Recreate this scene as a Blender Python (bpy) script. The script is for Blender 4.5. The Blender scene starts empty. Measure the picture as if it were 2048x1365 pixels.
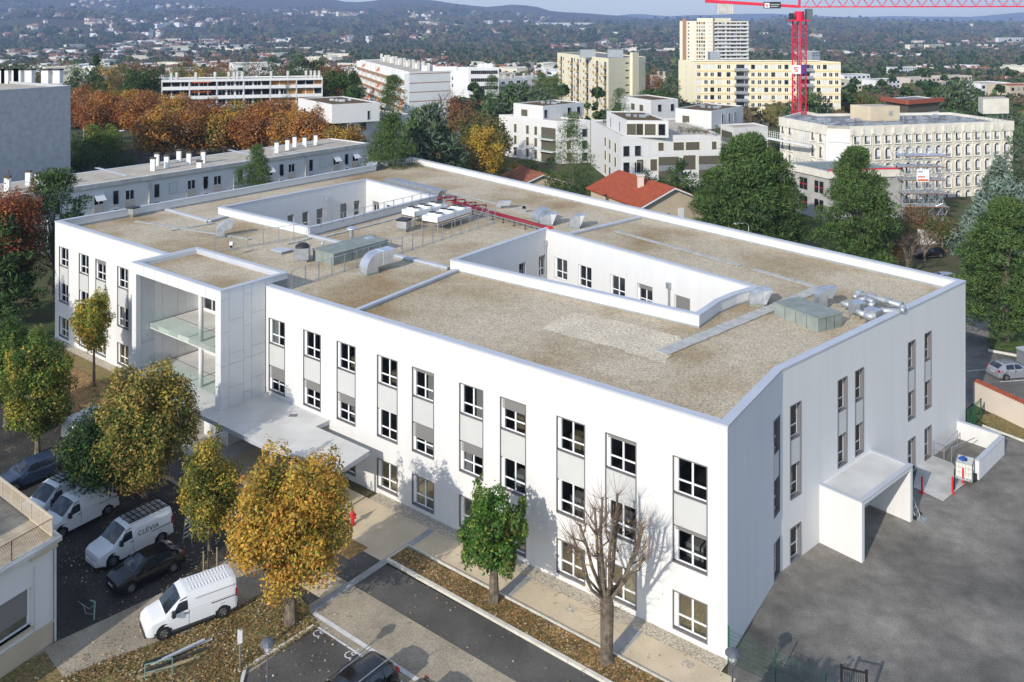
import bpy, math, random
import numpy as np
from mathutils import Vector, Matrix, noise
from mathutils.geometry import tessellate_polygon
random.seed(7); RNG = np.random.default_rng(7)
S = bpy.context.scene; COL = S.collection
PI = math.pi

# ---------------------------------------------------------------- camera
H = 33.0                                  # drone height above the street
F = 1746.0; VH = 42.0; UC = 1024.0        # focal length, horizon row, centre column (photo pixels)
cam = bpy.data.cameras.new('camera'); cam_o = bpy.data.objects.new('camera', cam); COL.objects.link(cam_o)
cam_o.location = (0, 0, H); cam_o.rotation_euler = (math.radians(90), 0, 0)
cam.sensor_width = 36; cam.lens = F/2048*36; cam.shift_y = -(682.5-VH)/2048
cam.clip_start = 0.5; cam.clip_end = 40000
S.camera = cam_o

# ---------------------------------------------------------------- light
SUN_EL = math.radians(26.5); SH = Vector((0.565, 0.825)).normalized()   # horizontal direction the light travels
SUN_AZ = math.atan2(-SH.x, -SH.y)
sun = bpy.data.lights.new('sun', 'SUN'); sun.energy = 3.1; sun.angle = math.radians(0.5); sun.color = (1, 0.935, 0.835)
sun_o = bpy.data.objects.new('sun', sun); COL.objects.link(sun_o)
sun_o.rotation_euler = Vector((SH.x*math.cos(SUN_EL), SH.y*math.cos(SUN_EL), -math.sin(SUN_EL))).to_track_quat('-Z', 'Y').to_euler()
W = bpy.data.worlds.new('World'); S.world = W; W.use_nodes = True
nt = W.node_tree; nt.nodes.clear()
sky = nt.nodes.new('ShaderNodeTexSky'); sky.sky_type = 'NISHITA'; sky.sun_disc = False
sky.sun_elevation = SUN_EL; sky.sun_rotation = SUN_AZ % (2*PI); sky.altitude = 300; sky.air_density = 1.0; sky.dust_density = 0.6; sky.ozone_density = 3.0
tcw = nt.nodes.new('ShaderNodeTexCoord'); mpw = nt.nodes.new('ShaderNodeMapping'); mpw.inputs['Scale'].default_value = (2.2, 2.2, 22)
nzw = nt.nodes.new('ShaderNodeTexNoise'); nzw.inputs['Scale'].default_value = 2.6; nzw.inputs['Detail'].default_value = 7
rpw = nt.nodes.new('ShaderNodeValToRGB'); rpw.color_ramp.elements[0].position = .44; rpw.color_ramp.elements[1].position = .74
rpw.color_ramp.elements[1].color = (.6, .6, .6, 1)
mxw = nt.nodes.new('ShaderNodeMixRGB'); mxw.inputs[2].default_value = (7.0, 7.2, 7.7, 1)
bg = nt.nodes.new('ShaderNodeBackground'); bg.inputs['Strength'].default_value = 0.15
ow = nt.nodes.new('ShaderNodeOutputWorld')
L = nt.links.new
L = nt.links.new
L(tcw.outputs['Generated'], mpw.inputs['Vector']); L(mpw.outputs[0], nzw.inputs['Vector']); L(nzw.outputs['Fac'], rpw.inputs[0])
L(rpw.outputs[0], mxw.inputs[0]); L(sky.outputs[0], mxw.inputs[1]); L(mxw.outputs[0], bg.inputs['Color']); L(bg.outputs[0], ow.inputs[0])
S.view_settings.view_transform = 'Standard'; S.view_settings.look = 'None'; S.view_settings.gamma = 1
S.view_settings.use_curve_mapping = False; S.view_settings.exposure = 0.47
S.cycles.max_bounces = 5; S.cycles.diffuse_bounces = 3; S.cycles.glossy_bounces = 3; S.cycles.transmission_bounces = 4
S.cycles.transparent_max_bounces = 8; S.cycles.volume_bounces = 0; S.cycles.use_denoising = True

# ---------------------------------------------------------------- photo pixel -> place on a plane of known height / depth
def P(u, v, z=0.0):
    D = F*(H-z)/(v-VH); return Vector(((u-UC)*D/F, D, z))
def Q(u, v, D): return Vector(((u-UC)*D/F, D, H-(v-VH)*D/F))
def v2(p): return Vector((p[0], p[1]))

# ---------------------------------------------------------------- things and parts
def thing(name, label, cat, loc=(0, 0, 0), rot=0, group=None):
    o = bpy.data.objects.new(name, None); COL.objects.link(o); o.location = loc; o.rotation_euler = (0, 0, rot)
    o.empty_display_size = .3; o['label'] = label; o['category'] = cat
    if group: o['group'] = group
    return o
def tag(o, label=None, cat=None, group=None, kind=None):
    for k, x in (('label', label), ('category', cat), ('group', group), ('kind', kind)):
        if x: o[k] = x
    return o
def basis(o):      # matrix_basis is not updated before the depsgraph runs for euler changes; build it by hand
    return Matrix.LocRotScale(o.location, o.rotation_euler, o.scale)
def WM(o):
    m = Matrix.Identity(4)
    while o is not None:
        m = basis(o) @ m; o = o.parent
    return m
def link(name, me, parent=None, loc=(0, 0, 0), rot=0, scale=None):
    o = bpy.data.objects.new(name, me); COL.objects.link(o); o.location = loc; o.rotation_euler = (0, 0, rot)
    if scale: o.scale = scale
    if parent: o.parent = parent
    return o
def rnd(a, b): return random.uniform(a, b)

class MB:
    def __init__(s): s.v = []; s.f = []; s.m = []; s.sm = False
    def add(s, vs, fs, mi=0):
        n = len(s.v); s.v += [Vector(x) for x in vs]
        for f in fs: s.f.append([n+i for i in f]); s.m.append(mi)
        return s
    def hexa(s, p, mi=0):      # 8 points: bottom 4 counter-clockwise, top 4
        return s.add(p, [(3, 2, 1, 0), (4, 5, 6, 7), (0, 1, 5, 4), (1, 2, 6, 5), (2, 3, 7, 6), (3, 0, 4, 7)], mi)
    def box(s, x0, x1, y0, y1, z0, z1, mi=0, fn=None):
        p = [(x0, y0, z0), (x1, y0, z0), (x1, y1, z0), (x0, y1, z0), (x0, y0, z1), (x1, y0, z1), (x1, y1, z1), (x0, y1, z1)]
        if fn: p = [fn(*q) for q in p]
        return s.hexa(p, mi)
    def quad(s, a, b, c, d, mi=0): return s.add([a, b, c, d], [(0, 1, 2, 3)], mi)
    def prism(s, poly, z0, z1, mi=0, top=True, bottom=False, mt=None):
        n = len(poly); vs = [(p[0], p[1], z0) for p in poly]+[(p[0], p[1], z1) for p in poly]
        s.add(vs, [(i, (i+1) % n, n+(i+1) % n, n+i) for i in range(n)], mi)
        if top: s.add([(p[0], p[1], z1) for p in poly], [tuple(range(n))], mi if mt is None else mt)
        if bottom: s.add([(p[0], p[1], z0) for p in poly], [tuple(reversed(range(n)))], mi)
        return s
    def sheet(s, outer, holes, z, mi=0):
        loops = [[Vector((p[0], p[1], 0)) for p in outer]]+[[Vector((p[0], p[1], 0)) for p in h] for h in holes]
        flat = [q for l in loops for q in l]
        tris = tessellate_polygon(loops)
        n = len(s.v); s.v += [Vector((q.x, q.y, z)) for q in flat]
        for t in tris:
            a, b, c = [flat[i] for i in t]
            if (b-a).cross(c-a).z < 0: t = (t[0], t[2], t[1])
            s.f.append([n+i for i in t]); s.m.append(mi)
        return s
    def tube(s, a, b, r, n=6, mi=0, r2=None, caps=True):
        a = Vector(a); b = Vector(b); d = b-a
        if d.length < 1e-6: return s
        d.normalize(); x = d.orthogonal().normalized(); y = d.cross(x); r2 = r if r2 is None else r2
        vs = []
        for p, rr in ((a, r), (b, r2)):
            for i in range(n):
                t = 2*PI*i/n; vs.append(p+(x*math.cos(t)+y*math.sin(t))*rr)
        fs = [(i, (i+1) % n, n+(i+1) % n, n+i) for i in range(n)]
        if caps: fs += [tuple(reversed(range(n))), tuple(range(n, 2*n))]
        return s.add(vs, fs, mi)
    def path(s, pts, r, n=6, mi=0):
        for a, b in zip(pts, pts[1:]): s.tube(a, b, r, n, mi)
        return s
    def lathe(s, c, prof, n=12, mi=0):      # prof: (r, z)
        c = Vector(c); vs = []
        for r, z in prof:
            for i in range(n):
                t = 2*PI*i/n; vs.append(c+Vector((r*math.cos(t), r*math.sin(t), z)))
        fs = []
        for k in range(len(prof)-1):
            for i in range(n): fs.append((k*n+i, k*n+(i+1) % n, (k+1)*n+(i+1) % n, (k+1)*n+i))
        return s.add(vs, fs, mi)
    def mesh(s, name, mats):
        me = bpy.data.meshes.new(name); me.from_pydata([tuple(v) for v in s.v], [], s.f)
        for m in (mats if isinstance(mats, (list, tuple)) else [mats]): me.materials.append(m)
        if any(s.m): me.polygons.foreach_set('material_index', s.m)
        if s.sm: me.polygons.foreach_set('use_smooth', [True]*len(s.f))
        me.update(); return me
    def build(s, name, mats, parent=None, world=True, smooth=False):
        s.sm = s.sm or smooth
        if parent is not None and world:
            inv = WM(parent).inverted(); s.v = [inv @ Vector(v) for v in s.v]
        return link(name, s.mesh(name, mats), parent)

def struct(name, mb, mats, label=None):
    o = mb.build(name, mats); o['kind'] = 'structure'
    if label: o['label'] = label
    return o
def copy_tree(o, parent=None):
    c = o.copy(); COL.objects.link(c); c.parent = parent
    for ch in KIDS.get(o.name, []): copy_tree(ch, c)
    return c
KIDS = {}
def reg_kids():
    KIDS.clear()
    for o in bpy.data.objects:
        if o.parent: KIDS.setdefault(o.parent.name, []).append(o)

# wall frame: x runs to the right as seen from outside, y runs into the building
class Wall:
    def __init__(s, a, b):
        s.a = v2(a); s.b = v2(b); s.x = (s.b-s.a).normalized(); s.y = Vector((-s.x.y, s.x.x)); s.L = (s.b-s.a).length
        s.ang = math.atan2(s.x.y, s.x.x)
    def __call__(s, x, y, z):
        p = s.a+s.x*x+s.y*y; return Vector((p.x, p.y, z))
    def px(s, u, t=0.0):       # where an image column meets the wall plane
        r = (u-UC)/F; o = s.a-s.y*t
        return (o.x-r*o.y)/(r*s.x.y-s.x.x)
    def pz(s, u, v, t=0.0):
        p = s(s.px(u, t), -t, 0); return H-(v-VH)*p.y/F
def wall_open(mb, w, x0, x1, z0, z1, holes, depth, mi=0, y=0.0):
    xs = sorted(set([x0, x1]+[h[0] for h in holes]+[h[1] for h in holes])); zs = sorted(set([z0, z1]+[h[2] for h in holes]+[h[3] for h in holes]))
    for i in range(len(xs)-1):
        run = None
        for j in range(len(zs)-1):
            cx = (xs[i]+xs[i+1])/2; cz = (zs[j]+zs[j+1])/2
            if any(h[0] < cx < h[1] and h[2] < cz < h[3] for h in holes): continue
            mb.quad(w(xs[i], y, zs[j]), w(xs[i+1], y, zs[j]), w(xs[i+1], y, zs[j+1]), w(xs[i], y, zs[j+1]), mi)
    for a, b, c, d in holes:
        for p, q in (((a, c), (b, c)), ((b, c), (b, d)), ((b, d), (a, d)), ((a, d), (a, c))):
            mb.quad(w(p[0], y, p[1]), w(q[0], y, q[1]), w(q[0], y+depth, q[1]), w(p[0], y+depth, p[1]), mi)

# ---------------------------------------------------------------- materials
def mat(name, col, rough=.8, metal=0., var=.0, vs=1., detail=4, bump=0., bs=None, col2=None, spec=.3, lo=.35, hi=.65, stretch=None, speck=None):
    m = bpy.data.materials.new(name); m.use_nodes = True; t = m.node_tree; b = t.nodes['Principled BSDF']
    b.inputs['Roughness'].default_value = rough; b.inputs['Metallic'].default_value = metal; b.inputs['Specular IOR Level'].default_value = spec
    c = (*col, 1); b.inputs['Base Color'].default_value = c
    geo = None
    def pos(sc):
        nonlocal geo
        if geo is None: geo = t.nodes.new('ShaderNodeNewGeometry')
        n = t.nodes.new('ShaderNodeTexNoise'); n.inputs['Scale'].default_value = sc; n.inputs['Detail'].default_value = detail
        if stretch:
            mp = t.nodes.new('ShaderNodeMapping'); mp.inputs['Scale'].default_value = stretch
            t.links.new(geo.outputs['Position'], mp.inputs[0]); t.links.new(mp.outputs[0], n.inputs['Vector'])
        else: t.links.new(geo.outputs['Position'], n.inputs['Vector'])
        return n
    last = None
    if var > 0 or col2 is not None:
        n = pos(vs); r = t.nodes.new('ShaderNodeValToRGB'); r.color_ramp.elements[0].position = lo; r.color_ramp.elements[1].position = hi
        c2 = (*col2, 1) if col2 is not None else (*[min(1, x*(1+var)) for x in col], 1)
        c1 = c if col2 is not None else (*[x*(1-var) for x in col], 1)
        r.color_ramp.elements[0].color = c1; r.color_ramp.elements[1].color = c2
        t.links.new(n.outputs['Fac'], r.inputs[0]); last = r.outputs[0]
    for sp in (speck or []):        # (scale, amount, detail)
        n = pos(sp[0]); n.inputs['Detail'].default_value = sp[2] if len(sp) > 2 else 1
        mr = t.nodes.new('ShaderNodeMapRange'); mr.inputs[1].default_value = .3; mr.inputs[2].default_value = .7
        mr.inputs[3].default_value = 1-sp[1]; mr.inputs[4].default_value = 1+sp[1]; t.links.new(n.outputs['Fac'], mr.inputs[0])
        vm = t.nodes.new('ShaderNodeVectorMath'); vm.operation = 'SCALE'
        if last is None: vm.inputs[0].default_value = col
        else: t.links.new(last, vm.inputs[0])
        t.links.new(mr.outputs[0], vm.inputs['Scale']); last = vm.outputs[0]
    if last is not None: t.links.new(last, b.inputs['Base Color'])
    if bump:
        n = pos(bs or vs*4); bp = t.nodes.new('ShaderNodeBump'); bp.inputs['Strength'].default_value = bump; bp.inputs['Distance'].default_value = .05
        t.links.new(n.outputs['Fac'], bp.inputs['Height']); t.links.new(bp.outputs[0], b.inputs['Normal'])
    return m
M = {}
M['render_white'] = mat('render_white', (.645, .64, .625), .85, var=.022, vs=1.3, detail=6, stretch=(1, 1, .09), bump=.15, bs=30, speck=[(.12, .015, 5)])
M['gravel_clean'] = mat('gravel_clean', (.59, .51, .38), .95, var=.08, vs=.6, bump=.6, bs=7, speck=[(5.5, .36, 3)])
M['galv_dull'] = mat('galv_dull', (.46, .48, .50), .5, metal=.45, var=.15, vs=2)
M['panel_white'] = mat('panel_white', (.64, .64, .64), .7, var=.03, vs=.6)
M['joint'] = mat('joint', (.25, .25, .25), .8)
M['spandrel'] = mat('spandrel', (.52, .52, .505), .6, var=.02, vs=1)
M['coping'] = mat('coping', (.50, .52, .56), .5, metal=.15, var=.04, vs=.5)
M['membrane'] = mat('membrane', (.30, .31, .31), .8, var=.12, vs=1.5)
M['surround'] = mat('surround', (.16, .155, .16), .5)
M['pvc'] = mat('pvc', (.80, .80, .80), .35, spec=.5)
M['pane'] = mat('pane', (.010, .011, .014), .05, col2=(.055, .058, .062), vs=.45, detail=3, lo=.42, hi=.72, spec=.6)
M['pane_ground'] = mat('pane_ground', (.21, .20, .145), .08, spec=.6, col2=(.07, .07, .055), vs=.7)  # beige reflection of the ground painted into the glass colour
M['blind'] = mat('blind', (.20, .195, .185), .6)
M['roof_gravel'] = mat('roof_gravel', (.49, .415, .30), .95, col2=(.30, .215, .11), vs=.12, detail=11, lo=.43, hi=.68, bump=.6, bs=7, speck=[(6.5, .34, 2), (1.6, .10, 3)])
M['slab'] = mat('slab', (.42, .42, .39), .85, var=.12, vs=2)
M['galv'] = mat('galv', (.50, .52, .54), .42, metal=.75, var=.12, vs=2.5)
M['galv_bright'] = mat('galv_bright', (.62, .64, .67), .34, metal=.75, var=.1, vs=2)
M['sage'] = mat('sage', (.24, .27, .245), .8, var=.12, vs=1.2)
M['dark_metal'] = mat('dark_metal', (.03, .03, .035), .5)
M['black'] = mat('black', (.012, .012, .012), .7)
M['red_paint'] = mat('red_paint', (.23, .012, .028), .5)
M['red_bright'] = mat('red_bright', (.55, .02, .03), .4)
M['concrete'] = mat('concrete', (.48, .475, .445), .85, var=.16, vs=.7, detail=8, bump=.2, bs=10)
M['concrete_canopy'] = mat('concrete_canopy', (.60, .59, .555), .75, var=.10, vs=.45, detail=8)
M['asphalt_new'] = mat('asphalt_new', (.095, .09, .082), .9, var=.25, vs=.35, detail=8, bump=.35, bs=25, speck=[(14, .14)])
M['asphalt_yard'] = mat('asphalt_yard', (.115, .108, .096), .93, col2=(.255, .237, .205), vs=.13, detail=12, lo=.38, hi=.66, bump=.4, bs=18, speck=[(9, .16), (1.1, .2, 8), (.35, .16, 8)])
M['asphalt_old'] = mat('asphalt_old', (.35, .30, .225), .9, var=.16, vs=.5, detail=9, bump=.4, bs=20, speck=[(12, .18)])
M['painted_shade_lawn'] = mat('painted_shade_lawn', (.03, .04, .015), .95, var=.4, vs=.8, detail=8)  # near-black green stands in for shade on the park lawn
M['cap_dark'] = mat('cap_dark', (.09, .075, .06), .9)
M['dirt_crack'] = mat('dirt_crack', (.21, .195, .165), .95)
M['beige_path'] = mat('beige_path', (.56, .465, .325), .9, var=.08, vs=.6, detail=6, speck=[(15, .07)])
M['gravel_strip'] = mat('gravel_strip', (.46, .40, .31), .95, var=.2, vs=6, bump=.9, bs=14, speck=[(10, .35)])
M['kerb'] = mat('kerb', (.60, .57, .49), .85, var=.1, vs=2)
M['paint_line'] = mat('paint_line', (.62, .62, .60), .7, var=.1, vs=3)
M['soil'] = mat('soil', (.30, .185, .075), .95, var=.3, vs=1.2, detail=9, bump=.8, bs=9, speck=[(7, .35)])
M['leafy_slope'] = mat('leafy_slope', (.22, .15, .07), .95, col2=(.20, .18, .06), vs=.8, detail=9, bump=.8, bs=9, speck=[(7, .4)])
M['dirt_drive'] = mat('dirt_drive', (.33, .285, .215), .92, var=.18, vs=.45, detail=9, bump=.4, bs=15, speck=[(10, .16)])
M['grass'] = mat('grass', (.075, .115, .03), .95, var=.35, vs=1.5, detail=8, bump=.7, bs=6)
M['glass_green'] = None
M['white_paint'] = mat('white_paint', (.76, .77, .78), .3, spec=.5)
M['white_block'] = mat('white_block', (.72, .72, .71), .8, var=.05, vs=.15)
M['cream'] = mat('cream', (.74, .68, .50), .85, var=.04, vs=.1)
M['ochre_band'] = mat('ochre_band', (.70, .55, .30), .85)
M['yellow_wall'] = mat('yellow_wall', (.78, .71, .51), .85, var=.03, vs=.1)
M['cream_light'] = mat('cream_light', (.70, .66, .53), .85)
M['concrete_arch'] = mat('concrete_arch', (.66, .625, .54), .85, var=.10, vs=.5, detail=8)
M['concrete_grey'] = mat('concrete_grey', (.38, .375, .35), .9, var=.12, vs=.4, detail=8)
M['grey_render'] = mat('grey_render', (.42, .425, .44), .9, var=.10, vs=1.2, detail=10, bump=.8, bs=3)
M['roof_felt'] = mat('roof_felt', (.46, .41, .33), .9, var=.10, vs=.4, detail=6)
M['roof_grey'] = mat('roof_grey', (.20, .20, .205), .85, var=.3, vs=.5, detail=8)
M['sedum'] = mat('sedum', (.135, .06, .03), .95, col2=(.10, .09, .035), vs=.4, detail=6)
M['brown_trim'] = mat('brown_trim', (.36, .19, .11), .8)
M['orange'] = mat('orange', (.62, .14, .03), .7)
M['timber_orange'] = mat('timber_orange', (.42, .21, .06), .6)
M['shutter_brown'] = mat('shutter_brown', (.10, .09, .065), .7)
M['shutter_white'] = mat('shutter_white', (.66, .67, .68), .6)
M['tile_red'] = mat('tile_red', (.33, .075, .035), .85, var=.12, vs=1.5, detail=6, bump=.5, bs=5)
M['tile_old'] = mat('tile_old', (.27, .10, .055), .9, var=.25, vs=1.2, detail=8, bump=.4, bs=5)
M['stucco_beige'] = mat('stucco_beige', (.52, .44, .32), .9, var=.06, vs=.5)
M['stucco_pink'] = mat('stucco_pink', (.60, .52, .44), .9, var=.05, vs=.3, detail=8)
M['bark'] = mat('bark', (.145, .118, .088), .95, var=.4, vs=3, detail=8, bump=.9, bs=12)
M['bark_pale'] = mat('bark_pale', (.36, .34, .29), .95, var=.25, vs=2, detail=6, bump=.5, bs=10)
M['twig'] = mat('twig', (.17, .115, .085), .9); M['grey_paint'] = mat('grey_paint', (.10, .11, .13), .4)
M['dark_tar'] = mat('dark_tar', (.05, .047, .042), .92, var=.3, vs=.5, detail=9, bump=.5, bs=14, speck=[(8, .3)])
M['green_paint'] = mat('green_paint', (.015, .09, .045), .5)
M['pale_green'] = mat('pale_green', (.16, .26, .20), .6)
M['wood_post'] = mat('wood_post', (.34, .27, .17), .85, var=.2, vs=5)
M['terrace'] = mat('terrace', (.42, .36, .26), .9, var=.2, vs=1.2, detail=8)
M['beige_metal'] = mat('beige_metal', (.55, .46, .34), .7)
M['crane_red'] = mat('crane_red', (.60, .02, .06), .45)
M['cab_glass'] = mat('cab_glass', (.08, .12, .14), .1, spec=.6)
M['car_glass'] = mat('car_glass', (.02, .026, .035), .04, spec=.7)
M['tyre'] = mat('tyre', (.02, .02, .02), .85)
M['rim'] = mat('rim', (.38, .38, .39), .35, metal=.7)
M['car_black'] = mat('car_black', (.012, .012, .014), .14, spec=.7)
M['car_blue'] = mat('car_blue', (.035, .055, .10), .2, spec=.7)
M['car_silver'] = mat('car_silver', (.38, .39, .43), .3, metal=.5)
M['plastic'] = mat('plastic', (.045, .047, .05), .7)
M['tail_red'] = mat('tail_red', (.35, .01, .01), .3)
M['lamp_glass'] = mat('lamp_glass', (.5, .52, .54), .15, spec=.6)
M['tarp_blue'] = mat('tarp_blue', (.03, .09, .35), .5)
M['ibc'] = mat('ibc', (.62, .62, .55), .5)
M['rust'] = mat('rust', (.24, .10, .05), .8, var=.2, vs=2)
M['logo_purple'] = mat('logo_purple', (.16, .10, .42), .6)
M['rust_roof'] = mat('rust_roof', (.30, .085, .05), .7)
M['deck_teal'] = mat('deck_teal', (.19, .25, .25), .7, var=.15, vs=.6)
def glassmat(name, col, fac, rough=.05, base=(.35, .5, .42)):
    m = bpy.data.materials.new(name); m.use_nodes = True; t = m.node_tree; t.nodes.clear()
    tr = t.nodes.new('ShaderNodeBsdfTransparent'); tr.inputs[0].default_value = (*col, 1)
    gl = t.nodes.new('ShaderNodeBsdfPrincipled'); gl.inputs['Base Color'].default_value = (*base, 1); gl.inputs['Roughness'].default_value = rough
    mx = t.nodes.new('ShaderNodeMixShader'); mx.inputs[0].default_value = fac; o = t.nodes.new('ShaderNodeOutputMaterial')
    t.links.new(tr.outputs[0], mx.inputs[1]); t.links.new(gl.outputs[0], mx.inputs[2]); t.links.new(mx.outputs[0], o.inputs[0]); return m
M['glass_room'] = glassmat('glass_room', (.80, .82, .83), .12, .03, (.01, .011, .013))
M['floor_dark'] = mat('floor_dark', (.07, .068, .062), .5, var=.3, vs=.6)
M['glass_clear'] = glassmat('glass_clear', (.93, .94, .90), .34, .06, (.62, .60, .50)); M['glass_clear'].node_tree.nodes['Principled BSDF'].inputs['Metallic'].default_value = 1.0
M['floor_beige'] = mat('floor_beige', (.60, .54, .38), .6, var=.2, vs=.5)
M['room_wall'] = mat('room_wall', (.30, .29, .26), .9)
M['curtain'] = mat('curtain', (.45, .44, .41), .9)
M['glass_green'] = glassmat('glass_green', (.94, .975, .96), .035)
def leafmat(name, transl=.25, rough=.6):
    m = bpy.data.materials.new(name); m.use_nodes = True; t = m.node_tree; b = t.nodes['Principled BSDF']; b.inputs['Roughness'].default_value = rough
    b.inputs['Specular IOR Level'].default_value = .25
    a = t.nodes.new('ShaderNodeVertexColor'); a.layer_name = 'tint'; t.links.new(a.outputs[0], b.inputs['Base Color'])
    tr = t.nodes.new('ShaderNodeBsdfTranslucent'); t.links.new(a.outputs[0], tr.inputs[0]); mx = t.nodes.new('ShaderNodeMixShader'); mx.inputs[0].default_value = transl
    t.links.new(b.outputs[0], mx.inputs[1]); t.links.new(tr.outputs[0], mx.inputs[2]); t.links.new(mx.outputs[0], t.nodes['Material Output'].inputs[0]); return m
M['leaf'] = leafmat('leaf', .3); M['needle'] = leafmat('needle', .1, .75)
M['dry_leaf'] = leafmat('dry_leaf', .05)
# ---------------------------------------------------------------- foliage
def card_mesh(name, c, n, a, b, col, mats, up=None):
    """c centres (N,3), n normals, a/b half length and width, col (N,3); one rhombus leaf per centre"""
    N = len(c); n = n/np.linalg.norm(n, axis=1, keepdims=True)
    r = RNG.normal(size=(N, 3)) if up is None else up
    u = r-n*(r*n).sum(1, keepdims=True); u /= np.linalg.norm(u, axis=1, keepdims=True)+1e-9; w = np.cross(n, u)
    a = np.broadcast_to(np.asarray(a).reshape(-1, 1), (N, 1)); b = np.broadcast_to(np.asarray(b).reshape(-1, 1), (N, 1))
    v = np.stack([c-u*a, c+w*b-u*a*.1, c+u*a, c-w*b-u*a*.1], 1).reshape(-1, 3)
    me = bpy.data.meshes.new(name); me.vertices.add(4*N); me.vertices.foreach_set('co', v.astype(np.float32).ravel())
    me.loops.add(4*N); me.loops.foreach_set('vertex_index', np.arange(4*N, dtype=np.int32))
    me.polygons.add(N); me.polygons.foreach_set('loop_start', np.arange(0, 4*N, 4, dtype=np.int32)); me.polygons.foreach_set('loop_total', np.full(N, 4, dtype=np.int32))
    me.update(calc_edges=True)
    at = me.color_attributes.new('tint', 'FLOAT_COLOR', 'CORNER')
    cc = np.ones((4*N, 4), np.float32); cc[:, :3] = np.repeat(col, 4, 0); at.data.foreach_set('color', cc.ravel())
    me.materials.append(mats); return me
def unit(n): v = RNG.normal(size=(n, 3)); return v/np.linalg.norm(v, axis=1, keepdims=True)
GREEN = (.065, .13, .025); DGREEN = (.028, .058, .018); OLIVE = (.15, .16, .035); YELLOW = (.46, .35, .055); GOLD = (.55, .33, .05)
ORANGE = (.50, .22, .04); BROWN = (.25, .135, .06); RUST = (.28, .09, .028); LIME = (.20, .28, .045); PINE = (.085, .15, .042); CEDAR = (.125, .165, .115)
BLUECEDAR = (.19, .26, .21); OLIVEBROWN = (.14, .115, .05)
def foliage(blobs, n, size, pal, aspect=.55, shell=(.72, 1.06), up=.25, drop=.0, jitter=.16, outer=None, needle=False, mats=None, name='crown'):
    """blobs: list of (x,y,z,rx,ry,rz); pal: list of (colour, weight); outer: colour that the outermost leaves turn to"""
    B = np.array(blobs, float); w = (B[:, 3]*B[:, 4]+B[:, 3]*B[:, 5]*2); w /= w.sum()
    k = RNG.choice(len(B), n, p=w); d = unit(n); d[:, 2] += up; d /= np.linalg.norm(d, axis=1, keepdims=True)
    q = RNG.uniform(shell[0], shell[1], (n, 1))*(1+.18*np.abs(RNG.normal(size=(n, 1)))*(RNG.random((n, 1)) < .3)); c = B[k, :3]+d*B[k, 3:6]*q
    nn = d+RNG.normal(size=(n, 3))*.55+np.array([0, 0, .35])
    pc = np.array([p[0] for p in pal]); pw = np.array([p[1] for p in pal], float); pw /= pw.sum()
    bp = RNG.choice(len(pal), len(B), p=pw); lp = RNG.choice(len(pal), n, p=pw)
    col = np.where(RNG.random((n, 1)) < .55, pc[bp[k]], pc[lp])
    if outer is not None:
        cen = B[:, :3].mean(0); ext = np.abs(B[:, :3]-cen).max(0)+B[:, 3:6].mean(0)
        rr = np.linalg.norm((c-cen)/ext, axis=1); f = np.clip((rr-.62)/.4, 0, 1)[:, None]*outer[1]
        col = np.where(RNG.random((n, 1)) < f, np.array(outer[0]), col)
    col = col*(1+RNG.normal(size=(n, 1))*jitter); col = np.clip(col, .004, .7)
    sz = size*RNG.uniform(.65, 1.25, n)
    if needle:
        u = d+RNG.normal(size=(n, 3))*.35+np.array([0, 0, .35]); nn = RNG.normal(size=(n, 3))
        return card_mesh(name, c, nn, sz, sz*aspect, col, mats or M['needle'], up=u)
    return card_mesh(name, c, nn, sz, sz*aspect, col, mats or M['leaf'])
def blobs_round(R, Hh, z0, n=46, r=(.30, .46), squash=1., seed=0, narrow_top=.0, hollow=.35):
    rr = random.Random(seed); out = []; rx = R; rz = Hh/2; cz = z0+rz
    for i in range(n):
        while 1:
            x, y, z = rr.uniform(-1, 1), rr.uniform(-1, 1), rr.uniform(-1, 1)
            l = math.sqrt(x*x+y*y+z*z)
            if hollow < l < 1: break
        k = 1-narrow_top*max(0, z); s = rr.uniform(*r)*R
        l2 = max(0, 1-s/R*.8)
        out.append((x*rx*l2*k, y*rx*l2*k, cz+z*(rz-s*squash*.8), s, s, s*squash))
    return out
def blobs_pine(R, Hh, z0, n=60, seed=0, top=.25, layer=.55):
    rr = random.Random(seed); out = []
    for i in range(n):
        t = rr.random()**.9; rad = R*(((1-((t-.3)/.7)**2.3)*(1-top)+top*(1-t*.6)) if t > .3 else (.72+.28*t/.3)); a = rr.uniform(0, 2*PI)
        q = math.sqrt(rr.uniform(.1, 1))*rad; s = rr.uniform(.15, .27)*R
        out.append((math.cos(a)*max(0, q-s*.5), math.sin(a)*max(0, q-s*.5), z0+t*(Hh-s*layer), s, s, s*layer))
    return out
def blobs_cedar(R, Hh, z0, layers=7, per=7, seed=0, top=.2):
    rr = random.Random(seed); out = []
    for k in range(layers):
        t = k/(layers-1); rad = R*(1-(1-top)*t**1.3)
        for i in range(per):
            a = rr.uniform(0, 2*PI); q = rad*rr.uniform(.25, .85); s = rad*rr.uniform(.26, .46)
            out.append((math.cos(a)*q, math.sin(a)*q, z0+t*Hh+rr.uniform(-.05, .05)*Hh-.12*q, s, s, .12*R+.10*s))
    return out
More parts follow.
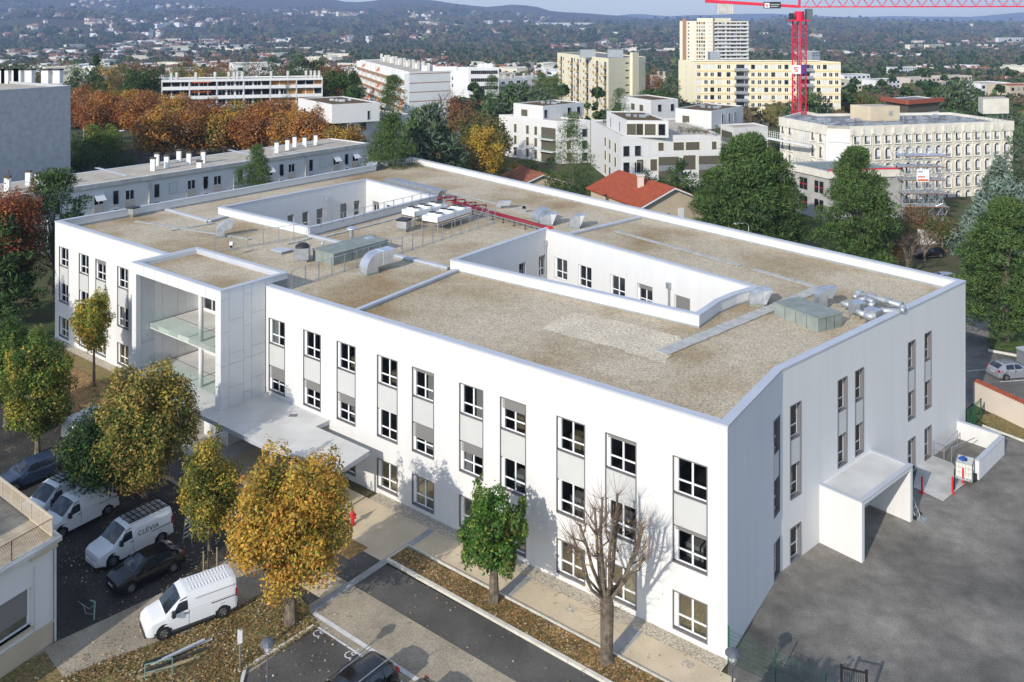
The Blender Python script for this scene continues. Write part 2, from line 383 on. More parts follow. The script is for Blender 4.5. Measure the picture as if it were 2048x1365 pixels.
def limbs(mb, blobs, base_z, r, z_split, cnt, mi=0, lean=(0, 0), seed=1):
    rr = random.Random(seed); top = Vector((lean[0], lean[1], z_split)); mb.tube((0, 0, base_z), (lean[0]*.3, lean[1]*.3, base_z+(z_split-base_z)*.5), r*1.15, 8, mi, r2=r*.9)
    mb.tube((lean[0]*.3, lean[1]*.3, base_z+(z_split-base_z)*.5), top, r*.9, 8, mi, r2=r*.75)
    zt = max(b[2] for b in blobs)
    mid = Vector((lean[0], lean[1], z_split+(zt-z_split)*.6)); mb.tube(top, mid, r*.7, 6, mi, r2=r*.25)
    for b in rr.sample(blobs, min(cnt, len(blobs))):
        t = rr.uniform(0, .8); s = top.lerp(mid, t); e = Vector((b[0], b[1], b[2]-b[5]*.3)); m = s.lerp(e, .5)+Vector((0, 0, -.04*(e-s).length))
        mb.tube(s, m, r*.32, 5, mi, r2=r*.2, caps=False); mb.tube(m, e, r*.2, 5, mi, r2=r*.07, caps=False)
    return mb
def tree(name, label, loc, blobs, n, size, pal, trunk_r=.2, z_split=None, cnt=14, bark='bark', group=None, rot=0, **kw):
    t = thing(name, label, 'tree', loc, rot, group)
    zs = min(b[2] for b in blobs) if z_split is None else z_split
    link('trunk', limbs(MB(), blobs, 0, trunk_r, max(.4, zs), cnt, seed=len(blobs)).mesh('trunk', M[bark]), t)
    link('crown', foliage(blobs, n, size, pal, **kw), t)
    return t
def bare_tree(name, label, loc, h, r, seed, levels=4, spread=.5, first=.38, bark='bark', twigs=True, group=None, nb=5):
    rr = random.Random(seed); t = thing(name, label, 'tree', loc, 0, group); mb = MB(); tw = MB()
    def grow(p, d, l, rad, lv):
        e = p+d*l; m = p.lerp(e, .5)+Vector((rr.uniform(-1, 1), rr.uniform(-1, 1), 0))*l*.05
        mb.tube(p, m, rad, 6 if lv > 1 else 5, 0, r2=rad*.85, caps=False); mb.tube(m, e, rad*.85, 6 if lv > 1 else 5, 0, r2=rad*.62, caps=True)
        if lv == 0:
            if twigs:
                for i in range(9):
                    dd = (d+Vector((rr.uniform(-1, 1), rr.uniform(-1, 1), rr.uniform(-.3, 1.0)))*.8).normalized(); q = p.lerp(e, rr.uniform(.3, 1)); ll = rr.uniform(.4, 1.0)*h*.1
                    k = q+dd*ll*.6; tw.tube(q, k, .012, 3, 0, caps=False); tw.tube(k, k+(dd+Vector((0, 0, .5))).normalized()*ll*.5, .008, 3, 0, caps=False)
            return
        for i in range(nb if lv == levels-1 else rr.choice((2, 3))):
            a = rr.uniform(0, 2*PI); s = spread*rr.uniform(.6, 1.2)
            dd = (d+Vector((math.cos(a), math.sin(a), .15))*s).normalized()
            grow(e if i < 2 else p.lerp(e, rr.uniform(.6, 1)), dd, l*rr.uniform(.55, .85)*(1 if lv > 1 else .8), rad*rr.uniform(.45, .65), lv-1)
    grow(Vector((0, 0, 0)), Vector((0, 0, 1)), h*first, r, levels-1)
    link('trunk', mb.mesh('trunk', M[bark]), t)
    if tw.v: tag(link('twigs', tw.mesh('twigs', M['twig']), t), kind='stuff')
    return t

# ---------------------------------------------------------------- the school: frames and levels
A0 = P(1455, 853, 12); E0 = P(110, 443, 12); B0 = P(1563, 740, 12); C0 = P(1931, 563, 12); D0 = P(825, 315, 12)
J1 = P(746, 330.5, 12); J2 = P(748, 323.5, 12)
dE = (v2(E0)-v2(A0)).normalized(); nE = Vector((-dE.y, dE.x)); nE = nE if nE.y < 0 else -nE
def G(s, t, z=0): p = v2(A0)+dE*s+nE*t; return Vector((p.x, p.y, z))     # s along the front, t out from it
front = Wall(E0, A0); cham = Wall(A0, B0); right = Wall(B0, C0); rear_r = Wall(C0, D0); rear_l = Wall(J1, E0); rear_m = Wall(D0, J2)
FL = front.L
ZR = 11.1; ZT = 12.0; ZB = -.1
def RP(u, v, z=ZR): return P(u, v, z)
def GP(u, v): return P(u, v, 0)
# ---------------------------------------------------------------- school building
def offset_poly(poly, d):          # ccw polygon, d > 0 moves edges to the inside
    n = len(poly); out = []
    for i in range(n):
        p0, p1, p2 = v2(poly[i-1]), v2(poly[i]), v2(poly[(i+1) % n])
        a = (p1-p0).normalized(); b = (p2-p1).normalized(); na = Vector((-a.y, a.x)); nb = Vector((-b.y, b.x))
        m = (na+nb); m = m/max(.25, m.dot(na)) if m.length > 1e-6 else na
        out.append(p1+m*d)
    return out
def ring(mb, outer, inner, zo, zi, zt, cuts=None, mi=0, faces='oti'):
    n = len(outer)
    for i in range(n):
        for a, b in (cuts or {}).get(i, [(0, 1)]):
            o0 = v2(outer[i]).lerp(v2(outer[(i+1) % n]), a); o1 = v2(outer[i]).lerp(v2(outer[(i+1) % n]), b)
            i0 = v2(inner[i]).lerp(v2(inner[(i+1) % n]), a); i1 = v2(inner[i]).lerp(v2(inner[(i+1) % n]), b)
            f = lambda p, z: Vector((p.x, p.y, z))
            if 'o' in faces: mb.quad(f(o0, zo), f(o1, zo), f(o1, zt), f(o0, zt), mi)
            if 't' in faces: mb.quad(f(o0, zt), f(o1, zt), f(i1, zt), f(i0, zt), mi)
            if 'i' in faces: mb.quad(f(i1, zi), f(i0, zi), f(i0, zt), f(i1, zt), mi)
            if cuts and i in cuts:
                for p, q in ((o0, i0), (o1, i1)): mb.quad(f(p, min(zo, zi)), f(q, min(zo, zi)), f(q, zt), f(p, zt), mi)
    return mb
school = thing('school_building', 'large white three storey building with gravel flat roof and two inner courtyards', 'building', (A0.x, A0.y, 0))
BX0, BX1, BT0, BT1 = 38.95, 51.9, -2.1, 4.08       # entrance block along the front and out from it

# window mesh: x to the right, y inwards, z up; origin at lower left corner of the opening
def make_window(w, h, trans=.36, pane='pane', mull=True, deep=.18, name='window', lite=.075):
    mb = MB(); g = lite; jb = .24 if w > 1.7 else g*1.6
    mb.box(0, w, deep, deep+.06, 0, g); mb.box(0, w, deep, deep+.06, h-g, h)
    mb.box(0, jb, deep-.1, deep+.06, g, h-g); mb.box(w-g, w, deep, deep+.06, g, h-g)
    cells = []; zt = h*trans
    cm = (jb+w-g)/2; xs = [(jb, cm-g*.7), (cm+g*.7, w-g)] if mull else [(jb, w-g)]
    if mull: mb.box(cm-g*.7, cm+g*.7, deep-.02, deep+.06, g, h-g)
    zs = [(g, zt-g*.6), (zt+g*.6, h-g)] if trans else [(g, h-g)]
    if trans:
        for a, b in xs: mb.box(a, b, deep, deep+.06, zt-g*.6, zt+g*.6)
    me = mb.mesh(name, M['pvc']); panes = []
    for a, b in xs:
        for c, d in zs:
            panes.append(MB().box(a, b, deep+.03, deep+.05, c, d).mesh('pane', M[pane]))
    return me, panes
def place_window(parent, w, x, z, kit, wname='window', y=0.0, label=None, blind=None, blind_mat='blind', sill=None):
    p = w(x, y, z); par = parent.location
    o = link(wname, kit[0], parent, (p.x-par.x, p.y-par.y, p.z-par.z), w.ang)
    if label: o['label'] = label
    for pm in kit[1]: link('pane', pm, o)
    if blind: link('blind', blind, o)
    if sill: link('sill', sill, o)
    return o
def blind_mesh(w, h, drop, y=.07):
    mb = MB(); n = max(2, int(drop/.085))
    for i in range(n):
        z = h-.02-i*drop/n; mb.hexa([(.06, y, z-drop/n*.9), (w-.03, y, z-drop/n*.9), (w-.03, y+.03, z-drop/n*.6), (.06, y+.03, z-drop/n*.6), (.06, y, z-drop/n*.25), (w-.03, y, z-drop/n*.25), (w-.03, y+.03, z), (.06, y+.03, z)])
    mb.box(.06, w-.03, y+.035, y+.045, h-drop, h-.02)
    return mb.mesh('blind', M['blind'])
WW = 2.04; K2 = make_window(WW-.12, 1.95, pane='glass_room'); K1 = make_window(WW-.12, 1.93, pane='glass_room'); K0 = make_window(WW-.12, 1.95, pane='glass_clear')
KS = make_window(1.14, 1.93, mull=False, lite=.06); KS0 = make_window(1.14, 2.3, mull=False, lite=.07)
sill_me = MB().box(0, WW-.12, -.04, .17, -.03, .01).mesh('sill', M['surround'])
sill_n = MB().box(0, 1.14, -.04, .17, -.03, .01).mesh('sill', M['surround'])
blinds = {d: blind_mesh(WW-.12, 1.93, d) for d in (.18, .35, .62, .95)}

cols = [73.0, 68.73, 65.33, 61.1, 37.57, 33.3, 29.47, 25.2, 21.77, 17.5, 14.1, 9.8, 6.4, 2.13]
b2 = {65.33: .35, 14.1: .62, 21.77: .18, 6.4: .18}
b1 = {37.57: .95, 33.3: .62, 29.47: .62, 21.77: .95, 17.5: .62, 2.13: .18}
ground_missing = {37.57, 33.3}
def front_section(x0, x1):
    holes = []; cc = [c for c in cols if x0 < FL-c < x1]
    for c in cc:
        a, b = FL-c-WW/2, FL-c+WW/2
        holes.append((a, b, 3.80, 9.56))
        if c not in ground_missing: holes.append((a, b, .20, 2.30))
    mb = MB(); wall_open(mb, front, x0, x1, ZB-.2, ZT, holes, .24); mb.build('wall', M['render_white'], school)
    for c in cc:
        a, b = FL-c-WW/2, FL-c+WW/2; fr = MB(); g = .055
        def loop(z0, z1):
            fr.box(a, a+g, -.035, .21, z0, z1, fn=front); fr.box(b-g, b, -.035, .21, z0, z1, fn=front)
            fr.box(a+g, b-g, -.035, .21, z0, z0+g, fn=front); fr.box(a+g, b-g, -.035, .21, z1-g, z1, fn=front)
        loop(3.80, 9.56)
        if c not in ground_missing: loop(.20, 2.30)
        fr.build('window_surround', M['surround'], school)
        MB().box(a+g+.01, b-g-.01, .02, .08, 5.84, 7.52, fn=front).build('spandrel_panel', M['spandrel'], school)
        place_window(school, front, a+.06, 7.56, K2, y=.0, blind=blinds.get(b2.get(c)), sill=sill_me)
        place_window(school, front, a+.06, 3.86, K1, y=.0, blind=blinds.get(b1.get(c)), sill=sill_me)
        if c not in ground_missing: place_window(school, front, a+.06, .28, K0, y=.0, sill=sill_me)
    cx_ = sorted(FL-c for c in cc); xe_ = x1-.7 if x1 > FL-1 else x1-.05; ed = [x0+.05]+[(p+q)/2 for p, q in zip(cx_, cx_[1:])]+[xe_]; rr_ = random.Random(int(x0)+2)
    for z0, fm in ((-.05, 'floor_beige'), (3.62, 'floor_dark'), (7.30, 'floor_dark')):
        MB().box(x0+.05, xe_, .27, 5.3, z0-.2, z0, fn=front).build('room_floor', M[fm], school)
        rw = MB(); rw.box(x0+.05, xe_, 5.0, 5.2, z0, z0+3.4, fn=front)
        for e in ed: rw.box(e-.06, e+.06, .27, 5.0, z0, z0+3.4, fn=front)
        rw.build('room_wall', M['room_wall'], school)
        for x in cx_:
            k = rr_.random()
            if k < .3: MB().box(x-.9, x+.2, 1.2, 1.9, z0, z0+.75, fn=front).build('desk', M['curtain'] if k < .15 else M['wood_post'], school)
            elif k < .5: s_ = rr_.choice((-1, 1)); MB().box(x+s_*.55-.35, x+s_*.55+.35, .30, .36, z0+.2, z0+2.4, fn=front).build('curtain', M['curtain'], school)
    MB().box(x0+.05, xe_, .27, 5.2, 10.75, 10.95, fn=front).build('ceiling', M['room_wall'], school)
front_section(0, FL-BX1); front_section(FL-BX0, FL)

# chamfered corner wall
hx = (7.40, 8.55); ch = [(hx[0], hx[1], 3.7, 9.45), (hx[0], hx[1], .0, 2.2)]
mb = MB(); wall_open(mb, cham, 0, cham.L, ZB-.2, ZT, ch, .24); mb.build('wall', M['render_white'], school)
rc = [(.93, 2.18), (6.66, 7.90), (8.95, 10.15), (16.76, 17.96), (19.51, 20.69)]
rh = []
for i, (a, b) in enumerate(rc):
    rh.append((a, b, 3.78, 9.53))
    if i in (0, 3, 4): rh.append((a, b, .0 if i else -.05, 2.4 if i else 2.06))
mb = MB(); wall_open(mb, right, 0, right.L, ZB-.2, ZT, rh, .30); mb.build('wall', M['render_white'], school)
def narrow(wl, a, b, z0, z1, full=True):
    fr = MB(); g = .05
    fr.box(a, a+g, -.035, .27, z0, z1, fn=wl); fr.box(b-g, b, -.035, .27, z0, z1, fn=wl); fr.box(a+g, b-g, -.035, .27, z0, z0+g, fn=wl); fr.box(a+g, b-g, -.035, .27, z1-g, z1, fn=wl)
    fr.build('window_surround', M['surround'], school)
    if full:
        MB().box(a+g+.01, b-g-.01, .02, .08, 5.84, 7.34, fn=wl).build('spandrel_panel', M['spandrel'], school)
        place_window(school, wl, a+.05, 7.42, KS, y=.05, sill=sill_n); place_window(school, wl, a+.05, 3.84, KS, y=.05, sill=sill_n)
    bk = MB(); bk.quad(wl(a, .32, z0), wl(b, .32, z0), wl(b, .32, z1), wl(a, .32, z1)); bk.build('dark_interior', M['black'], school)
for (a, b, c, d) in rh: narrow(right, a, b, c, d, d > 5)
for (a, b, c, d) in ch: narrow(cham, a, b, c, d, d > 5)
for (a, b, c, d) in [h for h in rh if h[3] < 5]+[ch[1]]:
    wl = cham if (a, b) == hx else right
    place_window(school, wl, a+.05, c+.03, (make_window(b-a-.1, d-c-.08, mull=False, trans=.4, lite=.08)), y=.05)

# rear walls
mb = MB()
for wl in (rear_r, rear_m, rear_l):
    mb.quad(wl(0, 0, ZB-.2), wl(wl.L, 0, ZB-.2), wl(wl.L, 0, ZT), wl(0, 0, ZT))
jw = Wall(J2, J1); mb.quad(jw(0, 0, ZB), jw(jw.L, 0, ZB), jw(jw.L, 0, ZT), jw(0, 0, ZT))
mb.build('rear_wall', M['render_white'], school)

# roof edge
outer = [v2(q) for q in (E0, A0, B0, C0, D0, J2, J1)]; inner = offset_poly(outer, .45)
fa, fb = (FL-BX1)/FL, (FL-BX0)/FL; cuts = {0: [(0, fa), (fb, 1)]}
mb = MB(); ring(mb, offset_poly(outer, .02), inner, ZR-.3, ZR-.1, ZT-.005, cuts, faces='oi'); mb.build('parapet', M['render_white'], school)
o2 = offset_poly(outer, -.05); i2 = offset_poly(outer, .50)
mb = MB(); ring(mb, o2, i2, ZT-.06, ZT-.06, ZT+.05, cuts); mb.build('coping', M['coping'], school)
i3 = offset_poly(outer, .48)
mb = MB(); ring(mb, i3, i3, ZR, ZR, ZR+.20, cuts, faces='i'); mb.build('roof_upstand', M['membrane'], school)

# courtyards (corner order counter-clockwise)
def Gv(s, t): return v2(G(s, t))
c1 = [Gv(67.13, -14.94), Gv(52.01, -14.94), Gv(52.81, -33.9), Gv(67.16, -36.4)]
S_, E_ = Gv(9.19, -15.1), Gv(8.47, -23.48)
c2 = [Gv(32.03, -14.94), S_, v2(P(1431, 600, 12)), v2(P(1464, 586, 12)), E_, Gv(32.43, -28.86)]
KC = make_window(1.45, 1.95); KC2 = make_window(1.45, 1.95, mull=True, trans=.36)
def court(poly, wins, name):
    n = len(poly); out = offset_poly(poly, -.42)
    for i in range(n):        # the faces that look into the court
        wl = Wall(poly[(i+1) % n], poly[i]); hs = []
        for k, us, z0, z1 in wins:
            if k != i: continue
            for (ua, ub, kind) in us: hs.append((wl.px(ua), wl.px(ub), z0, z1, kind))
        mb = MB(); wall_open(mb, wl, 0, wl.L, -.1, ZT, [h[:4] for h in hs], .22); mb.build('courtyard_wall', M['render_white'], school)
        for a, b, z0, z1, kind in hs:
            kit = make_window(b-a-.02, z1-z0-.02, mull=(b-a) > 1.1)
            o = place_window(school, wl, a+.01, z0+.01, kit, blind=blind_mesh(b-a, z1-z0, .4) if kind == 'b' else (blind_mesh(b-a, z1-z0, 1.7) if kind == 's' else None))
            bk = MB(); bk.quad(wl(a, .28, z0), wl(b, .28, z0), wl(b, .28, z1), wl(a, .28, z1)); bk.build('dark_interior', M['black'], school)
    mb = MB(); ring(mb, out, poly, ZR-.1, ZT-.2, ZT-.005, faces='o'); mb.build('courtyard_parapet', M['render_white'], school)
    mb = MB(); ring(mb, offset_poly(poly, -.47), offset_poly(poly, .04), ZT-.06, ZT-.06, ZT+.05); mb.build('coping', M['coping'], school)
    mb = MB(); ring(mb, offset_poly(poly, -.45), poly, ZR, ZR, ZR+.14, faces='o'); mb.build('roof_upstand', M['membrane'], school)
    mb = MB(); mb.prism(poly, -.3, 0.0); mb.build('courtyard_floor', M['gravel_strip'], school)
court(c1, [(3, [(574, 587.7, ''), (604, 617, ''), (633, 646, 's'), (680.5, 693, 's'), (707.6, 719, 'b')], 7.4, 9.5), (2, [(744.5, 758, 'b'), (771, 784, '')], 7.4, 9.5)], 'c1')
court(c2, [(5, [(1038, 1051, ''), (1077.5, 1090, 'b')], 7.45, 9.5), (4, [(1109, 1134.5, ''), (1156, 1183, ''), (1220, 1250, ''), (1274.7, 1305, 'b'), (1349, 1380, 's')], 7.45, 9.5)], 'c2')
def downpipe(u, v, wl, z=11.2):
    x = wl.px(u); mb = MB(); mb.tube(wl(x, -.12, 0), wl(x, -.12, z-.5), .09, 8); mb.box(x-.17, x+.17, -.32, -.03, z-.5, z, fn=wl); mb.build('downpipe', M['galv'], school)
wN2 = Wall(c2[5], c2[4]) if False else Wall(c2[5], c2[4])
downpipe(1093.5, 0, Wall(c2[5], c2[4]), 10.9); downpipe(1339.6, 0, Wall(c2[5], c2[4]), 10.4); downpipe(651, 0, Wall(c1[0], c1[3]), 10.9)

# gravel roof
inn = offset_poly(outer, .2)
pts = [inn[0], v2(G(BX1+.1, -.2)), v2(G(BX1+.1, BT0-.05)), v2(G(BX0-.1, BT0-.05)), v2(G(BX0-.1, -.2))]+inn[1:]
mb = MB(); mb.sheet(pts, [offset_poly(c1, -.2), offset_poly(c2, -.2)], ZR); mb.build('gravel_roof', M['roof_gravel'], school)
def curb(p, q, w=.42, h=.28, z=ZR):
    wl = Wall(p, q); MB().box(0, wl.L, -w/2, w/2, z-.05, z+h, fn=wl).build('roof_curb', M['coping'], school)
    MB().box(0, wl.L, -w/2-.05, w/2+.05, z-.04, z+.14, fn=wl).build('roof_upstand', M['membrane'], school)
def Pz(u, v): return P(u, v, 11.4)
curb(G(30.3, -.5), G(31.6, -14.5)); curb(G(32.6, -14.5), G(51.6, -14.5)); curb(Pz(333, 417), Pz(417, 440)); curb(Pz(418, 440.5), Pz(450, 431.5)); curb(Pz(1133, 467), Pz(1278, 433))
def slabs(p, q, w, L=.5, step=None, z=ZR+.03, th=.05):
    wl = Wall(p, q); n = int(wl.L/L); me = MB().box(.01, L-.012, -w/2, w/2, 0, th).mesh('paving_slab', M['slab']); par = school.location
    for i in range(n):
        c = wl(i*L, random.uniform(-.03, .03), z+random.uniform(0, .02)); link('paving_slab', me, school, (c.x-par.x, c.y-par.y, c.z), wl.ang+random.uniform(-.012, .012))
slabs(RP(1322, 708), RP(1638, 579), 1.0); slabs(RP(1636, 577), RP(1500, 538), .6); slabs(RP(1480, 533), RP(1226, 462), .6)
slabs(RP(1000, 411), RP(905, 388), .5, L=.8); slabs(RP(1110, 445), RP(1022, 418), .5, L=.8); slabs(RP(640, 477), RP(800, 436), .5, L=.8); slabs(RP(500, 480), RP(265, 443), .5, L=.8)
slabs(RP(572, 490), RP(640, 472), .5, L=.8); slabs(RP(340, 462), RP(430, 447), .5, L=.8)

pq = [RP(1082, 657), RP(1112, 641), RP(1150, 626), RP(1260, 648), RP(1366, 676), RP(1330, 727), RP(1210, 692)]
pp = []
for a_, b_ in zip(pq, pq[1:]+pq[:1]):
    for k_ in range(10): q_ = a_.lerp(b_, k_/10); pp.append(q_+Vector((random.uniform(-.18, .18), random.uniform(-.18, .18), 0)))
mb = MB(); mb.sheet(pp, [], ZR+.006); mb.build('clean_gravel_patch', M['gravel_clean'], school)
# entrance block with the two loggias
box_w = Wall(G(BX1, BT1), G(BX0, BT1)); box_r = Wall(G(BX0, BT1), G(BX0, BT0)); BL = box_w.L
ZBX = 12.55
mb = MB(); wall_open(mb, box_w, 0, BL, 3.3, ZBX, [(.66, BL-.72, 3.3, 11.66)], .42)
mb.build('loggia_front', M['panel_white'], school)
jt = MB()
for x in (1.9, 3.6, 5.5, 7.2, 9.1, 10.9): jt.box(x-.013, x+.013, -.004, .01, 11.66, ZBX, fn=box_w)
for z in (4.4, 6.9, 9.3): jt.box(BL-.72, BL, -.004, .01, z-.008, z+.008, fn=box_w); jt.box(0, .66, -.004, .01, z-.008, z+.008, fn=box_w)
jt.build('cladding_joint', M['joint'], school)
mb = MB()      # side walls (outer skin behind the panels), back, ceiling, roof
mb.box(.02, BT1-BT0, .03, .05, 3.32, ZBX-.03, fn=box_r); mb.build('wall', M['joint'], school); mb = MB()
mb.box(.44, BT1-BT0, .051, .60, 3.3, ZBX-.03, fn=box_r)
mb.box(0.01, .55, .43, BT1-BT0, 3.3, ZBX-.04, fn=box_w)
mb.box(.55, BL-.6, BT1-BT0-.25, BT1-BT0, 3.3, ZBX-.02, fn=box_w)
mb.box(.66, BL-.72, .42, BT1-BT0-.25, 11.66, 12.04, fn=box_w)
mb.build('wall', M['panel_white'], school)
us = [441.3, 458.2, 487.3, 503.2, 530.5]; xsr = [box_r.px(u) for u in us]+[BT1-BT0]
rows = [[603, 669, 736, 801], [642.6, 709.5, 730, 776.6], [590.6, 653, 716.8, 785.7], [627, 693, 713, 757], []]
for i in range(5):
    zs = [3.42]+sorted([box_r.pz(us[i] if i < 4 else 530, r) for r in rows[i]])+[ZBX-.04]
    zs = [z for z in zs if z >= 3.42]
    for a, b in zip(zs, zs[1:]):
        if i == 4: MB().box(xsr[i]+.006, xsr[i+1]-.03, -.0, .03, max(a, 12.08), b, fn=box_r).build('cladding_panel', M['panel_white'], school)
        else: MB().box(xsr[i]+.012, xsr[i+1]-.012, .0, .03, a+.012, b-.012, fn=box_r).build('cladding_panel', M['panel_white'], school)
box_l = Wall(G(BX1-.55, BT1), G(BX1-.55, BT0))      # left inner side, faces right
def inner_panels(wl, L, zbands, ws, sgn=1, y=-.03):
    rr = random.Random(5); x = .0; k = 0
    while x < L-.1:
        w = min(ws[k % len(ws)], L-x); z = zbands[0]
        brk = sorted(rr.uniform(zbands[0]+.6, zbands[1]-.5) for _ in range(rr.choice((1, 2))))
        for a, b in zip([zbands[0]]+brk, brk+[zbands[1]]):
            if b-a > .1: MB().box(x+.014, x+w-.014, y, y+.03, a+.014, b-.014, fn=wl).build('cladding_panel', M['panel_white'], school)
        x += w; k += 1
lw = Wall(G(BX1-.55, BT1-.42), G(BX1-.55, BT0+.25))
for zb in ((3.55, 6.68), (7.2, 11.64)): inner_panels(lw, BT1-BT0-.67, zb, [1.3, .75, 1.4, .8, 1.5])
bw = Wall(G(BX1-.55, BT0+.25), G(BX0+.6, BT0+.25))
inner_panels(bw, BL-1.15, (3.55, 6.68), [1.6, 2.1, 1.2]); inner_panels(bw, BL-4.5, (7.2, 11.64), [1.6, 2.1, 1.2])
MB().box(BL-5.6, BL-1.15, -.03, 0, 7.2, 11.64, fn=bw).build('cladding_panel', M['panel_white'], school)
place_window(school, bw, bw.px(411), 7.5, make_window(2.6, 2.2, trans=0), wname='glazed_door', y=-.40)
place_window(school, bw, bw.px(520), 3.6, make_window(2.6, 2.2, trans=0), wname='glazed_door', y=-.40)
for z0 in (6.72, 3.05):
    MB().box(.55, BL-.6, BT1-2.8, BT1-BT0-.25, z0, z0+.46, fn=box_w).build('loggia_floor', M['concrete_canopy'], school)
    dr = MB()
    for y in (BT1-.6, BT1+1.2): pass
    dr.box(BL*.48, BL*.48+.12, BT1-2.6, BT1-BT0-.3, z0+.461, z0+.468, fn=box_w); dr.box(BL*.75, BL*.75+.12, BT1-2.6, BT1-BT0-.3, z0+.461, z0+.468, fn=box_w)
    dr.box(.6, .78, BT1-2.7, BT1-BT0-.3, z0+.461, z0+.468, fn=box_w); dr.box(.8, BL-.7, 3.4, 3.46, z0+.461, z0+.468, fn=box_w)
    dr.build('drain_channel', M['surround'], school)
    for i in range(8):
        a = .56+i*(BL-1.17)/8; MB().box(a+.01, a+(BL-1.17)/8-.01, BT1-2.82, BT1-2.80, z0+.1, z0+1.56, fn=box_w).build('glass_balustrade', M['glass_green'], school)
    c = box_w(7.9, BT1-2.55, 0); MB().tube((c.x, c.y, z0+.46), (c.x, c.y, 11.66 if z0 > 5 else 6.72), .19, 12).build('column', M['render_white'], school, smooth=True)
bo = [Gv(BX1, BT1), Gv(BX0, BT1), Gv(BX0, BT0), Gv(BX1, BT0)]
mb = MB(); ring(mb, offset_poly(bo, -.04), offset_poly(bo, .42), ZBX-.04, 12.1, ZBX+.03); mb.build('coping', M['coping'], school)
mb = MB(); mb.prism(offset_poly(bo, .3), 12.05, 12.14); mb.build('gravel_roof', M['roof_gravel'], school)
# ground floor under the block and the canopy
mb = MB(); mb.quad(front(FL-BX1-.1, 1.2, ZB), front(FL-24.5, 1.2, ZB), front(FL-24.5, 1.2, 3.3), front(FL-BX1-.1, 1.2, 3.3))
mb.box(FL-BX1, FL-BX1+.4, -3.6, 1.2, ZB, 3.3, fn=front)
mb.box(FL-43.5, FL-40.2, -2.6, 1.1, ZB, 3.2, fn=front)
mb.build('entrance_wall', M['panel_white'], school)
for i in range(4):
    a = FL-BX1+.5+i*1.85; MB().box(a, a+1.78, -.02, .02, 0.1, 2.9, fn=front).build('glazed_door', M['pane'], school)
ent = MB()
for i in range(5): a = FL-BX1+.4+i*1.85; ent.box(a, a+.08, -.08, .06, 0, 3.0, fn=front)
ent.build('entrance_frame', M['pvc'], school)
cp = [G(52.5, 5.4), G(39.6, 5.4), G(32.3, 5.35), G(25.15, 4.15), G(25.55, 1.3), G(31.3, 1.3), G(31.3, .02), G(52.5, .02)]
can = thing('entrance_canopy', 'thin pale concrete canopy over the entrance, partly shaded by a tree', 'canopy', (cp[3].x, cp[3].y, 0))
mb = MB(); mb.prism(cp, 3.18, 3.46, top=False, bottom=True); mb.build('fascia', M['coping'], can)
mb = MB(); mb.prism(cp, 3.46, 3.50); mb.build('slab', M['concrete_canopy'], can)
for s, t in ((26.2, 3.6), (31.8, 4.8), (47, 4.9)):
    q = G(s, t); MB().tube((q.x, q.y, 0), (q.x, q.y, 3.18), .09, 10).build('column', M['coping'], can)
link('drain_grate', MB().box(-.3, .3, -.2, .2, 3.505, 3.53).mesh('drain_grate', M['surround']), can, (G(34, 1.2).x-cp[3].x, G(34, 1.2).y-cp[3].y, 0))
# wheelchair-height sign plates by the door
q = G(40.19, 1.6)
MB().box(FL-40.19, FL-40.17, -1.9, -1.6, 1.3, 1.6, fn=front).build('door_sign', M['coping'], school)
# ---------------------------------------------------------------- things on the roof
PERP = math.atan2(-nE.y, -nE.x)      # direction pointing into the building from the front
ALONG = math.atan2(dE.y, dE.x)
def place(o, p, rot=None):
    o.location = p
    if rot is not None: o.rotation_euler = (0, 0, rot)
    return o
def rail(label, pts, h=1.1, step=1.5, two=True, foot=True, z=0., side=0.):
    p0 = pts[0]; t = thing('guard_rail', label, 'railing', p0, 0, 'galvanised guard rails on the roof')
    wl = Wall(pts[0], pts[-1]); n = max(2, int(round(wl.L/step))); 
    pm = MB().box(-.03, .03, -.03, .03, 0, h)
    if foot: pm.box(-.09, .09, -.05, .35, 0, .05)
    pme = pm.mesh('post', M['galv'])
    for i in range(n+1):
        q = wl(i*wl.L/n, 0, p0.z); link('post', pme, t, (q.x-p0.x, q.y-p0.y, z), wl.ang)
    for zz in ([h, .14] if two else [h]):
        MB().tube(wl(0, 0, p0.z+z+zz), wl(wl.L, 0, p0.z+z+zz), .028, 6).build('rail', M['galv'], t)
    return t
rail('galvanised guard rail from the small entrance roof towards the rear courtyard', [RP(430, 507), RP(617, 475)], h=1.5)
rail('galvanised guard rail running past the pale green roof box to the red pipes', [RP(583, 579), RP(990, 447)], h=1.55)
r3 = [c1[1]+Vector((0, 0)), c1[2]]
rail('galvanised guard rail fixed on the rear courtyard parapet', [Vector((*offset_poly(c1, -.52)[1], 11.75)), Vector((*offset_poly(c1, -.52)[2], 11.75))], h=1.05, two=False, foot=False)
rail('short guard rail beside the white dry coolers near the red pipes', [RP(990, 447), RP(875, 398)], h=1.3)

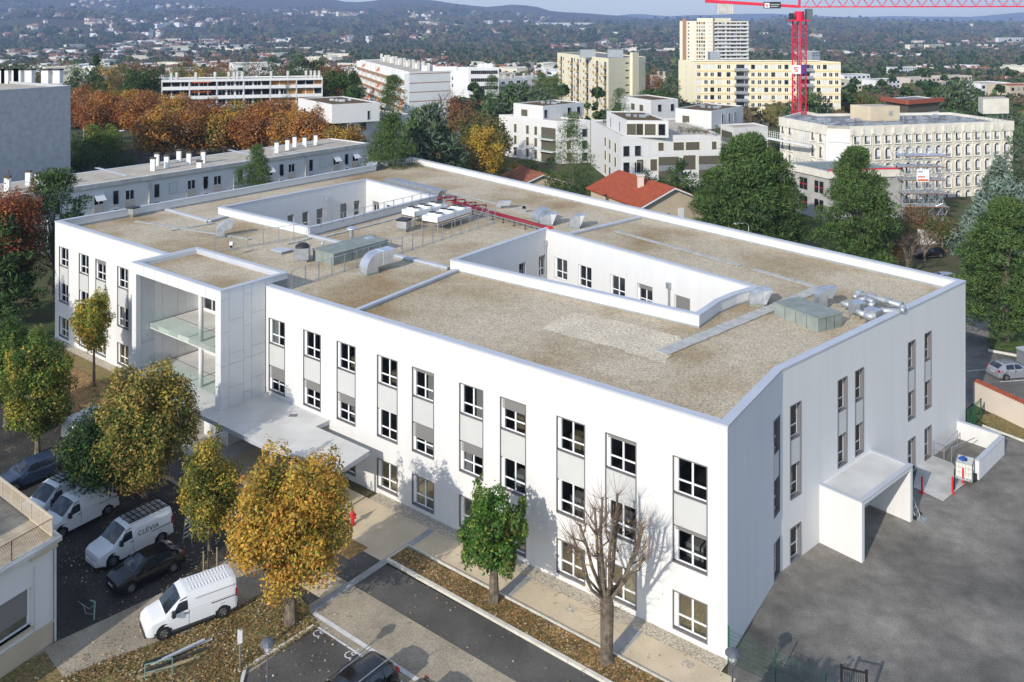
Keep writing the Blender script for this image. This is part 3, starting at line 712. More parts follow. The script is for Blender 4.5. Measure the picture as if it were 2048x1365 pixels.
def sweep_duct(mb, w, h, r, ang, straight=.0, rise=.3, n=8, flare=.0, cut=.0, mi=0):
    """rectangular duct: rises from the base then bends over a quarter turn towards +x; h is the thickness in the bend plane"""
    secs = [((0, 0, 0), 0), ((0, 0, rise), 0)]
    for i in range(1, n+1):
        a = ang*i/n; secs.append(((r-r*math.cos(a), 0, rise+r*math.sin(a)), a))
    x, z, a = r-r*math.cos(ang), rise+r*math.sin(ang), ang
    if straight: secs.append(((x+math.sin(a)*straight, 0, z+math.cos(a)*straight), a))
    vs = []; m = len(secs)
    for k, ((x, y, z), a) in enumerate(secs):
        dx, dz = math.sin(a), math.cos(a); nx, nz = -dz, dx; last = k == m-1
        g = 1+flare*(1 if last else 0); c = cut if last else 0
        o = Vector((x, 0, z)); up = Vector((nx, 0, nz)); dd = Vector((dx, 0, dz))
        vs += [o-up*h/2*g+Vector((0, -w/2*g, 0))-dd*c, o-up*h/2*g+Vector((0, w/2*g, 0))-dd*c, o+up*h/2*g+Vector((0, w/2*g, 0)), o+up*h/2*g+Vector((0, -w/2*g, 0))]
    fs = []
    for k in range(m-1):
        for i in range(4): fs.append((k*4+i, k*4+(i+1) % 4, (k+1)*4+(i+1) % 4, (k+1)*4+i))
    mb.add(vs, fs, mi)
    e = m-1; o = [vs[e*4+i] for i in range(4)]; ce = sum(o, Vector())/4
    return secs[-1], ce, o
def elbow(label, p, rot, w=1.0, h=.9, r=.75, ang=PI/2, straight=.3, rise=.3, flare=.05, cut=.25, matn='galv', bands=()):
    t = thing('roof_vent_duct', label, 'vent', p, rot)
    mb = MB(); s, ce, o = sweep_duct(mb, w, h, r, ang, straight, rise, 8, flare, cut); link('duct', mb.mesh('duct', M[matn]), t)
    link('base_frame', MB().box(-h/2-.08, h/2+.08, -w/2-.08, w/2+.08, 0, .18).mesh('base_frame', M['sage']), t)
    g = MB(); d = Vector((math.sin(s[1]), 0, math.cos(s[1]))); g.add([q.lerp(ce, .06)-d*.12 for q in o], [(0, 1, 2, 3)]); link('mesh_grille', g.mesh('mesh_grille', M['black']), t)
    for b in bands:
        k = MB(); x0, z0 = r-r*math.cos(ang)+b, rise+r*math.sin(ang); k.box(x0-.03, x0+.03, -w/2-.03, w/2+.03, z0-h/2-.03, z0+h/2+.03); link('band', k.mesh('band', M['coping']), t)
    return t
elbow('big bright metal elbow duct beside the guard rail and the pale green roof box', RP(737, 547), PERP-.12, w=1.15, h=1.15, r=.85, straight=1.7, rise=.35, cut=.5, matn='galv_bright', bands=(.35, 1.35))
elbow('small bright metal elbow duct standing near the rear left roof corner', RP(440, 474), PERP-.5, w=.95, h=.75, r=.7, straight=.6, rise=.45, matn='galv_dull', bands=(.1,))
elbow('left of the paired metal elbow ducts behind the red pipes', RP(1078, 444), -.35+PERP, w=1.3, h=1.1, r=.7, straight=.3, rise=.15, flare=.12)
elbow('right of the paired metal elbow ducts behind the red pipes', RP(1091, 449), -1.0+PERP, w=1.4, h=1.1, r=.55, straight=.7, rise=.1, flare=.15, cut=.5)
elbow('single metal hood duct near the end of the red pipes by the courtyard corner', RP(1148, 455), -1.0+PERP, w=1.2, h=1.1, r=.65, straight=.5, rise=.15, flare=.12, cut=.5)
elbow('crumpled foil hood duct beside the curved courtyard parapet', RP(1510, 608), -.95+PERP, w=1.15, h=1.0, r=.55, straight=.65, rise=.12, flare=.1, cut=.5, matn='galv_dull')
elbow('metal elbow duct between the front pale green box and the round pipes', RP(1641, 617), -.75+PERP, w=.75, h=.7, r=.45, straight=.75, rise=.75, flare=.1, cut=.45)
elbow('small foil elbow duct behind the front pale green box', RP(1598, 612), -2.1+PERP, w=.6, h=.5, r=.3, straight=.1, rise=.1, flare=.1, matn='galv_dull')
elbow('tiny metal vent hood at the near edge of the front pale green box', RP(1577, 609), -.6+PERP, w=.35, h=.35, r=.2, straight=.2, rise=.1, flare=.1)
elbow('metal vent hood against the rear left parapet step', RP(740, 341), -.6+PERP, w=1.3, h=.9, r=.45, straight=.55, rise=.35, flare=.1, cut=.3)
elbow('slim angled metal flue behind the red pipes, nearer the dry coolers', RP(997, 417), PERP-.9, w=.5, h=.5, r=.4, straight=1.1, rise=.2, flare=.1, matn='galv_bright')
elbow('small bent metal flue behind the red pipes between two vents', RP(1049, 425), PERP-2.6, w=.35, h=.35, r=.3, straight=.3, rise=.35, flare=.1, matn='galv_bright')

# long round-headed duct beside the rear courtyard
t = thing('air_duct', 'long ribbed galvanised duct with rounded end beside the rear courtyard', 'duct', RP(768, 372), 0)
wl = Wall(RP(768, 372), RP(872, 399)); mb = MB(); secs = []
n = 20
for i in range(n+1):
    x = -.2+(wl.L+1.0)*i/n; k = min(1, max(0, i/3)); zt = ZR+.55+.75*math.sin(min(1, i/4)*PI/2); secs.append((x, zt))
for (xa, za), (xb, zb) in zip(secs, secs[1:]):
    mb.hexa([wl(xa, -.55, ZR+.42), wl(xb, -.55, ZR+.42), wl(xb, .55, ZR+.42), wl(xa, .55, ZR+.42), wl(xa, -.55, za), wl(xb, -.55, zb), wl(xb, .55, zb), wl(xa, .55, za)])
mb.build('duct', M['galv'], t)
for x, z in secs[4:]: MB().box(x-.02, x+.02, -.58, .58, ZR+.40, z+.03, fn=wl).build('seam_flange', M['galv'], t)
xe = wl.L+.8; mb = MB(); mb.hexa([wl(xe, -.55, ZR+.42), wl(xe+.1, -.55, ZR+.42), wl(xe+.1, .55, ZR+.42), wl(xe, .55, ZR+.42), wl(xe, -.55, ZR+1.3), wl(xe+.8, -.55, ZR+1.34), wl(xe+.8, .55, ZR+1.34), wl(xe, .55, ZR+1.3)]); mb.build('snout', M['galv'], t)
for x in (.3, 2.2, 4.2, 6.2): MB().box(x-.05, x+.05, -.5, .5, ZR, ZR+.42, fn=wl).build('support', M['sage'], t)

# dry coolers
def cooler(label, p, rot, L, Wd, nf):
    t = thing('dry_cooler', label, 'cooling unit', p, rot, 'white dry coolers on the roof'); z0 = 1.0; z1 = 1.55
    mb = MB(); mb.box(0, L, 0, Wd, z0, z1); link('casing', mb.mesh('casing', M['white_paint']), t)
    link('coil', MB().box(.05, L-.05, .05, Wd-.05, z0-.10, z0).mesh('coil', M['dark_metal']), t)
    leg = MB().box(-.04, .04, -.04, .04, 0, z1-.02).box(-.1, .1, -.1, .1, 0, .03).mesh('leg', M['galv'])
    for x in ((.02, L*.5, L-.02) if L > 4 else (.02, L-.02)):
        for y in (-.03, Wd+.03): link('leg', leg, t, (x, y, 0))
    ring_me = MB().lathe((0, 0, 0), [(.50, 0), (.46, .20), (.43, .22), (.43, 0)], 20).mesh('fan_ring', M['ibc'])
    f = MB(); f.lathe((0, 0, 0), [(.0, .12), (.12, .12), (.12, .05)], 10)
    for i in range(7):
        a = 2*PI*i/7; c, s = math.cos(a), math.sin(a); c2_, s2 = math.cos(a+.55), math.sin(a+.55)
        f.add([(c*.1, s*.1, .12), (c*.39, s*.39, .12), (c2_*.39, s2*.39, .05), (c2_*.1, s2*.1, .05)], [(0, 1, 2, 3)])
    f.lathe((0, 0, 0), [(.425, .232), (.0, .236)], 20)
    f.lathe((0, 0, 0), [(.13, .26), (.0, .26)], 12)
    fme = f.mesh('fan', M['dark_metal'])
    for i in range(nf):
        for j in range(2):
            q = (L/nf*(i+.5), Wd*(.27+.46*j), z1); link('fan_ring', ring_me, t, q); link('fan', fme, t, q)
    return t
cr = math.atan2(.735, .678)
def cw(p, q, zz=0): return math.atan2(q.y-p.y, q.x-p.x)
pa, pb = P(829, 424, ZR+1.55), P(895, 409.5, ZR+1.55); cooler('white dry cooler with six fans, left unit nearer the courtyard parapet', Vector((pa.x, pa.y, ZR)), cw(pa, pb), (pb-pa).length, 2.0, 3)
pa, pb = P(875, 435.5, ZR+1.55), P(942, 415, ZR+1.55); cooler('white dry cooler with six fans, right unit beside the guard rail', Vector((pa.x, pa.y, ZR)), cw(pa, pb), (pb-pa).length, 2.0, 3)

# red pipes
t = thing('pipe_run', 'pair of dark red insulated pipes running from the dry coolers to the courtyard', 'pipes', RP(905, 410), 0)
pw = Wall(P(905, 404, ZR+.65), P(1093, 455, ZR+.65))
for y in (-.16, .16):
    MB().tube(pw(0, y, ZR+.65), pw(pw.L, y, ZR+.65), .13, 10).build('pipe', M['red_paint'], t, smooth=True)
    e = [pw(pw.L, y, ZR+.65), pw(pw.L+1.1, y-.5, ZR+.95), pw(pw.L+1.7, y-.9, ZR+.95), pw(pw.L+1.9, y-1.0, ZR+.7), pw(pw.L+1.9, y-1.0, ZR)]
    MB().path(e, .13, 10).build('pipe_bend', M['red_bright'], t, smooth=True)
MB().box(.5, pw.L, -.42, -.34, ZR+.48, ZR+.58, fn=pw).box(0.5, pw.L, .34, .42, ZR+.48, ZR+.58, fn=pw).build('cable_tray', M['galv'], t)
for i in range(9):
    x = .8+i*pw.L/9; MB().box(x-.03, x+.03, -.45, -.39, ZR, ZR+.5, fn=pw).box(x-.03, x+.03, .39, .45, ZR, ZR+.5, fn=pw).box(x-.03, x+.03, -.45, .45, ZR+.44, ZR+.49, fn=pw).box(x-.12, x+.12, -.55, -.3, ZR, ZR+.04, fn=pw).build('support', M['dark_metal'], t)
for k, (u, v, l) in enumerate([(882, 401, 1.5), (911, 403, 1.9), (930, 408, 2.1), (948, 414, 2.0), (966, 420, 2.4)]):
    a = P(u, v, ZR+.75); x = (v2(a)-pw.a).dot(pw.x); x = max(.2, x)
    MB().path([pw(x, .16, ZR+.65), pw(x+.1, .2, ZR+1.25), pw(x-.1, -1.0, ZR+1.35), pw(x-.5, -l-.2, ZR+1.3)], .075, 8).build('branch_pipe', M['red_paint'], t, smooth=True)
    MB().tube(pw(x-.3, -l*.7, ZR), pw(x-.3, -l*.7, ZR+1.6), .04, 6).tube(pw(x-.3, -l*.7, ZR+1.6), pw(x-.3, -l*.7+.5, ZR+1.6), .04, 6).build('hanger', M['galv'], t)

# cowls, turrets, boxes, hatch
def sage_box(label, p, w, dd, h, rot, nj):
    t = thing('plant_enclosure', label, 'roof box', p, rot)
    link('body', MB().box(0, w, 0, dd, 0, h).mesh('body', M['sage']), t); link('lid', MB().box(-.06, w+.06, -.06, dd+.06, h, h+.07).mesh('lid', M['sage']), t)
    for i in range(1, nj): link('joint', MB().box(w*i/nj-.012, w*i/nj+.012, -.012, 0, .05, h).mesh('joint', M['dark_metal']), t)
    for i in range(1, 3): link('joint', MB().box(w, w+.012, dd*i/3-.012, dd*i/3+.012, .05, h).mesh('joint', M['dark_metal']), t)
    return t
pa, pb, pc = P(1549, 632, ZR), P(1636, 666, ZR), P(1668, 652, ZR); sage_box('flat pale green roof box in front of the round pipes, near the right facade', pa, (v2(pb)-v2(pa)).length, 2.5, .95, math.atan2(pb.y-pa.y, pb.x-pa.x), 4)
pa, pb = P(626, 521, ZR), P(667, 532, ZR); sage_box('long pale green roof box beside the guard rail in the middle of the roof', pa, (v2(pb)-v2(pa)).length, 6.6, 1.0, math.atan2(pb.y-pa.y, pb.x-pa.x), 2)
def cowl(label, p, r=.35, h=.5):
    t = thing('vent_cowl', label, 'vent', p); link('pipe', MB().tube((0, 0, 0), (0, 0, h), r*.45, 10).mesh('pipe', M['galv']), t)
    link('cap', MB().lathe((0, 0, h), [(r, -.02), (r*.95, .06), (r*.6, .17), (.02, .24)], 14).mesh('cap', M['galv_bright']), t)
cowl('round metal vent cowl at the rear end of the long pale green box', RP(703, 485)+Vector((0, 0, .0)), .5, 1.35)
cowl('low domed metal cowl at the right end of the long pale green box', RP(738, 499)+Vector((0, 0, .0)), .55, 1.0)
cowl('little metal vent pipe standing by the long pale green box', RP(645, 499), .18, .5)
t = thing('extract_fan', 'square galvanised extract fan turret with dark domed cap', 'fan unit', RP(605, 523), ALONG+.75)
link('body', MB().box(-.62, .62, -.62, .62, .25, 1.3).mesh('body', M['galv']), t); link('base_frame', MB().box(-.45, .45, -.45, .45, 0, .25).mesh('base_frame', M['galv']), t)
link('cap', MB().lathe((0, 0, 1.3), [(.66, 0), (.6, .18), (.35, .36), (.02, .42)], 14).mesh('cap', M['dark_metal']), t)
link('grille', MB().box(-.5, .5, -.64, -.61, .5, 1.15).box(-.64, -.61, -.5, .5, .5, 1.15).mesh('grille', M['coping']), t)
for lab, p, s in (('galvanised extract fan turret with black top in front of the left dry cooler', RP(808, 463), 1.0), ('small galvanised extract fan turret at the rear left roof corner', RP(266, 434), .85)):
    t = thing('extract_fan', lab, 'fan unit', p, ALONG+.3)
    mb = MB(); mb.add([(-.35*s, -.35*s, 0), (.35*s, -.35*s, 0), (.35*s, .35*s, 0), (-.35*s, .35*s, 0), (-.55*s, -.55*s, .4*s), (.55*s, -.55*s, .4*s), (.55*s, .55*s, .4*s), (-.55*s, .55*s, .4*s)], [(0, 1, 5, 4), (1, 2, 6, 5), (2, 3, 7, 6), (3, 0, 4, 7)]); mb.box(-.55*s, .55*s, -.55*s, .55*s, .4*s, 1.15*s)
    link('body', mb.mesh('body', M['galv']), t); link('cap', MB().box(-.62*s, .62*s, -.62*s, .62*s, 1.15*s, 1.32*s).mesh('cap', M['dark_metal']), t)
t = thing('roof_hatch', 'flat grey roof access hatch between the guard rail and the fan turret', 'hatch', RP(563, 505), ALONG)
link('kerb', MB().box(-.75, .75, -.6, .6, 0, .2).mesh('kerb', M['sage']), t); link('lid', MB().box(-.82, .82, -.66, .66, .2, .27).mesh('lid', M['coping']), t)
t = thing('camera_mast', 'short mast with two small cameras beside the guard rail', 'camera', RP(467, 512), 0)
link('pole', MB().tube((0, 0, 0), (0, 0, 1.9), .05, 8).mesh('pole', M['galv']), t); link('camera', MB().box(-.35, -.05, -.12, .12, 1.0, 1.3).mesh('camera', M['white_paint']), t); link('camera', MB().box(-.3, -.12, -.1, .1, .75, .95).mesh('camera', M['dark_metal']), t)
# round pipe assembly near the right facade
t = thing('pipe_manifold', 'tangle of shiny round ventilation pipes near the right facade edge', 'pipes', RP(1700, 640), 0)
mw = Wall(RP(1672, 628), RP(1745, 650))
def R_(x, y, z): return mw(x, y, ZR+z)
def bend(a, b, r, n='pipe', mt='galv_dull'): MB().path([Vector(x) for x in (a if b is None else [a, b])], r*.82, 12).build(n, M[mt], t, smooth=True)
bend([R_(.3, 1.9, .9), R_(.35, 2.2, 1.1), R_(.7, 2.4, 1.2), R_(3.9, 2.2, 1.2), R_(4.2, 1.9, 1.1), R_(4.2, 1.6, 1.0), R_(2.9, .5, .9)], None, .23)
bend([R_(.9, 1.2, .5), R_(.9, 1.5, 1.0), R_(1.4, 1.7, 1.15), R_(2.2, 1.5, 1.1), R_(2.2, .9, 1.0)], None, .22)
bend([R_(.2, .5, .7), R_(1.0, .5, .8), R_(1.9, .4, .8)], None, .26)
bend([R_(1.9, -.3, .75), R_(2.6, -.4, .7), R_(3.3, -.4, .7)], None, .26)
for x, y, z in ((1.0, .4, .45), (2.5, .0, .4)):
    MB().box(x, x+.95, y-.4, y+.5, ZR+z, ZR+z+.75, fn=mw).build('fan_box', M['galv'], t)
    for lx in (x+.05, x+.9):
        for ly in (y-.35, y+.45): MB().box(lx-.025, lx+.025, ly-.025, ly+.025, ZR, ZR+z, fn=mw).build('leg', M['galv'], t)
for x in (.5, 1.6, 2.8, 3.7): MB().tube(R_(x, 2.35, 0), R_(x, 2.35, 1.0), .03, 6).tube(R_(x-.2, 2.3, 1.22), R_(x+.2, 2.3, 1.22), .245, 12).build('collar', M['galv'], t)
# ---------------------------------------------------------------- ground around the school
def poly_sheet(name, pts, z, m, kind='structure', parent=None):
    mb = MB(); mb.sheet(pts, [], z); o = mb.build(name, M[m], parent)
    if kind: o['kind'] = kind
    return o
def strip(name, s0, s1, t0, t1, z, m): return poly_sheet(name, [G(s0, t0), G(s1, t0), G(s1, t1), G(s0, t1)], z, m)
# plateau in front (everything stands about 0.1 m under the ground floor)
Z0 = -.12
poly_sheet('yard', [G(-.6, 30), G(-1, 2.5), v2(A0)+Vector((.05, -.05)), v2(B0), v2(C0), v2(C0)+Vector((34, -12)), Vector((60, 18)), Vector((5, 18))], Z0+.004, 'asphalt_yard')
strip('old_pavement', -.9, 40, 7.9, 60, Z0+.002, 'asphalt_old')
strip('road', -.9, 62, 5.3, 7.9, Z0+.006, 'asphalt_new')
strip('path', -.9, 19.9, .95, 3.3, Z0+.016, 'beige_path'); strip('path', 19.9, 38.5, .95, 5.3, Z0+.016, 'beige_path'); strip('path', 52, 74.9, .95, 2.6, Z0+.008, 'leafy_slope')
strip('gravel_strip', -.1, 26, 0, .95, Z0+.022, 'gravel_strip'); strip('gravel_strip', 52, 75, 0, .95, Z0+.022, 'gravel_strip')
strip('flower_bed', -.9, 19.9, 3.45, 5.15, Z0+.10, 'soil')
strip('path', 38.5, 52, .0, 5.3, Z0+.010, 'concrete')
bed2 = strip('leaf_bed', 52.5, 76, 2.7, 8.4, Z0+.05, 'soil')
strip('car_park', 20.5, 80, 8.2, 26, Z0+.010, 'dark_tar'); 
def kerb_run(name, pts, w, h, L=1.0, z=Z0):
    t = thing(name, 'x', 'kerb'); del t['category']; del t['label']; t['kind'] = 'structure'
    for a, b in zip(pts, pts[1:]):
        wl = Wall(a, b); n = max(1, int(wl.L/L)); l = wl.L/n; me = MB().box(.008, l-.008, -w/2, w/2, 0, h).mesh('kerb_stone', M['kerb'])
        for i in range(n): q = wl(i*l, 0, z); link('kerb_stone', me, t, (q.x, q.y, q.z), wl.ang)
    return t
kerb_run('road_kerb', [G(-.9, 5.25), G(19.95, 5.05)], .22, .16)
kerb_run('bed_kerb', [G(-.9, 3.38), G(19.95, 3.22)], .10, .14); kerb_run('bed_kerb', [G(19.95, 3.22), G(19.95, 5.05)], .10, .15)
kerb_run('drive_kerb', [G(52.4, 8.5), G(76, 8.5)], .14, .12)
strip('drain_strip', 19.75, 20.25, 1.0, 12.0, Z0+.020, 'membrane')
for q0_, q1_, w_ in ((GP(1728, 1130), GP(2048, 1312), .045),):
    wl = Wall(q0_, q1_); mb = MB(); n_ = 24; jj = [random.uniform(-.12, .12) for _ in range(n_+1)]
    for i in range(n_): mb.quad(wl(wl.L*i/n_, jj[i]-w_/2, Z0+.009), wl(wl.L*(i+1)/n_, jj[i+1]-w_/2, Z0+.009), wl(wl.L*(i+1)/n_, jj[i+1]+w_/2, Z0+.009), wl(wl.L*i/n_, jj[i]+w_/2, Z0+.009))
    o = mb.build('asphalt_crack', M['dirt_crack']); o['kind'] = 'structure'
# disabled bays with markings
strip('parking_bay', 3.0, 18.75, 11.4, 22, Z0+.012, 'asphalt_new')
strip('paint_line', 3, 20.2, 10.75, 11.02, Z0+.018, 'paint_line'); strip('paint_line', 3, 18.7, 11.42, 11.54, Z0+.018, 'paint_line')
for s in (13.2, 8.0): strip('paint_line', s, s+.10, 11.4, 16.5, Z0+.018, 'paint_line')
kerb_run('bay_kerb', [G(18.85, 11.6), G(19.1, 15.8)], .16, .12); kerb_run('bay_kerb', [G(19.1, 15.8), G(18.3, 16.6)], .16, .12)
def wheelchair(p, rot, s):
    mb = MB(); c, sn = math.cos(rot), math.sin(rot)
    def T(x, y): return Vector((p.x+(x*c-y*sn)*s, p.y+(x*sn+y*c)*s, Z0+.022))
    n = 16
    for i in range(n-3):      # the wheel: an open ring
        a, b = PI*.75+2*PI*.78*i/(n-3), PI*.75+2*PI*.78*(i+1)/(n-3)
        mb.quad(T(.36*math.cos(a), .36*math.sin(a)), T(.36*math.cos(b), .36*math.sin(b)), T(.27*math.cos(b), .27*math.sin(b)), T(.27*math.cos(a), .27*math.sin(a)))
    def bar(x0, y0, x1, y1, w=.045):
        d = Vector((x1-x0, y1-y0)).normalized(); q = Vector((-d.y, d.x))*w
        mb.quad(T(x0+q.x, y0+q.y), T(x1+q.x, y1+q.y), T(x1-q.x, y1-q.y), T(x0-q.x, y0-q.y))
    bar(-.08, .62, -.04, .16); bar(-.04, .38, .22, .38); bar(-.06, .16, .26, .16); bar(.26, .18, .40, -.22); bar(.38, -.22, .54, -.18)
    for i in range(8):
        a, b = 2*PI*i/8, 2*PI*(i+1)/8; mb.add([T(-.08, .72), T(-.08+.085*math.cos(a), .72+.085*math.sin(a)), T(-.08+.085*math.cos(b), .72+.085*math.sin(b))], [(0, 1, 2)])
    o = mb.build('painted_wheelchair_symbol', M['paint_line']); o['kind'] = 'structure'
wheelchair(GP(636, 1263), PERP-PI/2-.25, .75); wheelchair(GP(699, 1306), PERP-PI/2-.25, .75)
# manholes, patches
def decal(name, p, rot, w, l, m, z=.026):
    wl = Wall(Vector((p.x, p.y, 0))-Vector((math.cos(rot), math.sin(rot), 0))*w/2, Vector((p.x, p.y, 0))+Vector((math.cos(rot), math.sin(rot), 0))*w/2)
    o = MB().box(0, wl.L, -l/2, l/2, Z0+.004, Z0+z, fn=wl).build(name, M[m]); o['kind'] = 'structure'; return o
decal('manhole_cover', GP(1143, 1215), ALONG, .6, .6, 'gravel_strip'); decal('manhole_cover', GP(1376, 1325), ALONG, .6, .5, 'gravel_strip'); decal('manhole_cover', GP(935, 1112), ALONG, .5, .5, 'membrane')
decal('pavement_patch', GP(640, 1165), ALONG, 2.2, 1.6, 'beige_path', .014); decal('pavement_patch', GP(700, 1095), ALONG, 1.6, 1.6, 'soil', .020)
for s in (12.3, 4.9): strip('drain_strip', s-.4, s+.4, .96, 3.2, Z0+.021, 'membrane')
# leafy slope between the drive and the bays
mb = MB(); pts = [GP(105, 1365), GP(180, 1330), GP(372, 1262), GP(470, 1213), GP(560, 1165), GP(600, 1190), GP(638, 1250), GP(560, 1300), GP(480, 1345), GP(470, 1400), GP(300, 1460), GP(60, 1400)]
mb.sheet(pts, [], Z0+.05); o = mb.build('leafy_bank', M['leafy_slope']); o['kind'] = 'structure'
poly_sheet('driveway', [GP(-60, 1420), GP(0, 1345), GP(107, 1283), GP(330, 1180), GP(480, 1100), GP(560, 1165), GP(470, 1213), GP(372, 1262), GP(180, 1330), GP(105, 1365), GP(60, 1440)], Z0+.03, 'dirt_drive')
poly_sheet('driveway', [GP(0, 1345), GP(90, 1300), GP(150, 1385), GP(60, 1440), GP(-60, 1420)], Z0+.036, 'leafy_slope')
# ramp, low wall and pad by the right facade
dk = thing('dock_wall', 'low white L shaped wall enclosing a stair beside the right facade', 'wall', GP(2002, 903))
pA = right(25.4, 0, 0); pB = P(2001, 871, 1.25); pC = P(1950, 920, 1.25)
for a, b in ((pA, pB), (pB, pC)):
    wl = Wall(a, b); MB().box(0, wl.L, 0, .28, Z0, 1.22, fn=wl).build('wall', M['render_white'], dk); MB().box(-.03, wl.L+.03, -.03, .31, 1.22, 1.27, fn=wl).build('coping', M['coping'], dk)
poly_sheet('concrete_pad', [GP(1827, 973), GP(1886, 1001), GP(1930, 965), GP(1905, 925), GP(1862, 908), GP(1835, 930)], Z0+.05, 'concrete')
t = thing('stair_railing', 'thin galvanised handrails around the stair behind the low white wall', 'railing', GP(1870, 915))
for pl in ([(1866, 912, 0), (1866, 912, 1.1), (1888, 918, 1.1), (1888, 918, 0)], [(1888, 918, 1.1), (1915, 890, 1.1), (1915, 890, 0)], [(1903, 925, 0), (1903, 925, 1.1), (1950, 905, 1.1)], [(1866, 912, .55), (1888, 918, .55), (1915, 890, .55)]):
    MB().path([GP(u, v)+Vector((0, 0, z)) for u, v, z in pl], .03, 6).build('rail', M['galv'], t)
# loading porch
lp = thing('loading_porch', 'white box shaped loading porch projecting from the right facade', 'porch', GP(1724, 1123))
a0, a1 = right.px(1643.8), 0; q0 = v2(GP(1724, 1123)); q1 = v2(GP(1825.7, 1038.5))
rx = lambda q: (q-right.a).dot(right.x)
ry = lambda q: -(q-right.a).dot(right.y)
x0, x1, dp = rx(q0), rx(q1), ry(q0)
for a, b in ((x0, x0+.32), (x1-.32, x1)): MB().box(a, b, -dp, -.001, Z0, 3.32, fn=right).build('wall', M['render_white'], lp)
MB().box(x0, x1, -dp, -.001, 3.322, 3.54, fn=right).build('roof_slab', M['render_white'], lp)
MB().box(x0+.25, x1-.25, -dp+.25, -.2, 3.54, 3.56, fn=right).build('roof_membrane', M['concrete_canopy'], lp)
mb = MB(); mb.box(x0-.03, x1+.03, -dp-.03, -dp+.3, 3.54, 3.60, fn=right); mb.box(x0-.03, x0+.28, -dp+.3, 0, 3.54, 3.60, fn=right); mb.box(x1-.28, x1+.03, -dp+.3, 0, 3.54, 3.60, fn=right); mb.build('coping', M['coping'], lp)
MB().box(x0+.6, x1-.6, -.06, -.01, 0, 2.5, fn=right).build('door', M['spandrel'], lp)
# bollards, tank trailer, trolley, hydrant
def bollard(p, label):
    t = thing('bollard', label, 'bollard', p, 0, 'red and black bollards around the concrete pad'); link('post', MB().tube((0, 0, 0), (0, 0, 1.15), .065, 10).mesh('post', M['red_bright']), t); link('base_plate', MB().box(-.15, .15, -.15, .15, 0, .03).mesh('base_plate', M['red_bright']), t)
bollard(GP(1844, 983)+Vector((0, 0, Z0)), 'red bollard on the side of the pad towards the loading porch'); bollard(GP(1905, 984)+Vector((0, 0, Z0)), 'red bollard at the outer corner of the concrete pad'); bollard(GP(1926, 965)+Vector((0, 0, Z0)), 'red bollard right beside the water tank trailer')
t = thing('bollard', 'black bollard leaning behind the corner red bollard of the pad', 'bollard', GP(1908, 977)+Vector((0, 0, Z0)), 0, 'red and black bollards around the concrete pad'); link('post', MB().tube((0, 0, 0), (.08, .05, .9), .06, 8).mesh('post', M['dark_metal']), t)
t = thing('tank_trailer', 'white caged water tank on a small two wheeled trailer by the low wall', 'water tank', GP(1930, 958)+Vector((0, 0, Z0)), right.ang+.25)
link('tank', MB().box(-.6, .6, -.5, .5, .45, 1.45).mesh('tank', M['ibc']), t)
cg = MB()
for i in range(7): x = -.62+i*1.24/6; cg.box(x-.012, x+.012, -.53, -.51, .42, 1.48).box(x-.012, x+.012, .51, .53, .42, 1.48)
for i in range(6): y = -.52+i*1.04/5; cg.box(-.63, -.61, y-.012, y+.012, .42, 1.48).box(.61, .63, y-.012, y+.012, .42, 1.48)
for z in (.45, .8, 1.15, 1.46): cg.box(-.63, .63, -.535, -.515, z, z+.03).box(-.63, .63, .515, .535, z, z+.03).box(-.635, -.615, -.53, .53, z, z+.03).box(.615, .635, -.53, .53, z, z+.03)
link('cage', cg.mesh('cage', M['galv']), t); link('lid', MB().tube((0, 0, 1.45), (0, 0, 1.53), .16, 12).mesh('lid', M['dark_metal']), t); link('chassis', MB().box(-.75, .9, -.55, .55, .32, .42).mesh('chassis', M['galv']), t)
for y in (-.62, .62): link('wheel', MB().tube((.2, y-.09, .3), (.2, y+.09, .3), .3, 16).mesh('wheel', M['tyre']), t); link('label_plate', MB().box(-.15, .15, -.56, -.54, .95, 1.2).mesh('label_plate', M['white_paint']), t) if y < 0 else None
o = MB().box(-.3, .15, -.3, .1, 0, .14).box(-.12, .1, -.2, .02, .14, .2).mesh('folded_tarp', M['tarp_blue']); o = link('folded_tarp', o, None, tuple(GP(1930, 958)+Vector((-.1, .2, Z0+1.46))), .5); tag(o, 'crumpled blue tarp lying on top of the water tank', 'tarp')
t = thing('hand_trolley', 'folded metal hand trolley leaning by the loading porch wall', 'trolley', GP(1836, 1033)+Vector((0, 0, Z0)), right.ang)
link('frame', MB().path([Vector(q) for q in ((-.3, 0, .05), (-.22, .5, 1.2), (.22, .5, 1.2), (.3, 0, .05))], .025, 6).path([Vector(q) for q in ((-.26, .25, .6), (.26, .25, .6))], .02, 6).mesh('frame', M['galv']), t)
link('toe_plate', MB().box(-.32, .32, -.55, 0, .02, .06).mesh('toe_plate', M['galv']), t)
for x in (-.36, .36): link('wheel', MB().tube((x-.03, .05, .13), (x+.03, .05, .13), .13, 12).mesh('wheel', M['tyre']), t)
t = thing('fire_hydrant', 'bright red fire hydrant standing on the beige path by the entrance', 'hydrant', GP(705, 1047)+Vector((0, 0, Z0+.02)), ALONG)
link('barrel', MB().lathe((0, 0, 0), [(.20, 0), (.20, .06), (.12, .1), (.12, .55), (.17, .6), (.17, .72), (.12, .86), (.03, .98), (.0, 1.0)], 14).mesh('barrel', M['red_bright']), t)
for d in ((.28, 0), (-.28, 0), (0, -.28)): link('outlet', MB().tube((0, 0, .55), (d[0], d[1], .55), .075, 10).mesh('outlet', M['red_bright']), t)
link('operating_nut', MB().box(-.04, .04, -.04, .04, 1.0, 1.07).mesh('operating_nut', M['red_paint']), t)
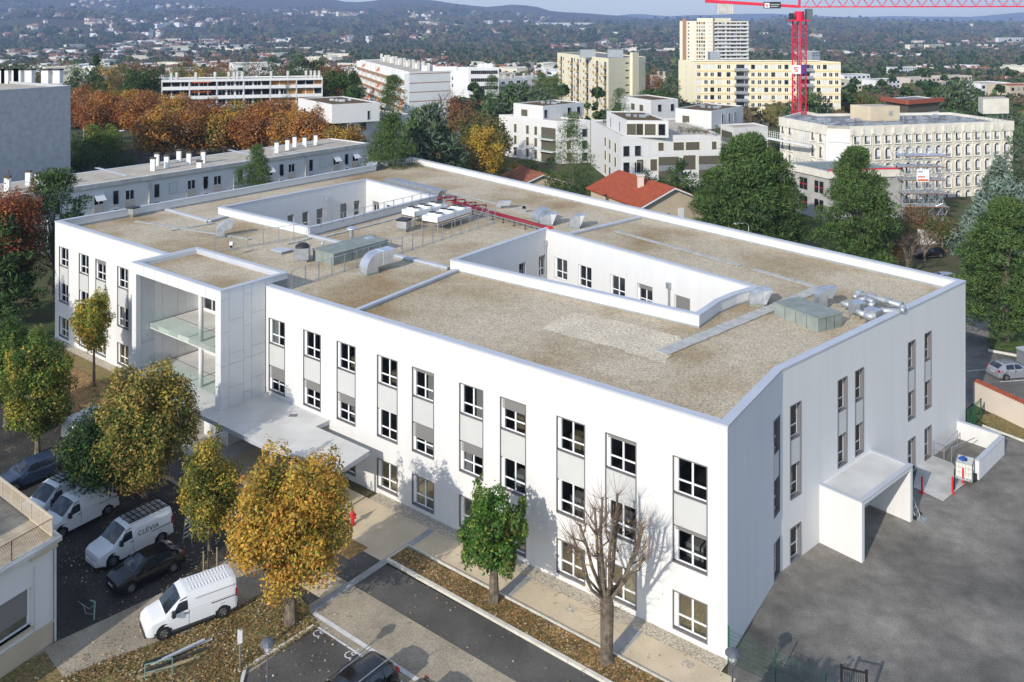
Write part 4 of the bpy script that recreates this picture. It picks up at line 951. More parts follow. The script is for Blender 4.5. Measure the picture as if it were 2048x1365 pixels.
# street lamps
def lamp(label, p, h, rot=0, name='street_lamp'):
    t = thing(name, label, 'street lamp', p, rot)
    link('pole', MB().tube((0, 0, 0), (0, 0, h-.75), .055, 10, r2=.04).tube((0, 0, 0), (0, 0, .8), .085, 10).mesh('pole', M['grey_paint']), t)
    mb = MB()
    for i in range(4):
        a = PI/4+PI/2*i; c, s = math.cos(a), math.sin(a); mb.path([Vector((c*.04, s*.04, h-.75)), Vector((c*.16, s*.16, h-.6)), Vector((c*.24, s*.24, h-.22))], .014, 5)
    link('cage', mb.mesh('cage', M['galv']), t)
    link('lens', MB().lathe((0, 0, h-.62), [(.07, 0), (.15, .1), (.2, .4)], 12).mesh('lens', M['lamp_glass']), t)
    link('hood', MB().lathe((0, 0, h-.22), [(.36, 0), (.34, .03), (.27, .14), (.20, .2), (.0, .26)], 8).mesh('hood', M['grey_paint']), t)
    return t
lamp('grey lantern street lamp rising from the leafy bank by the disabled bays', Vector((-11.4, 40.7, Z0)), 4.3, .4)
lamp('grey lantern street lamp beside the near corner of the white building', Vector((10.15, 40.2, Z0)), 4.2, .2)
t = thing('street_lamp', 'white single arm street lamp behind the long rear parapet', 'street lamp', Q(1497, 475, 118)+Vector((0, 0, -7)))
link('pole', MB().tube((0, 0, -1), (0, 0, 8.6), .09, 8, r2=.06).path([Vector(q) for q in ((0, 0, 8.6), (-.3, 0, 8.9), (-1.4, 0, 8.9))], .05, 6).mesh('pole', M['coping']), t); link('lamp_head', MB().box(-2.0, -1.3, -.18, .18, 8.8, 8.98).mesh('lamp_head', M['white_paint']), t)
t = thing('road_sign', 'small pair of back to back white sign plates on the kerb corner', 'sign', G(19.4, 15.9, Z0), .5)
link('pole', MB().tube((0, 0, 0), (0, 0, 2.0), .04, 8).mesh('pole', M['galv']), t)
for y in (-.07, .05): link('sign_plate', MB().box(-.11, .11, y, y+.02, 1.3, 1.95).mesh('sign_plate', M['white_paint']), t)
# green mesh fence by the yard corner with its gate
t = thing('mesh_fence', 'dark green welded mesh fence starting at the building corner', 'fence', (A0.x, A0.y, Z0)); fa_ = G(-.05, .1); fb_ = GP(1700, 1440); wl = Wall(fa_, fb_); L_ = wl.L
for i in range(int(L_/2.5)+1):
    x = i*2.5+.05; MB().box(x-.03, x+.03, -.03, .03, Z0, 1.75, fn=wl).build('post', M['green_paint'], t)
for i in range(int(L_/2.5)):
    mb = MB(); x = i*2.5+.08
    for k in range(34): xx = x+k*.071; mb.box(xx, xx+.006, -.003, .003, Z0+.05, 1.68, fn=wl)
    for k in range(9): mb.box(x, x+2.4, -.006, .006, Z0+.05+k*.2, Z0+.058+k*.2, fn=wl)
    tag(mb.build('mesh_panel', M['green_paint'], t), kind='stuff')
t = thing('sliding_gate', 'black barred steel gate leaf standing open at the yard entrance', 'gate', P(1690, 1365, 0)+Vector((0, -2.5, 0)))
gw = Wall(P(1683, 1332, 1.7), P(1733, 1343, 1.7))
for x in (0, gw.L): MB().box(x-.06, x+.06, -.06, .06, Z0, 1.75, fn=gw).build('post', M['black'], t)
for z in (.1, 1.58): MB().box(.06, gw.L-.06, -.03, .03, z, z+.07, fn=gw).build('rail', M['black'], t)
for i in range(9): x = .15+i*(gw.L-.3)/8; MB().box(x-.012, x+.012, -.012, .012, .17, 1.58, fn=gw).build('bar', M['black'], t)
# pink boundary wall with red tile coping, green gate, lawn at the far right
pw0, pw1 = P(1946, 760, 2.0), P(2060, 812, 2.0); wl = Wall(pw0, pw1+ (pw1-pw0))
t = thing('boundary_wall', 'pale pink rendered wall topped with red roof tiles beyond the yard', 'wall', pw0-Vector((0, 0, 2)))
MB().box(0, wl.L, 0, .3, Z0, 1.9, fn=wl).build('wall', M['stucco_pink'], t)
tl = MB()
for k in range(5):
    a, b = PI*k/4, 0; 
pts = [(-.0+.13*math.cos(PI*k/4), .12*math.sin(PI*k/4)) for k in range(5)]
tm = MB(); tm.add([(-.13*math.cos(PI*k/4)+.13, y, .10*math.sin(PI*k/4)+(0 if y < .2 else .06)) for y in (-.12, .45) for k in range(5)], [(k, k+1, 6+k, 5+k) for k in range(4)]); tme = tm.mesh('tile', M['tile_red'])
for i in range(int(wl.L/.26)): q = wl(i*.26, 0, 1.9); link('tile', tme, t, (q.x-pw0.x, q.y-pw0.y, q.z-pw0.z+2.0), wl.ang)
poly_sheet('street', [GP(1900, 850), GP(1944, 806), GP(2300, 975), GP(2300, 680), GP(1980, 600), GP(1890, 560)], Z0+.03, 'asphalt_yard')
for u0, v0, u1, v1 in ((1935, 741, 1975, 737), (2000, 762, 2060, 758)): 
    wl = Wall(GP(u0, v0), GP(u1, v1)); o = MB().box(0, wl.L, -.06, .06, Z0+.031, Z0+.036, fn=wl).build('paint_line', M['paint_line']); o['kind'] = 'structure'
poly_sheet('lawn', [GP(1978, 655), GP(2100, 660), GP(2100, 715), GP(2040, 707), GP(1978, 697)], Z0+.14, 'grass')
kerb_run('lawn_edging', [GP(1976, 701), GP(2034, 712)], .12, .25)
poly_sheet('flower_bed', [v2(P(1948, 830, 0)), v2(P(1990, 826, 0)), v2(P(2080, 868, 0)), v2(P(2080, 890, 0)), v2(P(1975, 850, 0))], Z0+.06, 'leafy_slope')
kerb_run('bed_kerb', [P(1965, 850, 0), P(2080, 893, 0)], .14, .14)
t = thing('yard_gate', 'green tubular gate in the gap between building corner and boundary wall', 'gate', GP(1945, 850))
gw = Wall(GP(1936, 862), GP(1962, 838))
for x in (0, gw.L/2, gw.L): MB().tube(gw(x, 0, Z0), gw(x, 0, 1.7), .05, 8).build('post', M['green_paint'], t)
for z in (.2, 1.5, 1.66): MB().tube(gw(0, 0, z), gw(gw.L, 0, z), .03, 6).build('rail', M['green_paint'], t)
for i in range(12): MB().tube(gw(gw.L*i/12, 0, .2), gw(gw.L*i/12, 0, 1.5), .014, 5).build('bar', M['green_paint'], t)
t = thing('metal_container', 'blue grey metal bin enclosure beside the lawn edge', 'container', GP(2040, 722)); wl = Wall(GP(2033, 724), GP(2075, 742)); MB().box(0, wl.L, 0, 1.4, Z0, 1.35, fn=wl).build('body', M['galv'], t); MB().box(-.05, wl.L+.05, -.05, 1.45, 1.35, 1.42, fn=wl).build('lid', M['coping'], t)

# terrace house at the lower left and its taller wing just outside the view
hc = v2(GP(107, 1281)); hx_ = (v2(P(0, 1137, 5.55))-v2(P(107, 1075, 5.55))).normalized(); ZH = 5.5
hw = Wall(hc+hx_*14, hc); hb = Wall(hc, hc+dE*13)      # facade towards us, side towards the vans
hs = thing('terrace_house', 'white house with a flat tiled terrace roof and mesh railing at lower left', 'house', (hc.x, hc.y, 0))
wx0, wx1 = 14-4.9, 14-1.25
mb = MB(); wall_open(mb, hw, 0, 14, 1.0, ZH-.25, [(wx0, wx1, 1.55, 3.6)], .35); mb.quad(hb(0, 0, 1.0), hb(13, 0, 1.0), hb(13, 0, ZH-.25), hb(0, 0, ZH-.25)); mb.build('wall', M['render_white'], hs)
mb = MB(); mb.quad(hw(0, .02, -2), hw(14, .02, -2), hw(14, .02, 1.0), hw(0, .02, 1.0)); mb.quad(hb(0, .02, -2), hb(13, .02, -2), hb(13, .02, 1), hb(0, .02, 1)); mb.build('plinth', M['stucco_beige'], hs)
MB().box(0, 14.08, -.08, .02, 1.0, 1.12, fn=hw).build('plinth_band', M['stucco_beige'], hs)
MB().box(wx0-.1, wx1+.1, -.12, .3, 1.42, 1.55, fn=hw).build('sill', M['stucco_beige'], hs)
mb = MB(); g = .09
for a, b, c, d in ((wx0, wx1, 1.55, 1.55+g), (wx0, wx1, 3.6-g, 3.6), (wx0, wx0+g, 1.55, 3.6), (wx1-g, wx1, 1.55, 3.6), ((wx0+wx1)/2-g/2, (wx0+wx1)/2+g/2, 1.6, 2.1)): mb.box(a, b, .22, .28, c, d, fn=hw)
wn = mb.build('window', M['pvc'], hs); MB().box(wx0+g, wx1-g, .27, .29, 1.6, 3.5, fn=hw).build('pane', M['pane_ground'], wn); MB().box(wx0+g, wx1-g, .21, .24, 2.1, 3.5, fn=hw).build('shutter', M['blind'], wn)
MB().box(wx1+.1, wx1+.14, -.03, 0, 1.12, 4.6, fn=hw).build('trim', M['coping'], hs)
hp = [hw(-.0, -.25, 0), hw(14.25, -.25, 0), hb(13, -.25, 0), v2(hb(13, 12, 0)), ]
fl = [v2(hw(0, -.3, 0)), v2(hw(14.3, -.3, 0)), v2(hb(13, -.3, 0)), v2(hw(0, -.3, 0))+dE*13]
mb = MB(); mb.prism(fl, ZH-.25, ZH-.02); mb.build('roof_slab', M['concrete'], hs)
tt = MB().box(.01, .49, .01, .49, 0, .02).mesh('tile', M['terrace'])
for i in range(12):
    for j in range(22):
        q = hc+dE*(.0+j*.5)+hx_*(.5+i*.5-.5); link('tile', tt, hs, (q.x-hc.x, q.y-hc.y, ZH-.02), math.atan2(hx_.y, hx_.x) if False else math.atan2(dE.y, dE.x))
MB().box(12.6, 14.1, -.2, -.06, ZH-.5, ZH-.3, fn=hw).build('gutter', M['stucco_beige'], hs)
q = hw(14.02, -.12, 0); MB().tube((q.x, q.y, 0), (q.x, q.y, ZH-.3), .06, 8).build('downpipe', M['coping'], hs)
def mesh_rail(wl, L, step, m, name):
    t = thing('terrace_railing', name, 'railing', wl(0, 0, ZH))
    for i in range(int(L/step)+1): x = i*step; MB().box(x-.03, x+.03, .0, .06, ZH, ZH+1.05, fn=wl).build('post', M[m], t)
    MB().box(0, L, -.02, .08, ZH+1.03, ZH+1.09, fn=wl).build('top_rail', M[m], t); MB().box(0, L, 0, .08, ZH+.06, ZH+.12, fn=wl).build('bottom_rail', M[m], t)
    mb = MB(); n = int(L/.085)
    for i in range(n): mb.box(i*.085, i*.085+.045, .025, .032, ZH+.12, ZH+1.03, fn=wl)
    return t, mb
t, mb = mesh_rail(Wall(hb(.0, .02, 0), hb(12.5, .02, 0)), 12.5, 1.25, 'beige_metal', 'beige slatted metal railing along the terrace edge above the vans')
tag(mb.build('infill_slats', M['beige_metal'], t), kind='stuff')
t = thing('terrace_railing', 'rusty wire mesh railing along the sunlit terrace edge facing the drive', 'railing', hw(14, 0, ZH)); 
for i in range(6): x = 14-i*2.3; MB().tube(hw(x, .05, ZH), hw(x, .05, ZH+1.0), .03, 6).build('post', M['rust'], t)
MB().tube(hw(0, .05, ZH+1.0), hw(14, .05, ZH+1.0), .025, 6).build('top_rail', M['rust'], t)
mb = MB()
for i in range(110):
    for sg in (-1, 1): x = i*.125; mb.hexa([hw(x, .05, ZH+.08), hw(x+.01, .05, ZH+.08), hw(x+.01, .056, ZH+.08), hw(x, .056, ZH+.08), hw(x+sg*.45, .05, ZH+.98), hw(x+sg*.45+.01, .05, ZH+.98), hw(x+sg*.45+.01, .056, ZH+.98), hw(x+sg*.45, .056, ZH+.98)])
tag(mb.build('wire_mesh', M['rust'], t), kind='stuff')
# ---------------------------------------------------------------- vehicles: x from nose to tail, y to the left of that, z up
VAN = dict(L=4.8, w=.95, xf=.88, xr=3.98, R=.34, st=[(0, .72, .42, .60, .60, .66), (.06, .84, .28, .78, .70, .86), (.30, .92, .22, .92, .80, 1.00), (.95, .95, .20, 1.04, .82, 1.16), (1.35, .95, .20, 1.06, .80, 1.52), (1.72, .95, .20, 1.08, .78, 1.84), (2.05, .95, .20, 1.10, .80, 1.93), (4.55, .95, .20, 1.10, .80, 1.93), (4.74, .94, .24, 1.06, .79, 1.88), (4.80, .90, .40, 1.0, .74, 1.74)],
    ws=(1.0, 1.76), rw=None, side=[((1.22, 2.12), (1.74, 2.10))], roof=(2.0, 4.6))
HATCH = dict(L=4.1, w=.87, xf=.80, xr=3.35, R=.31, st=[(0, .60, .38, .52, .5, .56), (.07, .78, .24, .66, .66, .72), (.35, .85, .20, .78, .72, .86), (1.05, .87, .18, .90, .74, 1.00), (1.40, .87, .18, .92, .68, 1.24), (1.80, .87, .18, .94, .62, 1.42), (2.4, .87, .18, .95, .61, 1.48), (3.3, .87, .18, .97, .60, 1.43), (3.75, .86, .20, .98, .58, 1.22), (4.02, .84, .26, .95, .60, .99), (4.10, .76, .42, .7, .55, .74)],
    ws=(1.1, 1.78), rw=(3.48, 3.96), side=[((1.42, 2.38), (1.85, 2.36)), ((2.46, 3.30), (2.44, 3.2))], roof=None)
ESTATE = dict(HATCH, L=4.6, xr=3.65, st=[(a if a < 2.5 else a+.5, b, c, d, e, f) for a, b, c, d, e, f in HATCH['st']], rw=(4.0, 4.44), side=[((1.42, 2.48), (1.85, 2.46)), ((2.56, 3.40), (2.54, 3.4)), ((3.48, 4.0), (3.46, 3.8))])
SUV = dict(L=4.6, w=.93, xf=.9, xr=3.7, R=.37, st=[(0, .7, .45, .7, .6, .76), (.08, .85, .30, .85, .72, .95), (.4, .92, .26, 1.0, .8, 1.08), (1.2, .93, .26, 1.06, .80, 1.16), (1.6, .93, .26, 1.08, .74, 1.45), (2.0, .93, .26, 1.10, .70, 1.64), (2.6, .93, .26, 1.12, .70, 1.69), (4.0, .93, .26, 1.13, .68, 1.64), (4.35, .92, .28, 1.12, .66, 1.42), (4.5, .91, .32, 1.08, .72, 1.12), (4.6, .82, .45, .8, .6, .84)],
    ws=(1.25, 1.98), rw=(4.05, 4.42), side=[((1.6, 2.65), (2.05, 2.63)), ((2.73, 3.55), (2.71, 3.5)), ((3.63, 4.2), (3.6, 4.0))], roof=None)
def prof(c, x):
    st = c['st']; x = max(st[0][0], min(st[-1][0], x))
    for a, b in zip(st, st[1:]):
        if a[0] <= x <= b[0]:
            t = (x-a[0])/(b[0]-a[0]); q = [a[i]+(b[i]-a[i])*t for i in range(1, 6)]; break
    w, zb, zt, wr, zr = q
    return [(w*.90, zb), (w*.99, zb+.14*(zt-zb)), (w, zb+.55*(zt-zb)), (w*.975, zt), (wr*1.02+(w-wr)*.12, zt+(zr-zt)*.72), (wr*.90, zr-.03*(zr > 1.2)), (wr*.5, zr), (0, zr+.015)]
def vehicle(name, label, cat, c, fw=None, rw=None, side=-1, paint='white_paint', direction=None, z=Z0, rear=None, group=None, bumper=None, extra=None):
    if rear is not None: d = direction.normalized(); o = v2(rear)-d*c['L']
    else:
        d = (v2(rw)-v2(fw)).normalized() if direction is None else direction.normalized(); y = Vector((-d.y, d.x))
        o = (v2(fw)-d*c['xf'] if fw is not None else v2(rw)-d*c['xr'])-y*(side*c['w'])
    t = thing(name, label, cat, (o.x, o.y, z), math.atan2(d.y, d.x), group)
    L_ = c['L']; xs = sorted(set([s[0] for s in c['st']]+[L_*i/26 for i in range(27)])); mb = MB(); n = 8
    vs = []
    for x in xs:
        p = prof(c, x); row = [(x, -y, zz) for y, zz in p]+[(x, y, zz) for y, zz in reversed(p[:-1])]; vs += row
    m = 2*n-1; fs = []
    for i in range(len(xs)-1):
        for k in range(m-1): fs.append((i*m+k, (i+1)*m+k, (i+1)*m+k+1, i*m+k+1))
        fs.append((i*m+m-1, (i+1)*m+m-1, (i+1)*m, i*m))
    fs.append(tuple(reversed(range(m)))); fs.append(tuple((len(xs)-1)*m+k for k in range(m)))
    mb.add(vs, fs); me = mb.mesh('body', M[paint]); me.polygons.foreach_set('use_smooth', [True]*(len(fs)-2)+[False]*2)
    b = link('body', me, t)
    es = b.modifiers.new('edges', 'EDGE_SPLIT'); es.split_angle = math.radians(32)
    off = .014
    def sidept(x, f, sg):      # f from belt (0) to roof edge (1)
        p = prof(c, x); pts_ = [p[3], p[4], p[5]]; f = max(0, min(1, f)); g = f/.72
        a, bb, k = (pts_[0], pts_[1], g) if g <= 1 else (pts_[1], pts_[2], (f-.72)/.28)
        return Vector((x, sg*(a[0]+(bb[0]-a[0])*k+off), a[1]+(bb[1]-a[1])*k+off*.3))
    for sg in (-1, 1):
        for (b0, b1), (t0, t1) in c['side']:
            mb = MB(); N = 6; rows = [(.06, b0, b1), (.45, b0+(t0-b0)*.5, b1+(t1-b1)*.5), (.82, t0, t1)]
            vs = [sidept(x0+(x1-x0)*i/N, f, sg) for f, x0, x1 in rows for i in range(N+1)]
            mb.add(vs, [(r*(N+1)+i, r*(N+1)+i+1, (r+1)*(N+1)+i+1, (r+1)*(N+1)+i) for r in range(2) for i in range(N)]); link('side_window', mb.mesh('side_window', M['car_glass']), t)
    def top(xa, xb, nm, shrink=.94):
        mb = MB(); N = 6; vs = []
        for i in range(N+1):
            x = xa+(xb-xa)*i/N; p = prof(c, x); row = [(-p[4][0]*shrink*.99, p[4][1]*.12+p[5][1]*.88), (-p[5][0]*shrink, p[5][1]), (-p[6][0], p[6][1]), (0, p[7][1]), (p[6][0], p[6][1]), (p[5][0]*shrink, p[5][1]), (p[4][0]*shrink*.99, p[4][1]*.12+p[5][1]*.88)]
            sl = -1 if nm == 'windscreen' else 1
            vs += [(x+sl*off*.8, y, zz+off*.9) for y, zz in row]
        mb.add(vs, [(i*7+k, i*7+k+1, (i+1)*7+k+1, (i+1)*7+k) for i in range(N) for k in range(6)]); link(nm, mb.mesh(nm, M['car_glass']), t)
    top(*c['ws'], 'windscreen')
    if c['rw']: top(*c['rw'], 'rear_window', .88)
    R_ = c['R']; w = c['w']
    tm = MB().tube((0, -.11, 0), (0, .11, 0), R_, 22).mesh('wheel', M['tyre'])
    rm = MB(); rm.lathe((0, 0, 0), [(R_*.66, 0), (R_*.60, -.02), (R_*.56, .03)], 20)
    for i in range(6):
        a = 2*PI*i/6; cc, ss = math.cos(a), math.sin(a); qx, qy = -ss*.035, cc*.035
        rm.add([(cc*.04+qx, ss*.04+qy, 0), (cc*.04-qx, ss*.04-qy, 0), (cc*R_*.6-qx, ss*R_*.6-qy, 0), (cc*R_*.6+qx, ss*R_*.6+qy, 0)], [(0, 1, 2, 3)])
    rm.lathe((0, 0, -.005), [(.07, 0), (0, 0)], 12)
    rmesh = rm.mesh('rim', M['rim']); am = MB(); am.tube((0, -.01, 0), (0, .01, 0), R_*1.20, 24)
    ame = am.mesh('wheel_arch', M['black'])
    for x in (c['xf'], c['xr']):
        for sg in (-1, 1):
            link('wheel_arch', ame, t, (x, sg*(w-.015 if True else 0), R_+.06)); wo = link('wheel', tm, t, (x, sg*(w-.06), R_))
            ro = link('rim', rmesh, wo, (0, sg*.115, 0)); ro.rotation_euler = (PI/2 if sg < 0 else -PI/2, 0, 0)
    pr = prof(c, .12)
    for sg in (-1, 1):
        mb = MB(); x0 = .04; p0 = prof(c, .05); p1 = prof(c, .42); zt = prof(c, .1)[3][1]
        mb.hexa([(.045, sg*.48, zt-.20), (.16, sg*w*.90, zt-.17), (.30, sg*w*.93, zt-.10), (.10, sg*.5, zt-.1), (.05, sg*.50, zt-.02), (.16, sg*w*.86, zt+.02), (.46, sg*w*.93, zt+.07), (.2, sg*.62, zt+.08)]); link('headlight', mb.mesh('headlight', M['lamp_glass']), t)
        link('mirror', MB().box(c['side'][0][0][0]+.05, c['side'][0][0][0]+.22, sg*w, sg*(w+.22), prof(c, 1.4)[3][1], prof(c, 1.4)[3][1]+(.28 if c is VAN else .15)).mesh('mirror', M['dark_metal' if c is VAN else paint]), t)
        link('tail_light', MB().box(L_-.12, L_+.012-.04, sg*w*.72, sg*w*.975, prof(c, L_-.2)[3][1]-.18, prof(c, L_-.2)[3][1]+(.25 if c is VAN else .02)).mesh('tail_light', M['tail_red']), t)
        for (b0, b1), _ in c['side'][:2]:
            zz = prof(c, b1)[3][1]; link('door_handle', MB().box(b1-.16, b1-.0, sg*(w*.99), sg*(w*.99+.03), zz-.14, zz-.10).mesh('door_handle', M['dark_metal']), t)
            link('door_seam', MB().box(b1+.04, b1+.052, sg*(w*.985), sg*(w+.004), .35, zz-.02).mesh('door_seam', M['dark_metal']), t)
    link('grille', MB().box(.03, .10, -.38, .38, prof(c, .1)[3][1]-.16, prof(c, .1)[3][1]-.04).mesh('grille', M['dark_metal']), t)
    link('number_plate', MB().box(-.012, .03, -.26, .26, .44, .55).mesh('number_plate', M['lamp_glass']), t)
    link('number_plate', MB().box(L_-.02, L_+.012, -.26, .26, .62, .73).mesh('number_plate', M['lamp_glass']), t)
    link('sill', MB().box(c['xf']+R_+.1, c['xr']-R_-.1, -w*1.005, w*1.005, .20, .34).mesh('sill', M[bumper or 'plastic']), t)
    mb = MB(); mb.hexa([(-.04, -.6, .22), (-.04, .6, .22), (.45, w*1.0, .22), (.45, -w*1.0, .22), (-.04, -.62, .46), (-.04, .62, .46), (.45, w*1.01, .46), (.45, -w*1.01, .46)]); link('front_bumper', mb.mesh('front_bumper', M[bumper or 'plastic']), t)
    link('rear_bumper', MB().box(L_-.1, L_+.05, -w*.95, w*.95, .28, .5).mesh('rear_bumper', M[bumper or 'plastic']), t)
    link('wiper', MB().tube((c['ws'][0]+.02, -.55, prof(c, c['ws'][0])[5][1]+.04), (c['ws'][0]+.12, .1, prof(c, c['ws'][0]+.12)[7][1]+.04), .012, 4).mesh('wiper', M['black']), t)
    if c is VAN:
        for i in range(13):
            x = 2.35+i*.17; link('roof_rib', MB().box(x, x+.05, -.58, -.06, 1.925, 1.952).box(x, x+.05, .06, .58, 1.925, 1.952).mesh('roof_rib', M[paint]), t) if i < 13 else None
        for sg in (-1, 1):
            link('slide_rail', MB().box(3.35, 4.7, sg*(w-.01), sg*(w+.012), 1.0, 1.03).mesh('slide_rail', M['dark_metal']), t)
            mb = MB()
            for a, b2_, c_, d_ in ((2.4, 4.6, 1.62, 1.635), (2.4, 4.6, 1.13, 1.145)): mb.box(a, b2_, sg*w*.93, sg*(w*.99), c_, d_)
            link('panel_crease', mb.mesh('panel_crease', M[paint]), t)
    else:
        link('aerial', MB().tube((3.2, 0, prof(c, 3.2)[7][1]), (3.4, 0, prof(c, 3.2)[7][1]+.18), .01, 4).mesh('aerial', M['black']), t)
    if bumper: pass
    return t
v1 = vehicle('panel_van', 'clean white panel van parked in sunlight on the drive', 'van', VAN, GP(328, 1280), GP(444, 1236), z=0.0)
v2_ = vehicle('panel_van', 'white panel van with a black roof rack and CLÉVIA lettering', 'van', VAN, GP(226, 1134), GP(325, 1085), bumper='white_paint', z=0)
def rack(t):
    mb = MB(); z = 2.06
    for y in (-.8, .8): mb.box(1.95, 4.6, y-.025, y+.025, z, z+.05).box(1.95, 4.6, y-.02, y+.02, z+.12, z+.16)
    r = link('roof_rack', mb.mesh('roof_rack', M['black']), t)
    bm = MB().box(-.02, .02, -.8, .8, z+.0, z+.045).mesh('bar', M['black'])
    for i in range(9): link('bar', bm, r, (2.0+i*.32, 0, 0))
    link('bar', MB().box(1.95, 4.6, -.02, .02, z-.02, z+.0).mesh('bar', M['black']), r)
    link('roof_load', MB().box(2.15, 4.5, -.55, .55, 1.95, 2.03).mesh('roof_load', M['galv']), t)
rack(v2_)
fc = bpy.data.curves.new('lettering', 'FONT'); fc.body = 'CLÉVIA'; fc.size = .40; fc.extrude = .004; fc.space_character = 1.12; fc.materials.append(M['dark_metal'])
fo = bpy.data.objects.new('lettering_src', fc); COL.objects.link(fo); bpy.context.view_layer.update(); lm_ = bpy.data.meshes.new_from_object(fo.evaluated_get(bpy.context.evaluated_depsgraph_get())); bpy.data.objects.remove(fo); lm_.materials.clear(); lm_.materials.append(M['dark_metal']); fo = link('lettering', lm_, v2_, (2.42, -.972, 1.14)); fo.rotation_euler = (PI/2-.02, 0, 0)
v3 = vehicle('parked_car', 'small black hatchback squeezed between two white vans', 'car', HATCH, GP(262, 1187), GP(340, 1149), paint='car_black', z=0, bumper='car_black')
v4 = vehicle('panel_van', 'plain white panel van nose against the terrace house', 'van', VAN, GP(124, 1076), GP(210, 1033), z=0, bumper='white_paint')
v5 = vehicle('panel_van', 'white panel van with roof rack, second from the terrace railing', 'van', VAN, GP(90, 1046), GP(176, 1002), z=0, bumper='white_paint'); rack(v5)
v6 = vehicle('parked_car', 'dark blue estate car parked beyond the row of vans', 'car', ESTATE, GP(32, 984), GP(127, 945), paint='car_blue', z=0, bumper='car_blue')
dd = (v2(GP(158, 897))-v2(GP(118, 885))); dd = Vector((dd.y, -dd.x)) if Vector((dd.y, -dd.x)).y < 0 else Vector((-dd.y, dd.x))
v7 = vehicle('panel_van', 'white van seen from behind between two trees, its back in sun', 'van', VAN, rear=(v2(GP(158, 897))+v2(GP(118, 885)))/2, direction=dd, z=0)
v8 = vehicle('parked_car', 'pale grey car half hidden under the leftmost yellow green tree', 'car', HATCH, rear=GP(45, 868), direction=dd, paint='car_silver', z=0)
PD = Vector((.617, .787))
v9 = vehicle('parked_car', 'black sport utility car in the disabled bay, tail towards the road', 'car', SUV, rear=Vector((-6.25, 43.75)), direction=PD, paint='car_black', bumper='car_black')
mb = MB()
for y in (-.62, .62): mb.box(2.1, 4.1, y-.02, y+.02, 1.70, 1.74)
link('roof_rail', mb.mesh('roof_rail', M['galv']), v9)
v10 = vehicle('parked_car', 'dark car tail just showing at the bottom edge beside the black one', 'car', HATCH, rear=Vector((-3.55, 42.4)), direction=PD, paint='car_black', bumper='car_black')
v11 = vehicle('parked_car', 'silver hatchback parked by the lawn behind the pink wall', 'car', HATCH, rw=GP(2013, 760), direction=v2(GP(2013, 760))-v2(GP(2092, 753)), side=1, paint='car_silver', bumper='car_silver')
v12 = vehicle('parked_car', 'dark car with red tail lights behind the far right trees', 'car', HATCH, fw=GP(1850, 517), direction=Vector((1, .25)), paint='car_black')
v13 = vehicle('parked_car', 'pale car whose roof shows just above the far roof corner', 'car', HATCH, fw=GP(1868, 570), direction=Vector((1, -.1)), paint='car_silver')
# ladder, planks, posts
t = thing('step_ladder', 'aluminium step ladder standing behind the lettered van by the young tree', 'ladder', GP(372, 1082), -.5)
mb = MB(); 
for y in (-.28, .28): mb.tube((0, y, 0), (.35, y*.8, 2.3), .03, 6).tube((.9, y, 0), (.4, y*.8, 2.3), .025, 6)
link('stile', mb.mesh('stile', M['galv_bright']), t)
for i in range(7): f = .12+i*.13; link('rung', MB().box(.35*f-.04, .35*f+.06, -.27, .27, 2.3*f, 2.3*f+.04).mesh('rung', M['galv_bright']), t)
def plank_pile():
    a, b = GP(284, 1348), GP(360, 1318); w_ = Wall(a, b)
    for i, (dx, dy, z, l, th, m) in enumerate([(0, 0, .1, 3.2, .08, 'plastic'), (.5, .3, .1, 3.1, .06, 'concrete'), (-.3, -.3, .08, 3.0, .10, 'wood_post'), (1.0, .1, .28, 2.2, .08, 'coping'), (.2, .55, .1, 2.6, .09, 'dark_metal')]):
        o = MB().box(0, l, -.06, .06, 0, th*.8).mesh('plank', M[m]); p = w_(dx, dy, z-.05)
        lab = ['thick black beam lying at the front of the junk pile', 'long grey metal profile beside the black beam', 'wooden plank on the side of the pile towards the camera', 'short pale bar resting across the pile', 'dark bar at the back of the junk pile'][i]
        tag(link('plank', o, None, p, w_.ang+[-.02, .05, -.06, .12, -.03][i]), lab, 'plank', 'discarded planks on the drive edge')
plank_pile()
t = thing('fence_post', 'short pale green broken fence post at the edge of the shaded drive', 'post', GP(188, 1240)); link('post', MB().tube((0, 0, 0), (.05, 0, 1.0), .05, 8).tube((.05, 0, 1.0), (-.25, .05, 1.05), .04, 6).mesh('post', M['pale_green']), t); link('wire', MB().path([Vector(q) for q in ((0, 0, .3), (-.6, .3, .15), (-1.0, .8, .3), (-1.6, 1.4, .1))], .012, 4).path([Vector(q) for q in ((0, 0, .8), (-.4, .3, .4), (-.9, .4, .6))], .012, 4).mesh('wire', M['galv']), t)
t = thing('hoop_railing', 'low green tubular hoop rail lying on the leafy bank at the bottom', 'railing', GP(330, 1362)); q0 = GP(290, 1362); q1 = GP(345, 1352)
MB().path([q0+Vector((0, 0, .1)), q0+Vector((0, 0, .8)), q1+Vector((0, 0, .9)), q1+Vector((0, 0, .1))], .03, 6).path([q0+Vector((0, 0, .4)), q1+Vector((0, 0, .5))], .02, 6).build('rail', M['pale_green'], t)
